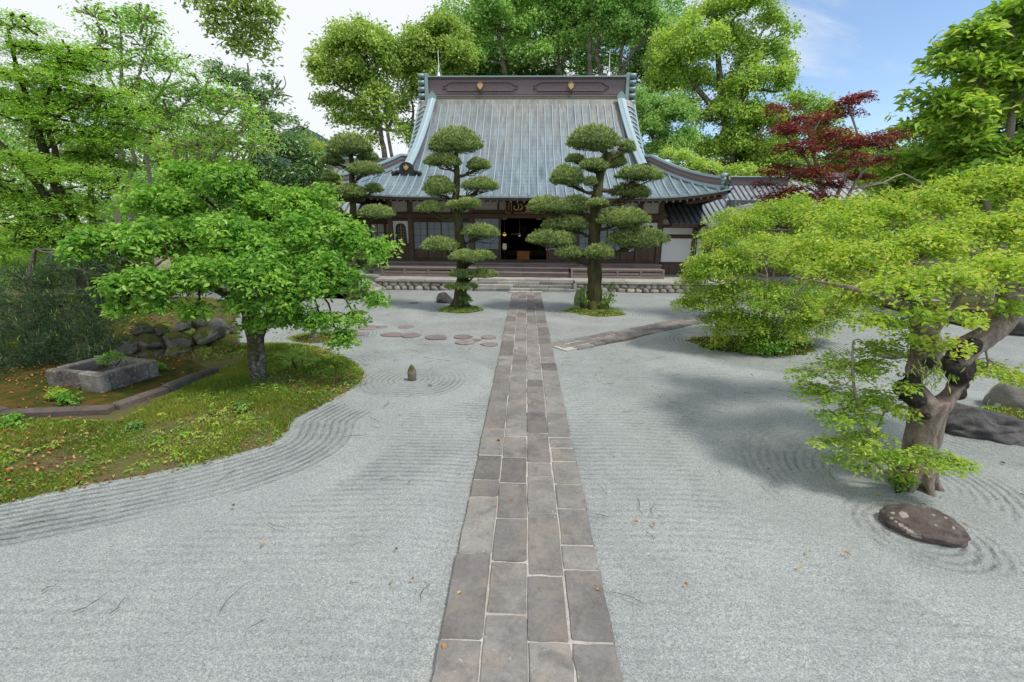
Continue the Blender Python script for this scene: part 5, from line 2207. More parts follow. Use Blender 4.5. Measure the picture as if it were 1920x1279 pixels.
def cloud_pine(label, base_px, Y, trunk, pads, seed, dens=340):
    rng = np.random.default_rng(seed)
    b = ground(*base_px) if Y is None else at(base_px[0], base_px[1], Y)
    b.z = 0.0
    Yb = b.y
    root = thing('cloud_pine', b, label, 'pine tree', 'cloud-pruned pines in front of the hall')
    tp = [at(px, py, Yb + dy) for px, py, r, dy in trunk]
    tr = [r * mpp(px, py, Yb) for px, py, r, dy in trunk]
    P = catmull(tp, 6)
    R = lerps(tr, len(P))
    mb = MB()
    mb.smooth = True
    mb.tube([p - b for p in P], R, 14, 0.22, seed=seed)
    # root flare
    for k in range(6):
        a = k * 1.05 + 0.3
        mb.tube([Vector((math.cos(a) * R[0] * 0.4, math.sin(a) * R[0] * 0.4, 0.32)), Vector((math.cos(a) * R[0] * 1.0, math.sin(a) * R[0] * 1.0, 0.10)), Vector((math.cos(a) * R[0] * 1.9, math.sin(a) * R[0] * 1.7, -0.06))], [R[0] * 0.45, R[0] * 0.36, R[0] * 0.12], 8)
    trunk_o = mb.build('trunk', M['bark_pine'], root)
    for (x0, x1, y0, y1, dy) in pads:
        Yp = Yb + dy
        cx, cyp = (x0 + x1) / 2, (y0 + y1) / 2
        k = mpp(cx, cyp, Yp)
        c = at(cx, cyp, Yp)
        W, Hh = (x1 - x0) * k, (y1 - y0) * k
        D = min(max(W * 0.33, 0.25), 0.55)
        W, Hh = max(W - 0.13, 0.3), max(Hh * 0.86 - 0.04, 0.14)
        zb = c.z - Hh / 2
        zc = zb + Hh * 0.30
        ru, n = Hh * 0.70, max(1, int(round(W / max(Hh * 2.3, 0.5))))
        lobes = []
        if n == 1:
            lobes.append((Vector((c.x, c.y, zc)), (W / 2 * 0.97, D, ru)))
        else:
            for i in range(n):
                f = (i + 0.5) / n - 0.5
                lw = W / n * 0.74
                lx = c.x + f * (W - lw * 0.62)
                lobes.append((Vector((lx, c.y + rng.normal() * 0.10, zc + rng.normal() * Hh * 0.07)), (lw, D * rng.uniform(0.75, 1.0), ru * rng.uniform(0.8, 1.0))))
        # an extra lump or two, so the outline is not one smooth curve
        if W > 0.8:
            for _ in range(2):
                lobes.append((Vector((c.x + rng.uniform(-0.3, 0.3) * W, c.y - D * rng.uniform(0.2, 0.55), zc - Hh * rng.uniform(0.0, 0.15))), (W * 0.24, D * 0.55, ru * 0.75)))
        pm = pad_mesh(lobes, rng, dens, b)
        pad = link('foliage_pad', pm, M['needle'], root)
        # bough from the trunk, forking under the pad
        zatt = max(0.5, zc - 0.18 - 0.18 * abs(c.x - b.x))
        best = min(range(len(P)), key=lambda i: abs(P[i].z - zatt))
        a = P[best] - b
        tgt = Vector((c.x, c.y, zb + Hh * 0.22)) - b
        L = (tgt - a).length
        m = MB()
        m.smooth = True
        if L > 0.12:
            br = min(R[best] * 0.55, 0.035 + 0.028 * L)
            mid = a.lerp(tgt, 0.5) + Vector((0, 0, -0.10 * L)) + Vector(tuple(rng.normal(size=3))) * 0.05
            pts = catmull([a, a.lerp(mid, 0.5) + Vector((0, 0, -0.04 * L)), mid, tgt], 4)
            m.tube(pts, lerps([br * 1.15, br * 0.9, br * 0.7, br * 0.45], len(pts)), 8, 0.2, cap=False)
            for (lc, lr) in lobes:
                for _ in range(4):
                    q = Vector((lc.x + rng.uniform(-0.75, 0.75) * lr[0], lc.y + rng.uniform(-0.8, 0.5) * lr[1], lc.z - lr[2] * rng.uniform(0.05, 0.35))) - b
                    j = pts[rng.integers(len(pts) // 2, len(pts))]
                    limb(m, j, q, br * 0.35, 0.008, rng, sag=-0.02, n=5, seg=6)
            m.build('branch', M['bark_pine'], root)
    return root


cloud_pine('cloud-pruned pine with mossy trunk and slim pads left of the path before the hall', (862, 580), None,
           [(862, 584, 15, 0), (863, 556, 11.5, 0), (867, 520, 11, 0), (866, 480, 10.5, 0), (862, 445, 8.5, 0), (859, 410, 8, 0), (855, 375, 7, 0), (857, 340, 6, 0), (856, 312, 5, 0), (856, 285, 3.5, 0)],
           [(801, 910, 235, 292, 0), (794, 868, 285, 314, -0.1), (871, 923, 295, 322, 0.1), (790, 857, 326, 371, -0.15), (865, 938, 331, 360, 0.0), (777, 836, 376, 401, -0.1), (834, 902, 372, 394, -0.25),
            (861, 938, 417, 448, -0.1), (786, 865, 441, 474, -0.3), (845, 927, 467, 494, -0.45), (843, 931, 502, 522, -0.3), (834, 895, 530, 543, -0.35)], 21)
cloud_pine('cloud-pruned pine with the thickest trunk and broad pads right of the path before the hall', (1112, 583), None,
           [(1112, 587, 19, 0), (1113, 560, 15, 0), (1115, 530, 13.5, 0), (1115, 490, 12.5, 0), (1114, 450, 11.5, 0), (1117, 410, 11, 0), (1117, 380, 10, 0), (1122, 350, 8.5, 0), (1127, 322, 7.5, 0), (1140, 298, 6, 0), (1125, 272, 4, 0)],
           [(1058, 1169, 231, 288, 0), (1157, 1195, 260, 291, 0.15), (1120, 1178, 282, 318, 0.35), (1056, 1101, 288, 308, 0.3), (1083, 1145, 296, 323, -0.25), (1027, 1096, 306, 354, -0.1), (1092, 1123, 330, 350, -0.3),
            (1150, 1247, 309, 342, -0.1), (1139, 1221, 341, 374, 0.2), (986, 1068, 364, 404, -0.1), (1044, 1116, 364, 402, 0.1), (1096, 1145, 371, 389, -0.5), (1113, 1226, 386, 428, -0.35), (1011, 1108, 400, 436, 0.1),
            (982, 1084, 427, 462, -0.2), (1133, 1260, 421, 466, -0.15), (1036, 1096, 457, 486, -0.5), (1092, 1154, 454, 487, -0.65)], 22)
cloud_pine('darker cloud-pruned pine beside the left corner of the hall', (662, 560), 18.2,
           [(664, 575, 9, 0), (664, 520, 8, 0), (664, 460, 7, 0), (661, 420, 6.5, 0), (662, 385, 6, 0), (660, 350, 5.5, 0), (660, 320, 5, 0), (658, 290, 4, 0), (656, 270, 2.5, 0)],
           [(610, 702, 246, 296, 0), (667, 712, 280, 305, 0.3), (599, 649, 289, 312, 0.1), (646, 724, 301, 331, -0.2), (600, 640, 323, 341, 0), (582, 628, 341, 362, 0.1), (624, 691, 343, 373, -0.3),
            (679, 722, 342, 364, 0.2), (668, 744, 382, 412, -0.2), (600, 650, 385, 410, 0.2), (646, 694, 428, 447, -0.1), (670, 715, 470, 490, -0.1)], 23)


# ------------------------------------------------------------------ mossy islands and shrubs at the pines' feet
M['moss_soil'] = None


def m_moss(name, brown):
    t = NT(name)
    o = t.geo()
    n1 = t.noise(3.0, 5, 0.65, o, 0.4)
    n2 = t.noise(45, 4, 0.7, o)
    c = t.ramp(n1, [(0.3, (0.035, 0.05, 0.010)), (0.5, (0.085, 0.095, 0.015)), (0.68, brown)])
    c = t.mix(t.math('MULTIPLY', n2, 0.6), c, (0.03, 0.03, 0.008))
    return t.bsdf(c, 0.95, 0, t.bump(n2, 1.0, 0.03), 0.1)


M['moss_soil'] = m_moss('moss_soil', (0.16, 0.10, 0.045))
M['moss_brown'] = m_moss('moss_brown', (0.24, 0.115, 0.035))


def island(name, label, c, rx, ry, h, mat, seed, cat='moss patch', group=None, tufts=2200, tcol=None):
    rng = np.random.default_rng(seed)
    root = thing(name, (c[0], c[1], 0), label, cat, group)
    n, k = 40, 7
    V = [(0, 0, h)]
    F = []
    T = []
    wob = [1 + 0.10 * math.sin(2 * a + seed) + 0.06 * math.sin(5 * a + seed * 2) + 0.03 * rng.normal() for a in np.linspace(0, 2 * PI, n, endpoint=False)]
    for j in range(1, k + 1):
        f = j / k
        for i in range(n):
            a = 2 * PI * i / n
            w = 1 + (wob[i] - 1) * f
            V.append((rx * f * w * math.cos(a), ry * f * w * math.sin(a), h * (1 - f ** 3) + (0.015 * rng.normal() if j < k else -0.03)))
    for i in range(n):
        T.append((0, 1 + i, 1 + (i + 1) % n))
    for j in range(k - 1):
        for i in range(n):
            F.append((1 + j * n + i, 1 + j * n + (i + 1) % n, 1 + (j + 1) * n + (i + 1) % n, 1 + (j + 1) * n + i))
    # note winding: make normals face up
    F = [tuple(reversed(f)) for f in F]
    me = np_mesh('moss_bed', np.array(V), quads=np.array(F), tris=np.array(T), smooth=True)
    link('moss_bed', me, mat, root)
    if tufts:
        a = rng.random(tufts) * 2 * PI
        r = np.sqrt(rng.random(tufts)) * 1.0
        wv = np.interp(a, np.linspace(0, 2 * PI, n, endpoint=False), wob)
        P = np.stack([rx * r * wv * np.cos(a), ry * r * wv * np.sin(a), h * (1 - r ** 3) + 0.01], 1)
        Tn = unit(np.stack([rng.normal(size=tufts) * 0.6, rng.normal(size=tufts) * 0.6, np.ones(tufts)], 1))
        N = unit(np.cross(Tn, rng.normal(size=(tufts, 3))))
        me = leaf_mesh('moss_tufts', P, N, Tn, 0.06 * (0.5 + rng.random(tufts)), 0.022, np.clip(rng.normal(0.45, 0.25, tufts), 0, 1))
        o = link('moss_tufts', me, tcol or M['leaf_olive'], root)
        o['kind'] = 'stuff'
    return root


island('moss_island', 'round mossy island under the left cloud pine', (-2.35, 16.27), 0.74, 0.72, 0.10, M['moss_soil'], 1, group=None)
island('moss_island', 'round mossy island under the thick right cloud pine', (2.47, 16.12), 1.0, 0.92, 0.11, M['moss_soil'], 2)


def shrub(name, label, base, lobes, mat, seed, n_cl, per, cr, leaf, cat='shrub', group=None, stems=5, up=0.8, jit=0.6, fine=False, bark=None, base_tint=0.5, flat=0.6, droop=0.2):
    rng = np.random.default_rng(seed)
    root = thing(name, base, label, cat, group)
    cen, outd, idx = lobe_clusters(lobes, n_cl, rng, 0.3, -0.7)
    b = Vector(base)
    m = MB()
    m.smooth = True
    for k in range(stems):
        q = Vector(tuple(cen[rng.integers(len(cen))])) - b
        limb(m, Vector((rng.normal() * 0.04, rng.normal() * 0.04, -0.03)), q, 0.016, 0.006, rng, sag=0.1, n=5)
    m.build('stems', bark or M['bark_dark'], root)
    C, nr, T, ln, wd, tint = crown_leaves(cen, outd, per, cr, rng, leaf, flat, up, 0.5, jit, droop, 0.3, base_tint)
    link('foliage', leaf_mesh('foliage', C - np.array(tuple(b)), nr, T, ln, wd, tint, fine), mat, root)
    return root


shrub('shrub', 'small dark round shrub at the foot of the left cloud pine', ground(873, 578, 0.05), px_lobes([(872, 563, 13, 13)], 16.1), M['leaf_dark'], 31, 60, 16, 0.08, (0.07, 0.035), group=None)
shrub('shrub', 'loose leafy shrub left of the thick pine trunk', ground(1088, 578, 0.05), px_lobes([(1089, 562, 13, 14), (1093, 545, 8, 9)], 16.1), M['leaf_dark'], 32, 60, 12, 0.09, (0.08, 0.03), base_tint=0.6)
shrub('shrub', 'tall pointed shrub right of the thick pine trunk', ground(1138, 578, 0.05), px_lobes([(1140, 560, 15, 16), (1145, 536, 6, 12), (1130, 570, 12, 10)], 16.1), M['leaf_dark'], 33, 90, 12, 0.09, (0.08, 0.03), base_tint=0.55)
shrub('clipped_shrub', 'low dark clipped shrub on the terrace beside the dark left cloud pine', at(697, 511, 22.0), px_lobes([(697, 497, 19, 11)], 22.0), M['leaf_dark'], 34, 80, 16, 0.10, (0.06, 0.03), base_tint=0.3)


# ------------------------------------------------------------------ left foreground tree
def fuse(mb, voxel, name, smooth_it=6):
    """weld overlapping tubes into one skin"""
    me = mb.mesh(name)
    o = bpy.data.objects.new(name, me)
    COL.objects.link(o)
    md = o.modifiers.new('r', 'REMESH')
    md.mode = 'VOXEL'
    md.voxel_size = voxel
    s = o.modifiers.new('s', 'SMOOTH')
    s.factor = 0.5
    s.iterations = smooth_it
    dg = bpy.context.evaluated_depsgraph_get()
    out = bpy.data.meshes.new_from_object(o.evaluated_get(dg))
    bpy.data.objects.remove(o)
    out.name = name
    n = len(out.vertices)
    co = np.empty(n * 3, np.float32)
    out.vertices.foreach_get('co', co)
    no = np.empty(n * 3, np.float32)
    out.vertices.foreach_get('normal', no)
    return out, co.reshape(-1, 3), no.reshape(-1, 3)


def set_co(me, co):
    me.vertices.foreach_set('co', np.asarray(co, np.float32).ravel())
    me.polygons.foreach_set('use_smooth', np.ones(len(me.polygons), bool))
    me.update()


def left_tree():
    rng = np.random.default_rng(41)
    Y = 7.95
    b = Vector((-5.01, Y, bh(-5.01, Y)))
    root = thing('broadleaf_tree', b, 'spreading bright green tree with a lichened trunk on the grassy bed at left', 'tree')
    k = mpp(486, 650, Y)
    mb = MB()

    def strand(pts, n=12):
        P = catmull([at(x, y, Y + dy) for x, y, r, dy in pts], 5)
        mb.tube([p - b for p in P], lerps([r * k for x, y, r, dy in pts], len(P)), n, 0.2)
        return P
    A = strand([(487, 745, 20, 0), (486, 715, 15.5, 0), (483, 690, 15, 0), (481, 660, 15, 0), (478, 630, 15, 0), (470, 600, 14, 0), (462, 575, 11, 0), (452, 540, 9, 0.1), (430, 500, 7, 0.3), (420, 450, 5, 0.5)])
    B = strand([(482, 640, 12, 0), (492, 612, 9, -0.05), (507, 588, 8.5, -0.1), (535, 572, 7.5, -0.1), (575, 555, 6, -0.2), (620, 530, 4.5, -0.3), (660, 500, 3, -0.3)])
    C_ = strand([(470, 600, 9, 0.1), (488, 560, 8, 0.3), (500, 520, 6, 0.6), (510, 470, 5, 0.9), (515, 430, 3.5, 1.1)])
    D = strand([(462, 575, 8, 0), (420, 550, 6.5, -0.4), (370, 530, 5, -0.7), (310, 510, 4, -0.9), (250, 492, 3, -1.0), (205, 476, 2, -1.0)])
    E_ = strand([(505, 590, 6, 0), (540, 540, 5, 0.5), (600, 490, 4, 0.9), (650, 470, 3, 1.0)])
    me, co, no = fuse(mb, 0.022, 'trunk')
    d = np.array([mnoise.noise(Vector(p) * 9) * 0.012 + mnoise.noise(Vector(p) * 28) * 0.005 for p in co])
    co = co + no * d[:, None]
    # hollow in the trunk
    h = np.array(at(497, 706, Y - 0.14) - b)
    q = (co - h) / np.array([0.045, 0.10, 0.085])
    co = co - no * (0.05 * np.exp(-np.sum(q * q, 1)))[:, None]
    set_co(me, co)
    link('trunk', me, M['bark_lichen'], root)
    lobes = px_lobes([(300, 395, 70, 42, 0.6), (352, 345, 50, 30, 1.0), (420, 360, 70, 44, 0.9), (437, 322, 26, 16, 0.9), (490, 395, 70, 46, 1.1), (570, 400, 60, 44, 1.0), (592, 362, 26, 20, 1.1), (640, 440, 56, 40, 0.6), (690, 470, 36, 22, 0.3), (722, 462, 18, 9, 0.3),
                      (240, 470, 70, 46, -0.6), (330, 455, 80, 50, -0.3), (430, 450, 85, 55, 0), (530, 465, 80, 52, 0.1), (610, 500, 60, 44, 0.1), (200, 455, 46, 26, -0.7), (150, 478, 26, 12, -0.9), (590, 380, 14, 22, 1.0), (545, 375, 14, 16, 1.0), (350, 318, 16, 12, 0.9), (668, 455, 14, 18, 0.4), (470, 350, 18, 14, 1.0),
                      (265, 540, 60, 30, -0.9), (345, 530, 70, 38, -0.9), (420, 525, 70, 36, -0.8), (500, 530, 70, 36, -0.6), (575, 545, 60, 30, -0.4), (650, 535, 40, 26, -0.2), (690, 560, 24, 11, -0.2), (300, 575, 36, 13, -1.1), (370, 585, 34, 12, -1.0), (450, 570, 40, 15, -0.9), (520, 575, 44, 16, -0.7), (240, 575, 26, 8, -1.0),
                      (495, 605, 42, 22, -0.15), (545, 597, 40, 20, -0.2), (610, 605, 36, 20, -0.3), (640, 640, 22, 18, -0.3), (665, 600, 18, 12, -0.2)], Y, dep=0.8)
    fl, par = clump(lobes, 5, 0.55, 0.75, rng)
    cen, outd, idx = lobe_clusters(fl, 2700, rng, 0.15, -0.8)
    idx = par[idx]
    m = MB()
    m.smooth = True
    paths = A[12:] + B[6:] + C_[5:] + D[5:] + E_[5:]
    for li, (c, r) in enumerate(lobes):
        c = Vector(tuple(c))
        s = min(paths, key=lambda p: (p - c).length)
        pts = limb(m, s - b, c - b, 0.022, 0.008, rng, sag=0.08, n=5, seg=9)
        for kx in np.nonzero(idx == li)[0][:14]:
            q = Vector(tuple(cen[kx])) - b
            j = pts[rng.integers(len(pts) // 2, len(pts))]
            limb(m, j, q, 0.007, 0.003, rng, sag=0.05, n=4, seg=6)
    tw_o = m.build('twigs', M['bark_dark'], root)
    tw_o['kind'] = 'stuff'
    C, nr, T, ln, wd, tint = crown_leaves(cen, outd, 23, 0.19, rng, (0.086, 0.050), 0.6, 0.85, 0.45, 0.6, 0.16, 0.42, 0.52, 0.25)
    link('crown', leaf_mesh('crown', C - np.array(tuple(b)), nr, T, ln, wd, tint, True), M['leaf_bright'], root)


left_tree()


# ------------------------------------------------------------------ old burled tree on the right
def burl_tree():
    rng = np.random.default_rng(42)
    Y = 5.06
    b = ground(1712, 908)
    root = thing('burled_tree', b, 'old tree with a pale twisted trunk, black burls and a hole, lime green crown', 'tree')
    k = mpp(1740, 760, Y)
    mb = MB()
    strands = {}

    def strand(key, pts, n=14):
        P = catmull([at(x, y, Y + dy) for x, y, r, dy in pts], 6)
        mb.tube([p - b for p in P], lerps([r * k for x, y, r, dy in pts], len(P)), n, 0.15)
        strands[key] = P
    strand('a', [(1712, 925, 36, 0), (1714, 900, 29, 0), (1722, 850, 27, 0), (1733, 800, 29, 0), (1740, 765, 29, 0), (1744, 748, 27, 0)])
    strand('l', [(1740, 765, 22, 0), (1720, 738, 17, 0), (1715, 712, 14, 0), (1728, 682, 20, 0.02), (1735, 655, 22, 0.03), (1733, 625, 19, 0.05), (1717, 585, 14, 0.0), (1690, 535, 8, 0.5), (1660, 505, 5, 1.0), (1628, 480, 3, 1.5)])
    strand('r', [(1748, 765, 22, 0), (1778, 744, 15, 0), (1794, 714, 13, 0), (1786, 686, 18, 0.02), (1806, 658, 22, 0.06), (1848, 630, 19, 0.12), (1884, 600, 19, 0.18), (1893, 565, 17, 0.22), (1886, 525, 11, 0.5), (1872, 495, 7, 1.0), (1852, 470, 3, 1.5)])
    strand('x', [(1722, 690, 14, 0), (1750, 682, 13, -0.02), (1790, 684, 14, 0)])
    strand('r2', [(1890, 580, 10, 0.2), (1930, 520, 7, 0.3), (1990, 480, 5, 0.6), (2060, 460, 3, 0.9)])
    strand('b1', [(1717, 585, 10, 0), (1650, 555, 6, 0.1), (1570, 535, 4, 0.5), (1490, 520, 2, 0.9)])
    strand('b2', [(1735, 640, 9, 0), (1770, 595, 6, 0.0), (1800, 555, 4, 0.4), (1818, 515, 2, 0.9)])
    strand('b3', [(1690, 530, 7, 0.5), (1715, 500, 4, 1.3), (1735, 475, 2, 1.9)])
    strand('b4', [(1660, 490, 5, 1.0), (1575, 485, 3, 1.5), (1515, 478, 1.5, 2.0)])
    for k_ in range(7):
        an = k_ * 0.9 + 0.3
        R_ = 0.17
        mb.tube([Vector((math.cos(an) * R_ * 0.5, math.sin(an) * R_ * 0.5, 0.30)), Vector((math.cos(an) * R_ * 1.0, math.sin(an) * R_ * 1.0, 0.10)), Vector((math.cos(an) * R_ * 1.8, math.sin(an) * R_ * 1.7, -0.05))], [0.08, 0.07, 0.03], 8)
    # swellings and burls
    burls = [(1703, 732, 21, -0.04), (1716, 748, 17, -0.10), (1710, 715, 13, -0.06), (1798, 702, 20, -0.03), (1812, 688, 16, 0.02), (1786, 690, 14, -0.10), (1798, 738, 13, 0), (1805, 722, 10, 0.02), (1800, 655, 17, -0.08), (1822, 648, 14, -0.06), (1742, 680, 10, -0.08), (1772, 680, 11, -0.08), (1737, 782, 8, -0.16), (1700, 850, 7, -0.05), (1735, 890, 7, -0.1), (1693, 885, 10, 0.02)]
    bp = []
    for x, y, r, dy in burls:
        p = at(x, y, Y + dy) - b
        bp.append((np.array(p), r * k))
        mb.lathe([(max(r * k * math.sin(t), 0.002), r * k * math.cos(t)) for t in np.linspace(PI, 0, 9)], tuple(p), 12)
    me, co, no = fuse(mb, 0.016, 'trunk', 4)
    d = np.array([mnoise.noise(Vector(p) * 5) * 0.020 + mnoise.noise(Vector((p[0] * 18, p[1] * 18, p[2] * 9))) * 0.006 for p in co])
    dark = np.zeros(len(co))
    for p, r in bp:
        e = np.linalg.norm(co - p, axis=1)
        dark = np.maximum(dark, np.clip((r * 1.35 - e) / (r * 0.35), 0, 1))
    rough = np.array([mnoise.noise(Vector(p) * 30) for p in co])
    d = d + dark * rough * 0.020 - 0.012 * dark * (rough > 0.25)
    co = co + no * d[:, None]
    set_co(me, co)
    a = me.attributes.new('dark', 'FLOAT', 'POINT')
    a.data.foreach_set('value', np.clip(dark + 0.25 * rough * (dark > 0.05), 0, 1).astype(np.float32))
    t = NT('burled_bark')
    o = t.geo()
    n1 = t.noise(6.5, 9, 0.72, t.map(o, (1, 1, 0.45)), 1.2)
    n2 = t.noise(22, 5, 0.7, o)
    n3 = t.noise(3.0, 3, 0.5, o)
    c = t.ramp(n1, [(0.3, (0.085, 0.06, 0.046)), (0.42, (0.20, 0.15, 0.118)), (0.55, (0.31, 0.255, 0.21)), (0.7, (0.40, 0.36, 0.315))])
    c = t.mix(t.ramp(n3, [(0.55, 0.0), (0.68, 0.6)]), c, (0.19, 0.19, 0.12))
    c = t.mix(t.ramp(n2, [(0.55, 0.0), (0.72, 0.55)]), c, (0.10, 0.07, 0.055))
    c = t.mix(t.attr('dark'), c, t.ramp(n2, [(0.35, (0.010, 0.009, 0.008)), (0.7, (0.055, 0.045, 0.036))]))
    t.bsdf(c, 0.75, 0, t.bump(t.math('ADD', n2, n1), 1.0, 0.035), 0.25)
    link('trunk', me, t.mat, root)
    lobes = px_lobes([(1520, 470, 60, 34, 1.2), (1580, 430, 70, 34, 1.5), (1650, 410, 70, 34, 1.7), (1735, 388, 75, 34, 1.9), (1825, 362, 75, 30, 2.0), (1905, 348, 60, 30, 1.8), (1530, 405, 40, 22, 2.4), (1600, 393, 50, 22, 2.4),
                      (1560, 515, 60, 28, 0.6), (1635, 490, 75, 34, 0.5), (1730, 465, 85, 36, 0.6), (1840, 440, 85, 38, 0.8), (1925, 420, 55, 44, 0.7), (1600, 560, 55, 22, 0.1), (1680, 545, 70, 28, -0.3), (1780, 530, 75, 32, -0.3), (1880, 510, 70, 38, -0.2),
                      (1640, 602, 45, 13, -0.4), (1715, 598, 50, 16, -0.6), (1795, 598, 45, 16, -0.7), (1560, 590, 36, 12, 0.1), (1765, 650, 46, 11, -0.5), (1700, 636, 28, 9, -0.5), (1960, 480, 80, 50, 0.2), (2040, 440, 90, 50, 0.6), (2030, 540, 80, 38, 0.0), (1985, 380, 80, 34, 1.5),
                      (1497, 380, 9, 16, 2.6), (1560, 385, 12, 14, 2.6), (1620, 375, 16, 12, 2.4), (1672, 372, 14, 14, 2.2), (1762, 350, 16, 16, 2.0), (1805, 340, 14, 18, 2.0), (1850, 330, 20, 14, 2.0), (1890, 325, 16, 14, 1.8), (1850, 697, 60, 6, -0.1), (1915, 712, 18, 8, -0.1), (1780, 700, 14, 14, -0.15), (1900, 580, 26, 12, -0.3)], 5.4, dep=0.8)
    cen, outd, idx = lobe_clusters(lobes, 1900, rng, 0.15, -0.6)
    m = MB()
    m.smooth = True
    paths = strands['l'][25:] + strands['r'][30:] + strands['r2'] + strands['b1'] + strands['b2'] + strands['b3'] + strands['b4']
    for li, (c, r) in enumerate(lobes):
        if r[0] < 0.16:
            continue
        c = Vector(tuple(c)) - Vector((0, 0, r[2] * 0.4))
        s = min(paths, key=lambda p: (p - c).length + max(0, p.z - c.z))
        pts = limb(m, s - b, c - b, 0.017, 0.006, rng, sag=0.0, n=5, seg=9)
        for kx in np.nonzero(idx == li)[0][:16]:
            q = Vector(tuple(cen[kx])) - b
            j = pts[rng.integers(len(pts) // 2, len(pts))]
            limb(m, j, q, 0.006, 0.0025, rng, sag=0.05, n=4, seg=6)
    tw_o = m.build('twigs', M['bark_pale'], root)
    tw_o['kind'] = 'stuff'
    C, nr, T, ln, wd, tint = crown_leaves(cen, outd, 25, 0.15, rng, (0.055, 0.031), 0.55, 1.0, 0.35, 0.6, 0.0, 0.30, 0.50)
    link('crown', leaf_mesh('crown', C - np.array(tuple(b)), nr, T, ln, wd, tint, True), M['leaf_lime'], root)
    # ferns growing in the hollow
    n = 90
    P = np.array([tuple(at(1750 + rng.normal() * 22, 700 + rng.normal() * 14, Y - 0.12 + rng.normal() * 0.03) - b) for _ in range(n)])
    T = unit(np.stack([rng.normal(size=n) * 0.5, -0.3 + rng.normal(size=n) * 0.3, -0.7 + rng.normal(size=n) * 0.4], 1))
    N = unit(np.cross(T, rng.normal(size=(n, 3))))
    fo = link('fern', leaf_mesh('fern', P, N, T, 0.10, 0.014, np.clip(rng.normal(0.5, 0.2, n), 0, 1)), M['leaf_olive'], root)
    fo['kind'] = 'stuff'
    # young shoots springing from the foot
    rng = np.random.default_rng(43)
    b2 = ground(1688, 893)
    r2 = thing('young_shoot', b2, 'sparse leafy young shoots with thin stems at the foot of the burled tree', 'sapling')
    lobes = px_lobes([(1600, 690, 75, 30, 0.3), (1640, 655, 60, 22, 0.4), (1545, 735, 60, 20, 0.2), (1650, 755, 65, 32, 0.1), (1590, 785, 60, 18, 0), (1620, 835, 60, 26, -0.1), (1555, 828, 40, 10, -0.1), (1735, 858, 70, 12, -0.35), (1690, 862, 45, 20, -0.3), (1630, 885, 28, 14, -0.25),
                      (1520, 697, 40, 7, 0.3), (1790, 872, 36, 9, -0.35), (1505, 712, 22, 6, 0.3), (1700, 730, 22, 12, -0.2), (1575, 860, 22, 9, -0.1), (1700, 895, 22, 10, -0.2)], 4.95, dep=0.6)
    cen, outd, idx = lobe_clusters(lobes, 330, rng, 0.1, -0.8)
    m = MB()
    m.smooth = True
    main = []
    for pts in ([(1690, 897, 5, 0), (1660, 860, 4, 0), (1625, 800, 3.4, 0), (1604, 740, 2.8, 0.1), (1598, 680, 2.2, 0.2), (1600, 640, 1.5, 0.3)], [(1690, 897, 4, 0), (1700, 870, 3, -0.15), (1740, 860, 2, -0.3), (1800, 872, 1.2, -0.35)], [(1690, 897, 4, 0), (1655, 880, 3, -0.1), (1610, 850, 2, -0.1), (1560, 830, 1.2, -0.1)], [(1640, 825, 2.5, 0), (1660, 770, 2.2, 0), (1690, 735, 1.2, -0.1)]):
        P = catmull([at(x, y, 4.95 + dy) for x, y, r, dy in pts], 4)
        m.tube([p - b2 for p in P], lerps([r * k * 0.9 for x, y, r, dy in pts], len(P)), 6)
        main += P
    for li, (c, r) in enumerate(lobes):
        c = Vector(tuple(c))
        s = min(main, key=lambda p: (p - c).length)
        pts = limb(m, s - b2, c - b2, 0.008, 0.004, rng, sag=0.05, n=4, seg=9)
        for kx in np.nonzero(idx == li)[0][:12]:
            limb(m, pts[rng.integers(len(pts) // 2, len(pts))], Vector(tuple(cen[kx])) - b2, 0.004, 0.002, rng, sag=0.04, n=4, seg=6)
    m.build('stems', M['bark_pale'], r2)
    C, nr, T, ln, wd, tint = crown_leaves(cen, outd, 26, 0.13, rng, (0.046, 0.026), 0.25, 1.2, 0.25, 0.45, 0.15, 0.28, 0.42)
    link('foliage', leaf_mesh('foliage', C - np.array(tuple(b2)), nr, T, ln, wd, tint, True), M['leaf_lime'], r2)


burl_tree()

# lime bush behind it
BB = ground(1425, 652)
tree('leafy_bush', 'dense lime green bush spreading low over the gravel at the end of the slanting path', 'bush', BB,
     [([BB + Vector((dx, dy, -0.05)), BB + Vector((dx * 3, dy * 3, 0.5)), BB + Vector((dx * 8, dy * 8, 1.3)), BB + Vector((dx * 12, dy * 12, 2.0))], [0.06, 0.05, 0.035, 0.02]) for dx, dy in ((0.1, 0), (-0.1, 0.05), (0.02, -0.1), (-0.05, -0.08), (0.06, 0.1))],
     px_lobes([(1350, 455, 42, 32), (1322, 500, 36, 28, -0.3), (1385, 425, 60, 36, 0.5), (1455, 405, 60, 32, 0.8), (1500, 385, 24, 20, 0.8), (1535, 430, 55, 40, 0.9), (1350, 510, 66, 40, -0.6), (1430, 480, 80, 45, -0.5), (1510, 490, 70, 50, 0), (1330, 560, 50, 30, -0.5), (1400, 560, 70, 40, -0.8), (1480, 570, 70, 44, -0.6), (1540, 575, 56, 44, 0), (1385, 610, 60, 32, -0.5), (1450, 620, 60, 30, -0.4), (1515, 615, 50, 28, 0), (1290, 570, 28, 14, -0.4), (1292, 525, 22, 14, -0.4), (1350, 600, 36, 20, -0.6), (1420, 645, 50, 14, -0.5), (1590, 560, 40, 40, 0.3), (1580, 480, 50, 50, 0.6)], 11.6),
     M['bark_pale'], M['leaf_lime'], 44, 2900, 24, 0.20, (0.066, 0.039), flat=0.5, jit=0.6, base_tint=0.42, limb_r=0.025, twig_r=0.005, inner=0.3, fork=0.3, wob=0.1)
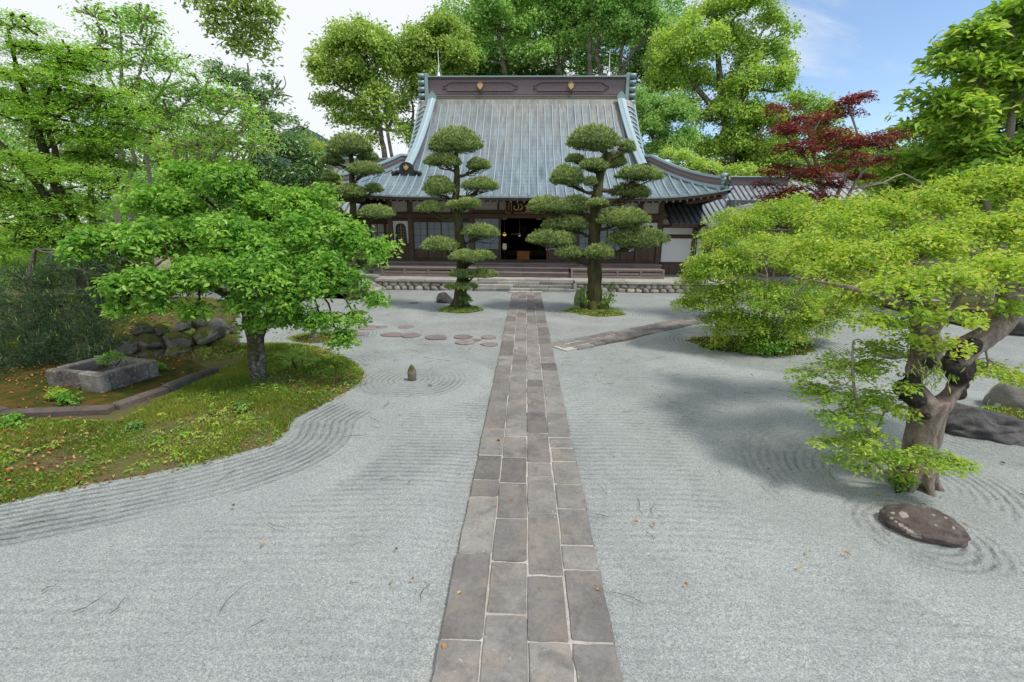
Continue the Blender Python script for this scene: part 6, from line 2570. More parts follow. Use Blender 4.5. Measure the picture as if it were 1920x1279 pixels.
shrub('young_plant', 'bright yellow-green young plant in front of the lime bush', ground(1352, 655), px_lobes([(1352, 622, 16, 18), (1345, 645, 14, 10)], 11.1), M['leaf_lime'], 45, 46, 10, 0.10, (0.07, 0.045), base_tint=0.6, cat='plant')
shrub('broad_leaved_plant', 'dark low leafy plant at the foot of the lime bush', ground(1420, 662), px_lobes([(1420, 650, 34, 12), (1440, 640, 40, 14)], 10.9), M['leaf_bright'], 46, 80, 12, 0.12, (0.09, 0.06), base_tint=0.25, cat='plant')
island('ground_patch', 'brown mossy ground under the lime bush', (6.0, 11.7), 1.75, 0.95, 0.07, M['moss_brown'], 4, 'moss patch', tufts=1500)

# ------------------------------------------------------------------ red maple
B0 = at(1556, 430, 15.0)
B0.z = -0.02


def px_trunk(pts, Y):
    return [at(p[0], p[1], Y + (p[3] if len(p) > 3 else 0)) for p in pts], [p[2] * mpp(p[0], p[1], Y) for p in pts]


tree('red_maple', 'dark red maple with pale forked stems right of the hall', 'maple tree', B0,
     [([B0] + px_trunk([(1560, 440, 5), (1550, 380, 4.5), (1530, 330, 3.5), (1505, 290, 2.5), (1470, 250, 2), (1455, 215, 1.5)], 15.0)[0], [0.11] + px_trunk([(1560, 440, 5), (1550, 380, 4.5), (1530, 330, 3.5), (1505, 290, 2.5), (1470, 250, 2), (1455, 215, 1.5)], 15.0)[1]),
      px_trunk([(1550, 380, 4), (1528, 300, 3), (1525, 250, 2.2), (1545, 215, 1.5)], 15.0),
      px_trunk([(1555, 400, 4, 0), (1585, 330, 3, 0.2), (1610, 270, 2.2, 0.3), (1590, 200, 1.5, 0.3)], 15.0),
      px_trunk([(1570, 410, 3.5), (1605, 340, 2.5), (1650, 280, 1.8), (1670, 255, 1)], 15.0)],
     px_lobes([(1455, 205, 26, 14), (1475, 240, 46, 15, -.3), (1500, 222, 22, 9), (1535, 225, 40, 15, .3), (1585, 205, 36, 13, .4), (1612, 182, 30, 12, .5), (1590, 190, 26, 10, .2), (1560, 255, 56, 18, -.2), (1495, 280, 50, 15, -.4), (1620, 270, 52, 16, .2), (1665, 252, 30, 11, .2), (1600, 300, 46, 15, -.3), (1450, 320, 40, 12, -.3), (1520, 322, 55, 15, -.5),
               (1475, 362, 52, 16, -.5), (1535, 372, 50, 14, -.4), (1610, 330, 26, 16, .3), (1650, 300, 28, 13, .3), (1555, 345, 40, 12), (1445, 375, 34, 11, -.4), (1690, 370, 42, 9, .2), (1740, 352, 40, 7, .4), (1412, 400, 22, 10, -.8), (1430, 345, 20, 8)], 15.0, dep=0.9),
     M['bark_pale'], M['leaf_red'], 51, 900, 26, 0.26, (0.085, 0.042), flat=0.18, jit=0.4, droop=0.25, up=1.3, outw=0.15, limb_r=0.035, twig_r=0.006, inner=0.05, low=-0.9, fork=0.3, wob=0.1)


# ------------------------------------------------------------------ trees of the wood behind the hall
def forest_tree(label, Y, lobes_px, trunks_px, mat, seed, n_cl, per=34, cr=0.9, leaf=(0.34, 0.19), base_z=3.0, bark='bark_grey', group='trees of the wood behind the hall', dep=0.8, limb_r=0.16, twigs=1, name='forest_tree', cat='tree', jit=0.75, flat=0.75, up=0.7, outw=0.6, inner=0.6, base_tint=0.5, low=-0.25, ctint=0.3, sub=(6, 0.46, 0.8)):
    tr = []
    for pts in trunks_px:
        p, r = px_trunk(pts, Y)
        tr.append((p, r))
    b = tr[0][0][0].copy()
    b.z = base_z
    tr[0] = ([b] + tr[0][0], [tr[0][1][0] * 1.25] + tr[0][1])
    if group == 'trees of the wood behind the hall':
        per, leaf = int(per * 1.2), (leaf[0] * 0.86, leaf[1] * 0.88)
    return tree(name, label, cat, b, tr, px_lobes(lobes_px, Y, dep=dep), M[bark], M[mat], seed, n_cl, per, cr, leaf, group=group, sub=sub, limb_r=limb_r, twig_r=0.03, twigs=twigs, inner=inner, low=low, flat=flat, up=up, outw=outw, jit=jit, droop=0.2, ctint=ctint, base_tint=base_tint, fork=0.5, wob=0.12)


forest_tree('tall round-headed tree standing free against the white sky left of the hall roof', 45, [(640, 105, 46, 36), (690, 80, 44, 34), (722, 118, 30, 36), (615, 150, 30, 36), (668, 150, 52, 34), (722, 175, 26, 26), (636, 195, 34, 16), (688, 200, 36, 20), (602, 125, 16, 26), (660, 65, 30, 20), (712, 85, 28, 26), (610, 190, 18, 14), (655, 225, 40, 8), (700, 232, 26, 10), (735, 222, 14, 16), (745, 250, 14, 10), (700, 262, 18, 7)],
            [[(722, 300, 5), (715, 260, 4.6), (711, 225, 4.2), (702, 180, 3.5), (690, 130, 2.5)], [(736, 300, 3.2), (727, 250, 3), (722, 210, 2.8), (728, 160, 2)], [(727, 245, 3), (742, 200, 2.5), (742, 170, 2)], [(711, 225, 4), (680, 185, 3), (640, 165, 2)]], 'leaf_olive', 61, 620, 40, 0.85, (0.34, 0.20), base_z=2.0, base_tint=0.52)
forest_tree('olive green tree leaning over the left end of the temple ridge', 47, [(800, 90, 46, 34), (770, 130, 40, 30), (845, 60, 30, 24), (835, 120, 46, 34), (785, 175, 36, 24), (755, 205, 26, 20), (810, 150, 50, 24), (762, 240, 16, 16), (775, 262, 14, 10), (820, 55, 26, 18)],
            [[(790, 290, 5), (800, 240, 5), (812, 180, 4.5), (815, 130, 3.5), (805, 80, 2)], [(770, 250, 2.5), (775, 210, 2), (768, 170, 1.5)]], 'leaf_olive', 62, 560, 36, 0.85, (0.33, 0.19), base_tint=0.5)
forest_tree('bright crowned tall tree rising above the left half of the temple ridge', 50, [(905, 20, 42, 30), (950, 5, 50, 34), (930, 60, 56, 36), (985, 50, 40, 34), (890, 85, 36, 30), (940, 110, 60, 26), (900, -30, 60, 36), (880, 115, 40, 24), (990, 100, 36, 24)],
            [[(945, 190, 6), (945, 130, 5.5), (935, 80, 4.5), (940, 30, 3)]], 'leaf_forest', 63, 700, 36, 0.95, (0.35, 0.20), base_tint=0.58)
forest_tree('mid green tall tree above the middle of the temple ridge with a bare grey trunk', 51, [(1040, 5, 50, 34), (1075, 40, 44, 34), (1020, 60, 46, 34), (1060, -30, 60, 36), (1065, 85, 40, 22), (1015, 105, 36, 20), (1110, 10, 36, 34)],
            [[(1048, 190, 7), (1047, 140, 6.5), (1043, 95, 5.5), (1052, 40, 4)], [(1047, 130, 3.5), (1070, 90, 3), (1078, 50, 2)]], 'leaf_forest', 64, 560, 36, 0.95, (0.35, 0.20), base_tint=0.55)
forest_tree('darker sparse tree with several thin bare stems above the right of the ridge', 49, [(1130, 15, 44, 34), (1180, 30, 46, 34), (1160, 70, 36, 20), (1215, 60, 36, 36), (1140, -30, 60, 30), (1225, 100, 26, 26), (1120, 60, 20, 24), (1200, -5, 30, 20)],
            [[(1108, 190, 6), (1107, 145, 5), (1106, 90, 4), (1112, 30, 3)], [(1128, 190, 5), (1127, 140, 5), (1118, 95, 4), (1135, 40, 3)], [(1160, 185, 4.5), (1166, 140, 4), (1182, 105, 3.5), (1215, 65, 2.5)], [(1166, 140, 3), (1164, 100, 3), (1178, 60, 2)], [(1215, 185, 5), (1216, 130, 4.5), (1222, 90, 4), (1210, 50, 3)]], 'leaf_forest', 65, 430, 34, 0.9, (0.34, 0.19), base_tint=0.5)
forest_tree('dark thicket filling the shade behind the temple ridge', 54, [(800, 150, 60, 30), (870, 150, 60, 30), (940, 150, 60, 26), (1010, 150, 50, 26), (1070, 158, 40, 18), (1210, 150, 40, 40), (1235, 110, 40, 60), (860, 110, 40, 30)], [[(900, 200, 5), (900, 150, 4), (905, 120, 3)]], 'leaf_dark', 66, 620, 32, 0.9, (0.36, 0.21), name='thicket', cat='thicket', base_tint=0.3)
forest_tree('huge yellow-green tree filling the sky right of the hall roof', 41, [(1335, 25, 56, 32), (1400, 15, 56, 34), (1280, 65, 50, 36), (1440, 45, 34, 26), (1350, 90, 76, 44), (1255, 115, 50, 36), (1430, 105, 46, 34), (1300, 160, 64, 40), (1395, 165, 66, 44), (1455, 165, 26, 30), (1235, 165, 34, 34), (1345, 225, 66, 38), (1425, 235, 56, 38), (1275, 215, 40, 34), (1385, 285, 66, 40), (1310, 285, 46, 34), (1445, 295, 40, 34), (1480, 130, 14, 10), (1475, 60, 14, 10), (1470, 230, 20, 20)],
            [[(1365, 380, 9), (1368, 300, 9), (1360, 220, 8), (1350, 150, 6), (1345, 80, 4)], [(1362, 230, 6), (1400, 170, 5), (1420, 110, 3.5)], [(1360, 225, 6), (1310, 170, 4.5), (1275, 120, 3)]], 'leaf_yellow', 67, 1500, 36, 0.72, (0.27, 0.16), base_tint=0.48, ctint=0.32)
forest_tree('small pale mint-green tree tucked against the right slope of the hall roof', 35, [(1212, 205, 32, 26), (1250, 225, 42, 34), (1222, 255, 32, 30), (1270, 268, 36, 30), (1240, 290, 44, 20), (1195, 185, 14, 14), (1200, 240, 20, 30), (1255, 195, 20, 16)],
            [[(1240, 380, 4), (1240, 300, 4), (1240, 250, 3), (1235, 210, 2)]], 'leaf_mint', 68, 420, 34, 0.55, (0.22, 0.13), base_tint=0.5)
forest_tree('rounded fresh green tree behind the red maple', 37, [(1500, 195, 34, 22), (1530, 225, 34, 30), (1500, 265, 50, 40), (1555, 275, 44, 36), (1600, 300, 40, 30), (1545, 330, 60, 36), (1470, 310, 40, 34), (1610, 340, 50, 30), (1490, 350, 60, 30)],
            [[(1520, 400, 5), (1522, 330, 5), (1525, 270, 4), (1515, 220, 3)]], 'leaf_yellow', 69, 640, 34, 0.65, (0.25, 0.15), base_tint=0.36)
forest_tree('low yellow bush along the right hip of the hall roof', 33, [(1290, 308, 40, 12), (1340, 322, 50, 14), (1400, 332, 40, 14), (1260, 295, 30, 10), (1440, 340, 30, 14)], [[(1340, 400, 3), (1340, 360, 3), (1342, 330, 2)]], 'leaf_yellow', 70, 300, 30, 0.42, (0.18, 0.11), name='yellow_bush', cat='bush', base_z=0.0, base_tint=0.62, limb_r=0.06)
forest_tree('deep green hedge of trees low behind the side wing', 44, [(1350, 330, 70, 40), (1420, 300, 60, 60), (1480, 330, 60, 50), (1580, 340, 80, 50), (1680, 330, 80, 50), (1760, 340, 80, 60), (1860, 340, 90, 70), (1660, 300, 50, 30), (1300, 350, 50, 30)], [[(1420, 400, 5), (1420, 340, 4), (1420, 300, 3)]], 'leaf_dark', 71, 900, 30, 0.9, (0.36, 0.21), name='hedgerow', cat='hedge', base_z=1.0, base_tint=0.45)
forest_tree('broad mid green crown closing the gaps high behind the ridge', 60, [(790, 120, 60, 60), (860, 60, 60, 50), (930, 30, 70, 60), (1010, 30, 70, 60), (1090, 30, 70, 60), (1160, 20, 60, 50), (1220, 70, 60, 60), (880, 110, 60, 40), (1000, 100, 70, 40), (1080, 100, 50, 40), (1240, 20, 50, 40), (1120, 130, 40, 30), (1185, 125, 45, 32), (1150, 80, 50, 40)], [[(1000, 200, 6), (1000, 140, 5), (1005, 80, 4)]], 'leaf_forest', 72, 900, 34, 1.2, (0.42, 0.25), base_tint=0.48)
# far blue-green wooded ridge
def far_hill():
    t = NT('far_wood')
    n = t.noise(0.05, 6, 0.7, t.geo())
    n2 = t.noise(0.25, 4, 0.7, t.geo())
    c = t.ramp(n2, [(0.3, (0.03, 0.07, 0.06)), (0.7, (0.075, 0.13, 0.105))])
    m = t.bsdf(c, 0.95, 0, t.bump(n2, 1.0, 4.0), 0.1)
    xs = np.linspace(-700, 500, 90)
    ys = np.linspace(330, 900, 30)

    def z(X, Y):
        e = 95 * np.exp(-((X + 215) / 70) ** 2) * np.exp(-((Y - 470) / 110) ** 2) + 72 * np.exp(-((X - 360) / 90) ** 2) * np.exp(-((Y - 520) / 120) ** 2)
        return e - 4 + 9 * (vnoise(X, Y, 0.08, 6) - 0.5) * np.clip(e / 30, 0, 1)
    tag(link('hill', grid_mesh('hill', xs, ys, z), m), kind='structure')


far_hill()

# ------------------------------------------------------------------ big-leaved trees on the right
for args in (
    ('tall big-leaved tree with pale thin trunks at the right edge', 17.0, [(1885, 30, 60, 36), (1830, 85, 50, 28), (1915, 110, 46, 40), (1785, 130, 46, 26), (1850, 155, 70, 32), (1745, 195, 34, 22), (1810, 215, 70, 32), (1895, 210, 56, 44), (1735, 250, 44, 22), (1790, 280, 66, 30), (1880, 290, 66, 40), (1950, 170, 70, 90), (1960, 60, 60, 50), (1840, 330, 80, 34), (1930, 330, 60, 50)],
     [[(1888, 420, 8), (1886, 330, 7.5), (1893, 250, 6.5), (1905, 150, 5), (1900, 60, 3)], [(1858, 420, 5), (1845, 340, 5), (1850, 270, 4), (1835, 200, 3.5), (1828, 120, 2)]], 'leaf_broad', 81, 900, 22, 0.62, (0.27, 0.125)),
    ('lower spreading big-leaved tree between the red maple and the right edge', 18.5, [(1700, 305, 46, 20), (1675, 345, 50, 20), (1740, 325, 50, 26), (1760, 365, 70, 24), (1655, 375, 36, 12), (1810, 370, 60, 26), (1710, 380, 60, 16), (1880, 380, 60, 24)],
     [[(1765, 440, 4), (1768, 380, 4), (1760, 340, 3), (1735, 310, 2)], [(1768, 380, 3), (1720, 350, 2), (1690, 330, 1.5)]], 'leaf_broad', 82, 520, 22, 0.55, (0.23, 0.115)),
):
    lab, Y, lobes, trunks, mat, seed, ncl, per, cr, leaf = args
    forest_tree(lab, Y, lobes, trunks, mat, seed, ncl, per, cr, leaf, base_z=0.0, bark='bark_pale', group=None, dep=0.8, limb_r=0.05, twigs=2, name='big_leaved_tree', jit=0.5, flat=0.4, up=1.0, outw=0.4, inner=0.45, sub=(4, 0.55, 0.55), base_tint=0.5)
forest_tree('dark leaf mass added behind the big-leaved trees as their shaded inside', 21.5, [(1880, 150, 80, 90), (1840, 260, 90, 70), (1780, 300, 50, 40), (1930, 300, 90, 90), (1750, 345, 60, 30)], [[(1900, 400, 6), (1900, 300, 5), (1890, 200, 4)]], 'leaf_dark', 83, 700, 26, 0.6, (0.24, 0.11), base_z=0.0, bark='bark_dark', group=None, name='evergreen_or_dark_fill', base_tint=0.3)  # added dark fill standing for the shaded inside of the big-leaved crowns

# ------------------------------------------------------------------ left side trees
flatm = dict(sub=None, jit=0.42, flat=0.16, up=1.3, outw=0.15, inner=0.05, low=-0.9, group=None, base_z=0.1)
forest_tree('green maple with dark slanting trunks and layered leaves at the left edge', 11.0, [(40, 45, 55, 18), (70, 90, 80, 20), (150, 100, 70, 18, 0.3), (95, 150, 95, 20), (195, 180, 75, 18, 0.4), (55, 215, 80, 18, -0.3), (235, 215, 55, 18, 0.4), (150, 255, 90, 20, 0.2), (235, 275, 55, 16, 0.5), (20, 140, 50, 20), (0, 180, 50, 20, -0.4), (190, 240, 60, 18, 0.5), (110, 200, 80, 18, 0.2), (130, 125, 60, 16, 0.3)],
            [[(165, 470, 9), (141, 417, 8.5), (100, 335, 8), (72, 250, 6), (52, 190, 4.5), (30, 120, 3.5), (15, 55, 2)], [(100, 335, 6), (105, 290, 5), (85, 220, 4), (95, 160, 2.5)], [(72, 250, 4), (120, 210, 3), (170, 180, 2)]], 'leaf_maple', 91, 1000, 34, 0.33, (0.062, 0.030), bark='bark_dark', dep=0.8, limb_r=0.035, twigs=2, name='green_maple', **flatm)
forest_tree('low green maple leaning in from the left edge above the pine shrub', 10.3, [(50, 300, 80, 18), (150, 325, 90, 20, 0.3), (30, 365, 70, 20), (120, 385, 90, 22, 0.2), (40, 425, 80, 22, -0.2), (150, 430, 70, 22), (-40, 340, 60, 40), (210, 350, 50, 20, 0.4), (20, 460, 60, 18, -0.3), (100, 455, 60, 16, -0.2)],
            [[(140, 480, 7), (105, 415, 7), (80, 360, 6), (48, 322, 5), (0, 268, 4), (-60, 215, 3)], [(80, 440, 5), (56, 417, 4.5), (30, 375, 4), (-5, 338, 3)]], 'leaf_maple', 92, 800, 34, 0.31, (0.060, 0.029), bark='bark_dark', dep=0.8, limb_r=0.03, twigs=2, name='green_maple', base_tint=0.4, **flatm)
forest_tree('slender green maple with a thin dark trunk rising beside the leaning maples', 12.0, [(110, 130, 50, 16), (150, 185, 60, 16), (200, 215, 50, 16, 0.3), (220, 255, 50, 14, 0.3), (170, 290, 60, 16), (225, 310, 40, 14), (260, 240, 30, 12)],
            [[(175, 430, 5.5), (171, 330, 5), (166, 268, 4.5), (143, 235, 4), (112, 177, 3), (80, 115, 1.5)], [(166, 268, 3), (185, 210, 2.5), (190, 170, 1.5)]], 'leaf_maple', 93, 420, 32, 0.33, (0.062, 0.030), bark='bark_dark', dep=0.7, limb_r=0.03, twigs=2, name='green_maple', base_tint=0.35, **flatm)

airy = dict(sub=None, jit=0.6, flat=0.35, up=1.0, outw=0.2, inner=0.05, low=-0.9, group='sparse tall trees with pale stems', base_z=0.0, bark='bark_pale', dep=0.8, limb_r=0.03, twigs=3)
forest_tree('tallest sparse tree with pale stems against the white sky at upper left', 13.5, [(235, 35, 60, 24), (195, 75, 55, 26), (275, 80, 55, 30), (230, 120, 60, 24), (300, 120, 40, 24), (180, 30, 40, 20), (270, 30, 40, 18), (160, 110, 40, 24), (250, 165, 50, 20)],
            [[(222, 420, 5), (216, 345, 4.5), (226, 300, 4.2), (222, 230, 3.5), (228, 140, 2.6), (226, 60, 1.5)], [(222, 235, 3), (250, 170, 2), (275, 95, 1.4)], [(225, 180, 2), (195, 120, 1.5), (185, 60, 1)]], 'leaf_airy', 94, 330, 17, 0.34, (0.085, 0.042), name='slender_tree', **airy)
forest_tree('sparse tree with two crooked pale stems in front of the dark evergreens', 14.5, [(330, 120, 50, 24), (380, 165, 50, 26), (340, 175, 50, 24), (310, 210, 50, 24), (400, 205, 45, 24), (365, 235, 50, 24), (295, 160, 36, 20), (430, 180, 34, 18)],
            [[(250, 430, 5), (240, 350, 4.5), (252, 300, 4), (246, 262, 3.4), (290, 190, 2.4), (320, 140, 1.4)], [(290, 420, 4), (280, 330, 3.6), (276, 260, 3), (330, 210, 2.2), (380, 165, 1.3)]], 'leaf_airy', 95, 300, 17, 0.34, (0.085, 0.042), name='slender_tree', base_tint=0.45, **airy)
forest_tree('sparse spreading tree with pale arching stems nearest the magnolia', 15.5, [(440, 190, 40, 22), (460, 240, 50, 26), (410, 260, 50, 24), (360, 270, 45, 24), (480, 215, 30, 16), (430, 300, 60, 24), (350, 310, 50, 24), (490, 275, 40, 20), (300, 280, 40, 24)],
            [[(345, 430, 5), (338, 320, 4.4), (330, 280, 4), (370, 270, 3), (410, 230, 2.2), (440, 195, 1.3)], [(395, 430, 4), (396, 320, 3.6), (410, 280, 3), (460, 240, 1.8)], [(365, 430, 4), (370, 300, 3.2), (385, 250, 2.2)]], 'leaf_airy', 96, 330, 17, 0.36, (0.09, 0.044), name='slender_tree', base_tint=0.6, **airy)
forest_tree('glossy dark evergreen tree left of the dark cloud pine', 19.0, [(430, 155, 44, 28), (480, 185, 44, 36), (530, 235, 44, 36), (555, 290, 52, 42), (470, 270, 70, 50), (585, 335, 44, 36), (430, 330, 60, 46), (515, 345, 70, 42), (400, 200, 40, 30), (560, 370, 60, 26), (500, 150, 20, 10), (395, 265, 50, 40), (600, 300, 22, 22), (450, 390, 70, 30), (540, 405, 60, 26)],
            [[(480, 450, 8), (475, 350, 7), (472, 270, 6), (468, 200, 4), (466, 140, 2), (464, 118, 1)], [(472, 220, 3), (510, 175, 2), (528, 150, 1.2)], [(500, 185, 2), (530, 178, 1.4), (548, 182, 0.9)], [(520, 178, 1.3), (535, 160, 0.9), (532, 142, 0.7)]], 'leaf_glossy', 97, 900, 24, 0.40, (0.17, 0.065), bark='bark_grey', group=None, name='evergreen_or_dark_fill', jit=0.7, flat=0.6, up=0.9, inner=0.3, base_z=0.0, limb_r=0.06)
forest_tree('pale yellow-leaved shrub between the glossy evergreen and the dark cloud pine', 20.0, [(575, 300, 26, 20), (600, 285, 18, 14), (560, 265, 16, 12), (610, 340, 26, 22), (590, 370, 30, 24)], [[(590, 430, 3), (588, 360, 2.6), (585, 310, 2)]], 'leaf_lime', 98, 190, 20, 0.35, (0.15, 0.07), group=None, name='yellow_shrub', cat='shrub', base_z=0.0, base_tint=0.45, limb_r=0.03)
forest_tree('deep green trees closing the view behind the slender stems', 27.0, [(320, 220, 70, 40), (270, 270, 80, 60), (370, 300, 80, 60), (180, 330, 90, 60), (60, 300, 110, 80), (60, 210, 80, 50), (440, 370, 80, 50), (280, 360, 90, 50), (130, 400, 100, 40), (0, 400, 90, 50), (350, 410, 90, 40), (-80, 300, 100, 120), (520, 400, 70, 40), (600, 420, 50, 30)], [[(270, 440, 7), (270, 340, 6), (280, 260, 4)], [(60, 440, 7), (60, 330, 6), (60, 240, 4)]], 'leaf_dark', 99, 1300, 28, 0.62, (0.24, 0.12), group=None, name='tree_belt', cat='trees', base_z=0.0, base_tint=0.62, bark='bark_dark', ctint=0.35)
forest_tree('light green hedge of bushes under the slender trees', 20.0, [(60, 400, 80, 30), (160, 390, 70, 34), (260, 360, 70, 40), (340, 350, 60, 36), (400, 370, 60, 36), (210, 420, 90, 30), (320, 410, 90, 30), (100, 340, 60, 24), (20, 290, 50, 30), (-40, 400, 70, 40)], [[(240, 450, 3), (240, 400, 2.5), (245, 360, 2)]], 'leaf_forest', 100, 800, 24, 0.45, (0.13, 0.07), group=None, name='hedge', cat='hedge', base_z=0.0, base_tint=0.5, limb_r=0.04, bark='bark_dark')

# branch of a tall tree whose trunk stands out of the picture on the left
TB = Vector((-10.5, 2.5, 0.1))
tree('overhanging_tree', 'hanging leafy branch reaching into the sky from a tall tree beyond the left edge', 'tree', TB,
     [([TB, TB + Vector((0.2, 0.2, 4.0)), TB + Vector((1.0, 0.8, 7.5)), Vector((-7.5, 4.6, 9.0)), at(430, -120, 7.2), at(455, -40, 7.2), at(470, 40, 7.2), at(478, 80, 7.2)], [0.30, 0.27, 0.2, 0.12, 0.06, 0.035, 0.02, 0.008])],
     px_lobes([(375, -6, 30, 8), (410, 18, 30, 14), (400, 45, 22, 12), (450, 10, 40, 20), (500, 14, 24, 18), (470, 50, 34, 16), (500, 62, 18, 22), (452, 82, 24, 16), (488, 92, 18, 14), (430, 62, 16, 10), (440, -40, 60, 20)], 7.2, dep=0.6),
     M['bark_grey'], M['leaf_olive'], 101, 190, 18, 0.16, (0.075, 0.034), flat=0.8, jit=0.7, up=0.6, base_tint=0.35, limb_r=0.018, twig_r=0.005, inner=0.05, low=-1.1, fork=0.72, wob=0.1, twigs=3, droop=0.4)


# ------------------------------------------------------------------ pine shrub with long needles
def pine_shrub():
    rng = np.random.default_rng(111)
    Y = 9.0
    b = Vector((-10.6, 9.3, bh(-10.6, 9.3)))
    root = thing('pine_shrub', b, 'dark drooping pine shrub with long needles behind the stone trough', 'pine shrub')
    lobes = px_lobes([(35, 525, 60, 26), (140, 500, 50, 30, 0.3), (205, 530, 26, 20, 0.4), (90, 540, 50, 22, 0.2), (30, 585, 90, 38, -0.3), (130, 580, 80, 40), (195, 595, 40, 28, 0.2), (40, 640, 80, 36, -0.5), (130, 640, 80, 34, -0.3), (80, 680, 80, 22, -0.5), (205, 635, 30, 14), (-50, 590, 80, 80), (170, 665, 40, 14, -0.4), (-20, 680, 60, 30, -0.5)], Y, dep=0.75)
    cen, outd, idx = lobe_clusters(lobes, 1700, rng, 0.35, -0.7)
    m = MB()
    m.smooth = True
    tr = catmull([b, b + Vector((0.2, -0.1, 0.8)), b + Vector((0.1, 0, 1.6)), b + Vector((0.4, 0, 2.3))], 6)
    m.tube([p - b for p in tr], lerps([0.10, 0.08, 0.06, 0.03], len(tr)), 8, 0.2)
    for li, (c, r) in enumerate(lobes):
        c = Vector(tuple(c))
        s = min(tr, key=lambda p: (p - c).length)
        pts = limb(m, s - b, c - b, 0.028, 0.010, rng, sag=0.14, n=6, seg=9)
        for kx in np.nonzero(idx == li)[0][:12]:
            limb(m, pts[rng.integers(len(pts) // 2, len(pts))], Vector(tuple(cen[kx])) - b, 0.010, 0.005, rng, sag=0.08, n=4, seg=6, wob=0.25)
    m.build('trunk', M['bark_grey'], root)
    B = 15
    n = len(cen)
    Pi = np.repeat(cen, B, 0)
    ax = unit(outd + np.array([[0, 0, 0.5]]) + rng.normal(size=(n, 3)) * 0.4)
    T = unit(np.repeat(ax, B, 0) * 0.9 + rng.normal(size=(n * B, 3)) * 0.62)
    N = unit(np.cross(T, rng.normal(size=(n * B, 3))))
    ln = 0.115 * (0.7 + 0.5 * rng.random(n * B))
    C = Pi + T * ln[:, None] * 0.5 + rng.normal(size=(n * B, 3)) * 0.05
    t = np.clip(np.repeat(rng.random(n) * 0.45, B) + rng.normal(size=n * B) * 0.12, 0, 1)
    mt = m_leaf('long_needle', [(0.035, 0.075, 0.032), (0.07, 0.135, 0.055), (0.125, 0.21, 0.075), (0.22, 0.29, 0.10)], 0.12, rough=0.5, spec=0.3, var=0.25)
    link('crown', leaf_mesh('crown', C - np.array(tuple(b)), N, T, ln, 0.0085, t), mt, root)
    k = rng.choice(n, 380, replace=False)
    P = cen[k] + np.array([[0, 0, 0.06]])
    T = unit(np.array([[0, 0, 1.0]]) + rng.normal(size=(380, 3)) * 0.25)
    N = unit(np.cross(T, rng.normal(size=(380, 3))))
    cd_o = link('candles', leaf_mesh('candles', P - np.array(tuple(b)), N, T, 0.12, 0.016, np.clip(rng.normal(0.65, 0.2, 380), 0, 1)), M['leaf_olive'], root)
    cd_o['kind'] = 'stuff'


pine_shrub()

for px, lab, mt, sd, lob in (
        (60, 'soft green bush between the leaning maples and the pine shrub at the left edge', 'leaf_maple', 161, [(-20, 470, 60, 30), (40, 460, 50, 28), (85, 480, 44, 26), (10, 510, 60, 24), (60, 520, 50, 22)]),
        (190, 'mid green bush filling the shade above the moss mound left of the broadleaf tree', 'leaf_dark', 162, [(140, 470, 50, 28), (200, 480, 50, 30), (250, 490, 40, 30), (170, 515, 50, 22), (235, 525, 40, 20), (285, 480, 36, 26)]),
        (345, 'pale green bush behind the broadleaf tree beside the weathered stump', 'leaf_maple', 163, [(330, 470, 46, 28), (390, 480, 50, 30), (355, 510, 50, 24), (440, 490, 44, 26)])):
    Yb = 13.2 if px < 300 else 16.5
    g = at(px, 540, Yb)
    g.z = bh(g.x, g.y) if px < 300 else 0.0
    shrub('bush', lab, g, px_lobes(lob, Yb), M[mt], sd, 620, 22, 0.24, (0.07, 0.036), cat='bush', stems=9, jit=0.55, flat=0.4, base_tint=0.42)


# ================================================================== STONES, TROUGH, LANTERN, SMALL THINGS
M['rock_grey'] = m_stone('rock_grey', [(0.10, 0.095, 0.085), (0.19, 0.18, 0.165), (0.30, 0.285, 0.26)], 2.2, rnd=0.15, bump=0.03, lichen=(3.5, 0.62, (0.42, 0.42, 0.38)))
M['rock_brown'] = m_stone('rock_brown', [(0.06, 0.046, 0.04), (0.12, 0.093, 0.083), (0.20, 0.163, 0.147)], 4.5, rnd=0.05, bump=0.03, stain=(6.0, (0.20, 0.165, 0.14), 0.5))
M['rock_dark'] = m_stone('rock_dark', [(0.06, 0.056, 0.055), (0.125, 0.118, 0.116), (0.22, 0.21, 0.205)], 4.0, rnd=0.1, bump=0.07, moss=(0.35, 0.9), stain=(4.0, (0.26, 0.25, 0.24), 0.5))
M['rock_moss'] = m_stone('rock_moss', [(0.12, 0.105, 0.085), (0.24, 0.21, 0.175), (0.38, 0.345, 0.30)], 4.0, rnd=0.25, bump=0.06, moss=(1.0, 0.35), lichen=(11.0, 0.64, (0.38, 0.38, 0.34)))
M['trough'] = m_stone('trough_stone', [(0.10, 0.088, 0.074), (0.235, 0.208, 0.18), (0.40, 0.37, 0.335)], 3.4, rnd=0.2, bump=0.05, stain=(3.0, (0.32, 0.26, 0.20), 0.6), lichen=(17.0, 0.60, (0.42, 0.41, 0.37)), moss=(0.15, 1.0))
M['kerb'] = m_stone('kerb_stone', [(0.06, 0.047, 0.038), (0.125, 0.098, 0.080), (0.20, 0.165, 0.14)], 2.6, rnd=0.12, bump=0.025, moss=(0.25, 1.05))

# rocks in the gravel court
r = rock('boulder', ground(1732, 985, 0.04), (0.37, 0.27, 0.15), M['rock_brown'], 3, 'low dome-shaped brown boulder with pale lichen spots in the right foreground gravel', 'boulder', rz=-0.35, amp=0.10, facets=2, sub=5)


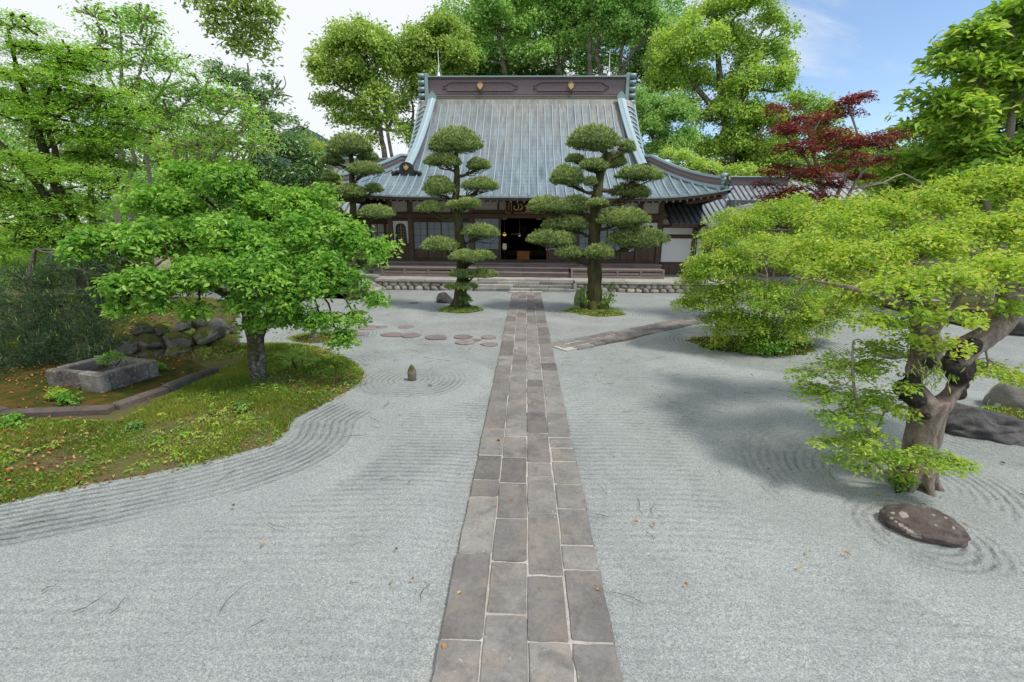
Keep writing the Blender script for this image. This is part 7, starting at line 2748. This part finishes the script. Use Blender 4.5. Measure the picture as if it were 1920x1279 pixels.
def lichen_spots():
    rng = random.Random(6)
    mt = m_flat('lichen', (0.36, 0.31, 0.27), 0.9, 0, 0.3, 40)
    me = r.data
    bm = bmesh.new()
    bm.from_mesh(me)
    from mathutils.bvhtree import BVHTree
    bvh = BVHTree.FromBMesh(bm)
    MWi = Matrix.Translation(r.location) @ Matrix.Rotation(r.rotation_euler[2], 4, 'Z')
    inv = MWi.inverted()
    for px, py, w in [(1694, 966, 11), (1674, 962, 5), (1672, 972, 4), (1714, 948, 5), (1733, 951, 4), (1750, 966, 4.5), (1773, 971, 4.5), (1690, 985, 6), (1698, 990, 5), (1706, 998, 8), (1714, 1003, 7), (1721, 1006, 9), (1754, 985, 3), (1788, 990, 4), (1680, 978, 4), (1742, 953, 3)]:
        d = ray(px, py)
        o = inv @ Vector((0, 0, CAM_H))
        dd = (inv.to_3x3() @ d).normalized()
        hit, nrm, _, _ = bvh.ray_cast(o, dd)
        if hit is None:
            continue
        rad = w * mpp(px, py, 4.1) * 0.72
        a = nrm.orthogonal().normalized()
        b = nrm.cross(a)
        m = MB()
        n = 9
        vs = [hit + nrm * 0.006]
        for i in range(n):
            an = 2 * PI * i / n
            q = hit + (a * math.cos(an) + b * math.sin(an)) * rad * rng.uniform(0.75, 1.2)
            loc, nn, _, _ = bvh.find_nearest(q)
            vs.append(loc + nn * 0.003)
        m.add(vs, [(0, 1 + i, 1 + (i + 1) % n) for i in range(n)])
        m.build('lichen_spot', mt, r)
    bm.free()


lichen_spots()
rock('boulder', (7.0, 6.62, 0.03), (0.95, 0.46, 0.34), M['rock_dark'], 14, 'broad flat dark boulder with mossy hollows right of the burled tree', 'boulder', rz=-0.32, amp=0.30, freq=1.6, facets=4, sub=5)
rock('boulder', ground(1905, 755, 0.12), (0.42, 0.36, 0.40), M['rock_grey'], 17, 'upright pale grey boulder at the right edge', 'boulder', amp=0.14, facets=5)
island('moss_patch', 'brown and yellow-green mossy mound between the boulders at the right edge', (8.05, 6.75), 1.0, 0.8, 0.14, M['moss_brown'], 6, tufts=1600)
rock('boulder', ground(1670, 668, 0.02), (0.34, 0.22, 0.14), M['rock_brown'], 9, 'small low dark rock on a mossy patch behind the burled trunk', 'boulder', amp=0.2)
island('moss_patch', 'small mossy patch beside the low dark rock behind the burled trunk', (9.55, 10.75), 0.55, 0.4, 0.06, M['moss_soil'], 7, tufts=500)
rock('boulder', ground(833, 562, 0.10), (0.40, 0.32, 0.27), M['rock_dark'], 12, 'angular dark grey rock behind the left cloud pine', 'boulder', amp=0.18, facets=7)
rock('boulder', ground(1088, 566, 0.14), (0.24, 0.22, 0.50), M['rock_grey'], 19, 'upright blue-grey rock behind the thick pine trunk', 'boulder', amp=0.12, facets=5)
rock('boulder', ground(857, 567, 0.02), (0.10, 0.10, 0.12), M['rock_dark'], 27, 'small grey stone between the left pine and the angular rock', 'boulder', sub=3)
rock('boulder', at(1915, 600, 13.5), (0.55, 0.45, 0.45), M['rock_dark'], 29, 'dark boulder on the soil strip beyond the burled tree at the right edge', 'boulder', amp=0.15, facets=5)
rock('pebble', ground(806, 723, 0.01), (0.045, 0.04, 0.03), M['redstone'], 31, 'small reddish stone beside the standing stone', 'stone', sub=3)
# standing stone
sp = ground(773, 713)
m = rock_mesh('standing_stone', (0.085, 0.075, 0.19), 33, sub=4, amp=0.10, facets=0)
o = link('standing_stone', m, M['rock_moss'])
for v in m.vertices:
    z = v.co.z
    v.co.z = z + 0.13
    s = 1.0 if z < 0.05 else 1 - (z - 0.05) * 3.0
    v.co.x = max(-0.075, min(0.075, v.co.x * 1.25)) * max(s, 0.1)
    v.co.y *= max(s, 0.2)
o.location = sp
tag(o, 'small upright mossy stone standing alone in the raked gravel left of the path', 'standing stone')


# soil strip with wooden edging beyond the burled tree
def right_strip():
    root = thing('soil_strip', (15.2, 14.0, 0), 'brown soil strip with pale stone edging at the far right', 'planting bed')
    m = MB()
    m.add([(-1.4, 0, 0.06), (6, -0.9, 0.06), (6, 5, 0.10), (-1.4, 5, 0.10)], [(0, 1, 2, 3)])
    m.build('soil', M['moss_brown'], root)
    rr = random.Random(3)
    x = -1.4
    while x < 5.8:
        m = MB()
        w = rr.uniform(0.5, 0.8)
        y = -0.05 - (x + 1.4) / 7.4 * 0.9
        m.bbox(x, x + w - 0.02, y - 0.12, y + 0.03, -0.05, 0.10, 0.015)
        m.build('edging_stone', M['granite'], root)
        x += w
    b = thing('bench', (14.7, 14.9, 0.08), 'low brown wooden bench end on the soil strip behind the burled tree', 'bench')
    for x in (-0.1, 1.1):
        m = MB()
        m.bbox(x - 0.09, x + 0.09, -0.15, 0.15, 0, 0.36, 0.01)
        m.build('leg', M['wood_v'], b)
    for k in range(3):
        m = MB()
        m.bbox(-0.35, 1.35, -0.2 + k * 0.135, -0.2 + k * 0.135 + 0.125, 0.362, 0.42, 0.008)
        m.build('plank', M['wood_h'], b)


right_strip()


# grey-roofed houses far right behind the maple
def far_house():
    root = thing('far_house', (17.5, 33.0, 0), 'far house with a pale grey sheet roof seen through the red maple', 'house')
    m = MB()
    m.box(-5, 5, 0, 6, 0, 4.4)
    m.build('wall', M['plaster_grey'], root)
    for x in (-3.5, -1.0, 1.5, 3.8):
        m = MB()
        m.box(x - 0.5, x + 0.5, -0.04, -0.002, 1.6, 3.0)
        w = m.build('window', M['wood'], root)
        m = MB()
        m.box(x - 0.44, x + 0.44, -0.055, -0.042, 1.66, 2.94)
        m.build('pane', M['pane'], w)
    rm = m_flat('pale_roof', (0.42, 0.43, 0.44), 0.5, 0.2, 0.2)
    m = MB()
    m.add([(-6, -1.2, 4.2), (6, -1.2, 4.2), (6, 3, 6.6), (-6, 3, 6.6), (6, 7.2, 4.2), (-6, 7.2, 4.2)], [(0, 1, 2, 3), (3, 2, 4, 5)])
    rf = m.build('roof', rm, root)
    x = -5.9
    while x < 6:
        m = MB()
        m.tube([(x, -1.2, 4.24), (x, 3, 6.64)], 0.05, 5)
        m.build('roof_batten', rm, rf)
        x += 0.5
    m = MB()
    m.bbox(-6.05, 6.05, 2.75, 3.25, 6.55, 6.85, 0.02)
    m.build('ridge', M['tile'], rf)


far_house()


# ------------------------------------------------------------------ stone trough on its kerbed platform
def trough():
    A, B, C_ = Vector((-7.12, 6.99)), Vector((-6.98, 7.90)), Vector((-8.42, 7.32))
    zb = 0.14
    ux = (A - C_).normalized()
    uy = Vector((-ux.y, ux.x))
    W = (A - C_).length
    L = 0.98
    ang = math.atan2(ux.y, ux.x)
    root = thing('stone_trough', (C_.x, C_.y, zb), 'weathered rectangular stone trough with thick rim on the kerbed ground at left', 'trough', rz=ang)
    H, t = 0.36, 0.17
    k = 0.012
    me = MB()
    for (x0, x1, y0, y1, z1) in ((0, 0.26, 0, t, H - 0.03), (0.263, W * 0.62, 0.07, t, H - 0.015), (W * 0.62 + 0.003, W, 0, t, H), (0, t, t + 0.003, L - t - 0.003, H - 0.02), (W - t, W, t + 0.003, L - t - 0.003, H + 0.005), (0, W, L - t, L, H)):
        m = MB()
        m.bbox(x0, x1, y0, y1, 0.0 if y0 != 0 or z1 != H else 0.0, z1, 0.02)
        m.build('side_stone', M['trough'], root)
    m = MB()
    m.box(t + 0.002, W - t - 0.002, t + 0.002, L - t - 0.002, 0, 0.14)
    m.build('trough_floor', M['kerb'], root)
    # kerb
    kr = thing('kerb', (-7.9, 6.05, 0), 'long low brown stone kerb bounding the platform of the trough', 'kerb')
    o = Vector((-7.9, 6.05, 0))
    pts = [Vector((-11.2, 6.2)), Vector((-9.4, 6.05)), Vector((-7.8, 6.0)), Vector((-6.35, 6.25)), Vector((-6.12, 7.2)), Vector((-5.95, 8.25))]
    rr = random.Random(2)
    for i in range(len(pts) - 1):
        a, b = pts[i], pts[i + 1]
        d = (b - a).normalized()
        n = Vector((-d.y, d.x))
        a2, b2 = a + d * 0.006, b - d * 0.006
        if i == 3:
            a2 = a + d * 0.17
        w = 0.17
        h = 0.27 + rr.uniform(-0.02, 0.02)
        vs = []
        for z, ins in ((-0.1, 0), (h - 0.03, 0), (h, 0.03)):
            for q in (a2 + d * ins + n * ins, b2 - d * ins + n * ins, b2 - d * ins + n * (w - ins), a2 + d * ins + n * (w - ins)):
                vs.append((q.x - o.x, q.y - o.y, z))
        m = MB()
        m.add(vs, [(8, 9, 10, 11)] + [(r_ * 4 + j, r_ * 4 + (j + 1) % 4, r_ * 4 + 4 + (j + 1) % 4, r_ * 4 + 4 + j) for r_ in range(2) for j in range(4)])
        m.build('kerb_stone', M['kerb'], kr)
    # filled ground within the kerb
    fm = MB()
    fm.add([(-11.2 - o.x, 6.3 - o.y, 0.2), (-7.8 - o.x, 6.12 - o.y, 0.19), (-6.45 - o.x, 6.4 - o.y, 0.19), (-6.25 - o.x, 7.2 - o.y, 0.19), (-6.08 - o.x, 8.25 - o.y, 0.18), (-7.4 - o.x, 9.2 - o.y, 0.2), (-11.2 - o.x, 9.2 - o.y, 0.2)], [(0, 1, 2, 3, 4, 5, 6)])
    fm.build('packed_ground', M['moss_brown'], kr)


trough()


# ------------------------------------------------------------------ wall of mossy boulders
def boulder_wall():
    rr = random.Random(12)
    root = thing('boulder_wall', (-8.4, 9.4, 0), 'low retaining wall of mossy boulders behind the trough', 'wall')
    protos = [rock_mesh('stone', (0.5, 0.5, 0.5), 50 + i, sub=4, amp=0.32, freq=1.9, facets=12) for i in range(8)]
    for me in protos:
        me.materials.append(M['rock_moss'])
    path = catmull([(-10.4, 9.1, 0), (-9.3, 8.95, 0), (-8.4, 9.1, 0), (-7.75, 9.6, 0), (-7.4, 10.3, 0), (-7.5, 11.0, 0)], 8)
    acc, last = 0, path[0]
    for row, (z, off, sz) in enumerate(((0.12, 0.0, 0.72), (0.42, 0.16, 0.66), (0.68, 0.36, 0.52))):
        acc = 9
        last = path[0]
        for p in path:
            acc += (p - last).length
            last = p
            w = sz * rr.uniform(0.75, 1.2)
            if acc < w * 0.62:
                continue
            acc = 0
            if row == 2 and (p.y > 10.2 or rr.random() < 0.2):
                continue
            n = Vector((-0.55, 0.8, 0))
            q = p + n * off
            share('stone', rr.choice(protos), root, (q.x + 8.4, q.y - 9.4, z + rr.uniform(-0.05, 0.06)), (rr.uniform(-0.4, 0.4), rr.uniform(-0.3, 0.3), rr.uniform(0, 6)), (w, w * 0.9, w * rr.uniform(0.62, 0.85)))
    # pale end stone
    rock('boulder', (-7.35, 10.35, 0.55), (0.20, 0.17, 0.24), M['rock_grey'], 61, 'pale pointed boulder at the right end of the mossy wall', 'boulder', amp=0.2, facets=4)


boulder_wall()


def stump():
    b = at(312, 530, 12.2)
    z = bh(b.x, b.y)
    root = thing('weathered_stump', (b.x, b.y, z - 0.05), 'pale weathered dead trunk standing on the moss mound behind the boulder wall', 'tree trunk')
    h = b.z - z
    m = MB()
    m.smooth = True
    m.tube([(0, 0, 0), (0.02, 0, h * 0.5), (0.0, 0, h + 0.1), (0.03, 0, h + 0.75)], [0.24, 0.20, 0.21, 0.15], 14, 0.5)
    m.build('trunk', M['bark_pale'], root)
    m = MB()
    m.smooth = True
    m.tube([(-0.05, -0.1, 0.1), (-0.4, -0.2, 0.25), (-0.85, -0.3, 0.55)], [0.16, 0.15, 0.13], 10, 0.3)
    m.build('fallen_limb', M['bark_dark'], root)


stump()


def small_lantern():
    b = ground(590, 640)
    root = thing('stone_lantern', (b.x, b.y, -0.01), 'small mossy stone lantern half hidden behind the left tree', 'stone lantern')
    for nm, pr, n in (('base', [(0.20, 0), (0.21, 0.06), (0.13, 0.12), (0.09, 0.13)], 6), ('post', [(0.085, 0.131), (0.075, 0.28), (0.09, 0.33)], 8), ('platform', [(0.10, 0.331), (0.18, 0.37), (0.18, 0.40), (0.13, 0.41)], 6)):
        m = MB()
        m.lathe(pr, n=n)
        m.build(nm, M['rock_moss'], root)
    m = MB()
    for x in (-0.115, 0.075):
        for y in (-0.115, 0.075):
            m.box(x, x + 0.04, y, y + 0.04, 0.411, 0.60)
    m.build('fire_box', M['rock_moss'], root)
    m = MB()
    m.box(-0.074, 0.074, -0.074, 0.074, 0.412, 0.598)
    m.build('fire_box_core', M['dark'], root)
    m = MB()
    m.lathe([(0.14, 0.601), (0.27, 0.625), (0.25, 0.66), (0.14, 0.72), (0.05, 0.77)], n=6)
    m.build('lantern_roof', M['rock_moss'], root)
    m = MB()
    m.smooth = True
    m.lathe([(0.03, 0.771), (0.055, 0.80), (0.05, 0.84), (0.01, 0.88)], n=8)
    m.build('finial', M['rock_moss'], root)


small_lantern()
island('moss_patch', 'low planting with reddish leaves around the small stone lantern', (-5.45, 11.75), 0.85, 0.65, 0.08, M['moss_brown'], 8, tufts=900)
shrub('plant', 'tuft of reddish-green leaves right of the small stone lantern', ground(612, 632, 0.05), px_lobes([(612, 622, 14, 10), (628, 628, 12, 7)], 11.8), M['leaf_dark'], 121, 30, 10, 0.10, (0.07, 0.04), cat='plant')
island('moss_patch', 'small grassy tuft patch by the left end of the stepping stones', ground(672, 588), 0.36, 0.24, 0.07, M['moss_soil'], 9, tufts=400)


# ------------------------------------------------------------------ ground cover of the bed
def cover():
    rng = np.random.default_rng(131)
    # grass blades and small weeds
    n = 600000
    P = np.stack([rng.uniform(-13.5, -3.1, n), rng.uniform(2.6, 13.5, n)], 1)
    d = poly_sdf(BED, P[:, 0], P[:, 1])
    dens = vnoise(P[:, 0], P[:, 1], 0.9, 7) * 0.55 + vnoise(P[:, 0], P[:, 1], 3.1, 8) * 0.45
    right = np.clip((P[:, 0] + 7.6) / 1.8, 0, 1)
    keep = (d < 0.03) & (rng.random(n) < np.clip((dens - 0.33) * 3.4, 0.05, 1) * (0.45 + 0.55 * right))
    ink = (P[:, 0] < -6.0) & (P[:, 1] > 6.0) & (P[:, 1] < 9.2)
    keep &= ~ink
    P, dens = P[keep], dens[keep]
    z = bed_h(P[:, 0], P[:, 1])
    n = len(P)
    C = np.stack([P[:, 0], P[:, 1], z], 1)
    T = unit(np.stack([rng.normal(size=n) * 0.55, rng.normal(size=n) * 0.55, np.ones(n)], 1))
    N = unit(np.cross(T, rng.normal(size=(n, 3))))
    ln = rng.uniform(0.035, 0.095, n) * (0.7 + 0.8 * vnoise(P[:, 0], P[:, 1], 1.5, 9))
    mt = m_leaf('grass_blade', [(0.08, 0.13, 0.018), (0.15, 0.22, 0.028), (0.24, 0.30, 0.04), (0.40, 0.38, 0.08)], 0.35, var=0.6, vs=1.1)
    me = leaf_mesh('grass', C + T * ln[:, None] * 0.4, N, T, ln, 0.011, np.clip(0.32 + 0.5 * vnoise(P[:, 0], P[:, 1], 1.1, 19) + rng.normal(0, 0.15, n), 0, 1))
    tag(link('grass', me, mt), kind='stuff')
    # small round-leaved weeds, lying flatter
    n = 60000
    P = np.stack([rng.uniform(-13.0, -3.2, n), rng.uniform(2.8, 13.0, n)], 1)
    d = poly_sdf(BED, P[:, 0], P[:, 1])
    dens = vnoise(P[:, 0], P[:, 1], 1.7, 17)
    keep = (d < 0.0) & (rng.random(n) < np.clip((dens - 0.42) * 3.5, 0.02, 1)) & ~((P[:, 0] < -6.0) & (P[:, 1] > 6.0) & (P[:, 1] < 9.2))
    P = P[keep]
    n = len(P)
    C = np.stack([P[:, 0], P[:, 1], bed_h(P[:, 0], P[:, 1]) + rng.uniform(0.01, 0.07, n)], 1)
    N = unit(np.array([[0, 0, 1.0]]) + rng.normal(size=(n, 3)) * 0.4)
    me = leaf_mesh('weeds', C, N, rng.normal(size=(n, 3)), rng.uniform(0.02, 0.045, n), rng.uniform(0.014, 0.03, n), np.clip(rng.normal(0.5, 0.25, n), 0, 1))
    tag(link('weeds', me, M['leaf_bright']), kind='stuff')
    # rosettes of broad weeds along the front and right of the bed
    k = 1500
    P = np.stack([rng.uniform(-9.5, -3.1, k), rng.uniform(2.8, 11.0, k)], 1)
    d = poly_sdf(BED, P[:, 0], P[:, 1])
    w = vnoise(P[:, 0], P[:, 1], 0.9, 37)
    keep = (d < 0.02) & (rng.random(k) < np.clip((w - 0.3) * 2.4, 0.05, 1) * np.where(d > -1.2, 1.0, 0.45)) & ~((P[:, 0] < -6.0) & (P[:, 1] > 6.0) & (P[:, 1] < 9.2))
    P = P[keep]
    k, B = len(P), 22
    rad = rng.uniform(0.05, 0.15, k)
    an = rng.random((k, B)) * 2 * PI
    rh = np.sqrt(rng.random((k, B)))
    hh = rng.uniform(0.03, 0.09, k)
    C = np.stack([P[:, :1] + np.cos(an) * rh * rad[:, None], P[:, 1:2] + np.sin(an) * rh * rad[:, None], bed_h(P[:, 0], P[:, 1])[:, None] + hh[:, None] * (1.05 - rh ** 2) + 0.008], -1).reshape(-1, 3)
    T = np.stack([np.cos(an), np.sin(an), rng.normal(size=(k, B)) * 0.3], -1).reshape(-1, 3)
    N = unit(np.array([[0, 0, 1.0]]) + T * 0.3 + rng.normal(size=(k * B, 3)) * 0.35)
    tt = np.clip(np.repeat(rng.random(k), B) * 0.8 + 0.1 + rng.normal(size=k * B) * 0.12, 0, 1)
    me = leaf_mesh('ground_cover', C, N, T, rng.uniform(0.03, 0.055, k * B), rng.uniform(0.015, 0.03, k * B), tt)
    tag(link('ground_cover', me, M['leaf_lime']), kind='stuff')
    # dead leaves on the bed, few on the gravel
    n1, n2 = 7500, 130
    P = np.stack([rng.uniform(-12.0, -3.1, n1), rng.uniform(2.8, 11.0, n1)], 1)
    d = poly_sdf(BED, P[:, 0], P[:, 1])
    w = vnoise(P[:, 0], P[:, 1], 0.8, 27)
    k = (d < 0.08) & (rng.random(n1) < np.clip((w - 0.25) * 2.2, 0.06, 1))
    P = P[k]
    z = np.maximum(bed_h(P[:, 0], P[:, 1]), 0) + 0.035
    inside = (P[:, 0] < -6.1) & (P[:, 1] > 6.2) & (P[:, 1] < 9.1)
    z = np.where(inside, 0.215, z)
    Q = np.stack([rng.uniform(-7, 8, n2), rng.uniform(2.0, 16, n2)], 1)
    dq = poly_sdf(BED, Q[:, 0], Q[:, 1])
    Q = Q[dq > 0]
    C = np.concatenate([np.stack([P[:, 0], P[:, 1], z], 1), np.stack([Q[:, 0], Q[:, 1], np.full(len(Q), 0.052)], 1)])
    n = len(C)
    N = unit(np.array([[0, 0, 1.0]]) + rng.normal(size=(n, 3)) * 0.35)
    t = NT('dead_leaf')
    c = t.ramp(t.attr('tint'), [(0, (0.14, 0.06, 0.03)), (0.35, (0.30, 0.12, 0.045)), (0.65, (0.45, 0.22, 0.08)), (1.0, (0.52, 0.37, 0.17))])
    mt = t.bsdf(c, 0.8, 0, None, 0.2)
    me = leaf_mesh('fallen_leaves', C, N, rng.normal(size=(n, 3)), rng.uniform(0.035, 0.08, n), rng.uniform(0.02, 0.042, n), rng.random(n), True, 0.35)
    tag(link('fallen_leaves', me, mt), kind='stuff')
    # twigs and pine needles dropped on the gravel
    m = MB()
    rr = random.Random(77)
    for _ in range(150):
        x, y = rr.uniform(-6, 7), rr.uniform(2.0, 12)
        if abs(x - 0.05) < 0.8 and rr.random() < 0.85:
            continue
        if poly_sdf(BED, np.array([x]), np.array([y]))[0] < 0:
            continue
        a = rr.uniform(0, 6.28)
        L = rr.uniform(0.08, 0.34)
        q, pts = Vector((x, y, 0.036)), []
        for k in range(4):
            pts.append(q.copy())
            a += rr.gauss(0, 0.35)
            q += Vector((math.cos(a), math.sin(a), 0)) * L / 3
            q.z = 0.036 + rr.uniform(-0.006, 0.014)
        m.tube(pts, [0.0035, 0.003, 0.0025, 0.0015], 4)
    o = m.build('fallen_twigs', M['bark_dark'])
    o['kind'] = 'stuff'


cover()
# weedy plants around the trough
for i, (px, py, rr_, z, sc, lab, mt) in enumerate([
        (105, 738, 18, 0.2, 1.0, 'yellow-green weed at the left corner of the stone trough', 'leaf_lime'),
        (128, 746, 22, 0.2, 1.0, 'leafy weed in front of the stone trough', 'leaf_bright'),
        (208, 672, 20, 0.5, 1.0, 'small fresh plant growing out of the stone trough', 'leaf_bright'),
        (294, 688, 12, 0.2, 1.0, 'small green fern tucked between the trough and the boulder wall', 'leaf_bright'),
        (455, 765, 18, 0.1, 1.0, 'small dark leafy plant in the grass in front of the left tree', 'leaf_dark'),
        (252, 800, 16, 0.1, 1.0, 'thin young plant with pale stems in front of the kerb', 'leaf_dark'),
        (20, 790, 22, 0.1, 1.0, 'leafy weed by the kerb at the left edge', 'leaf_bright'),
        (1690, 905, 22, 0.03, 1.0, 'dark green leaves at the foot of the burled trunk', 'leaf_dark'),
        (560, 672, 40, 0.12, 1.0, 'low rounded grassy tussock beside the left tree', 'leaf_olive')]):
    g = ground(px, py + rr_ * 0.6, z)
    k = mpp(px, py, g.y)
    shrub('weed', lab, g, [(at(px, py, g.y), (rr_ * k, rr_ * k * 0.8, rr_ * k * (0.5 if i == 8 else 0.7)))], M[mt], 140 + i, 26 if i != 8 else 90, 10, 0.06, (0.055, 0.03) if i != 8 else (0.09, 0.012), cat='plant', stems=4, base_tint=0.45, jit=0.6 if i != 8 else 1.2)

print('objects', len(bpy.data.objects), 'tris', sum(len(m.loop_triangles) if m.loop_triangles else sum(len(p.vertices) - 2 for p in m.polygons) for m in bpy.data.meshes if len(m.polygons) < 5000) + sum(len(m.loops) - 2 * len(m.polygons) for m in bpy.data.meshes if len(m.polygons) >= 5000))
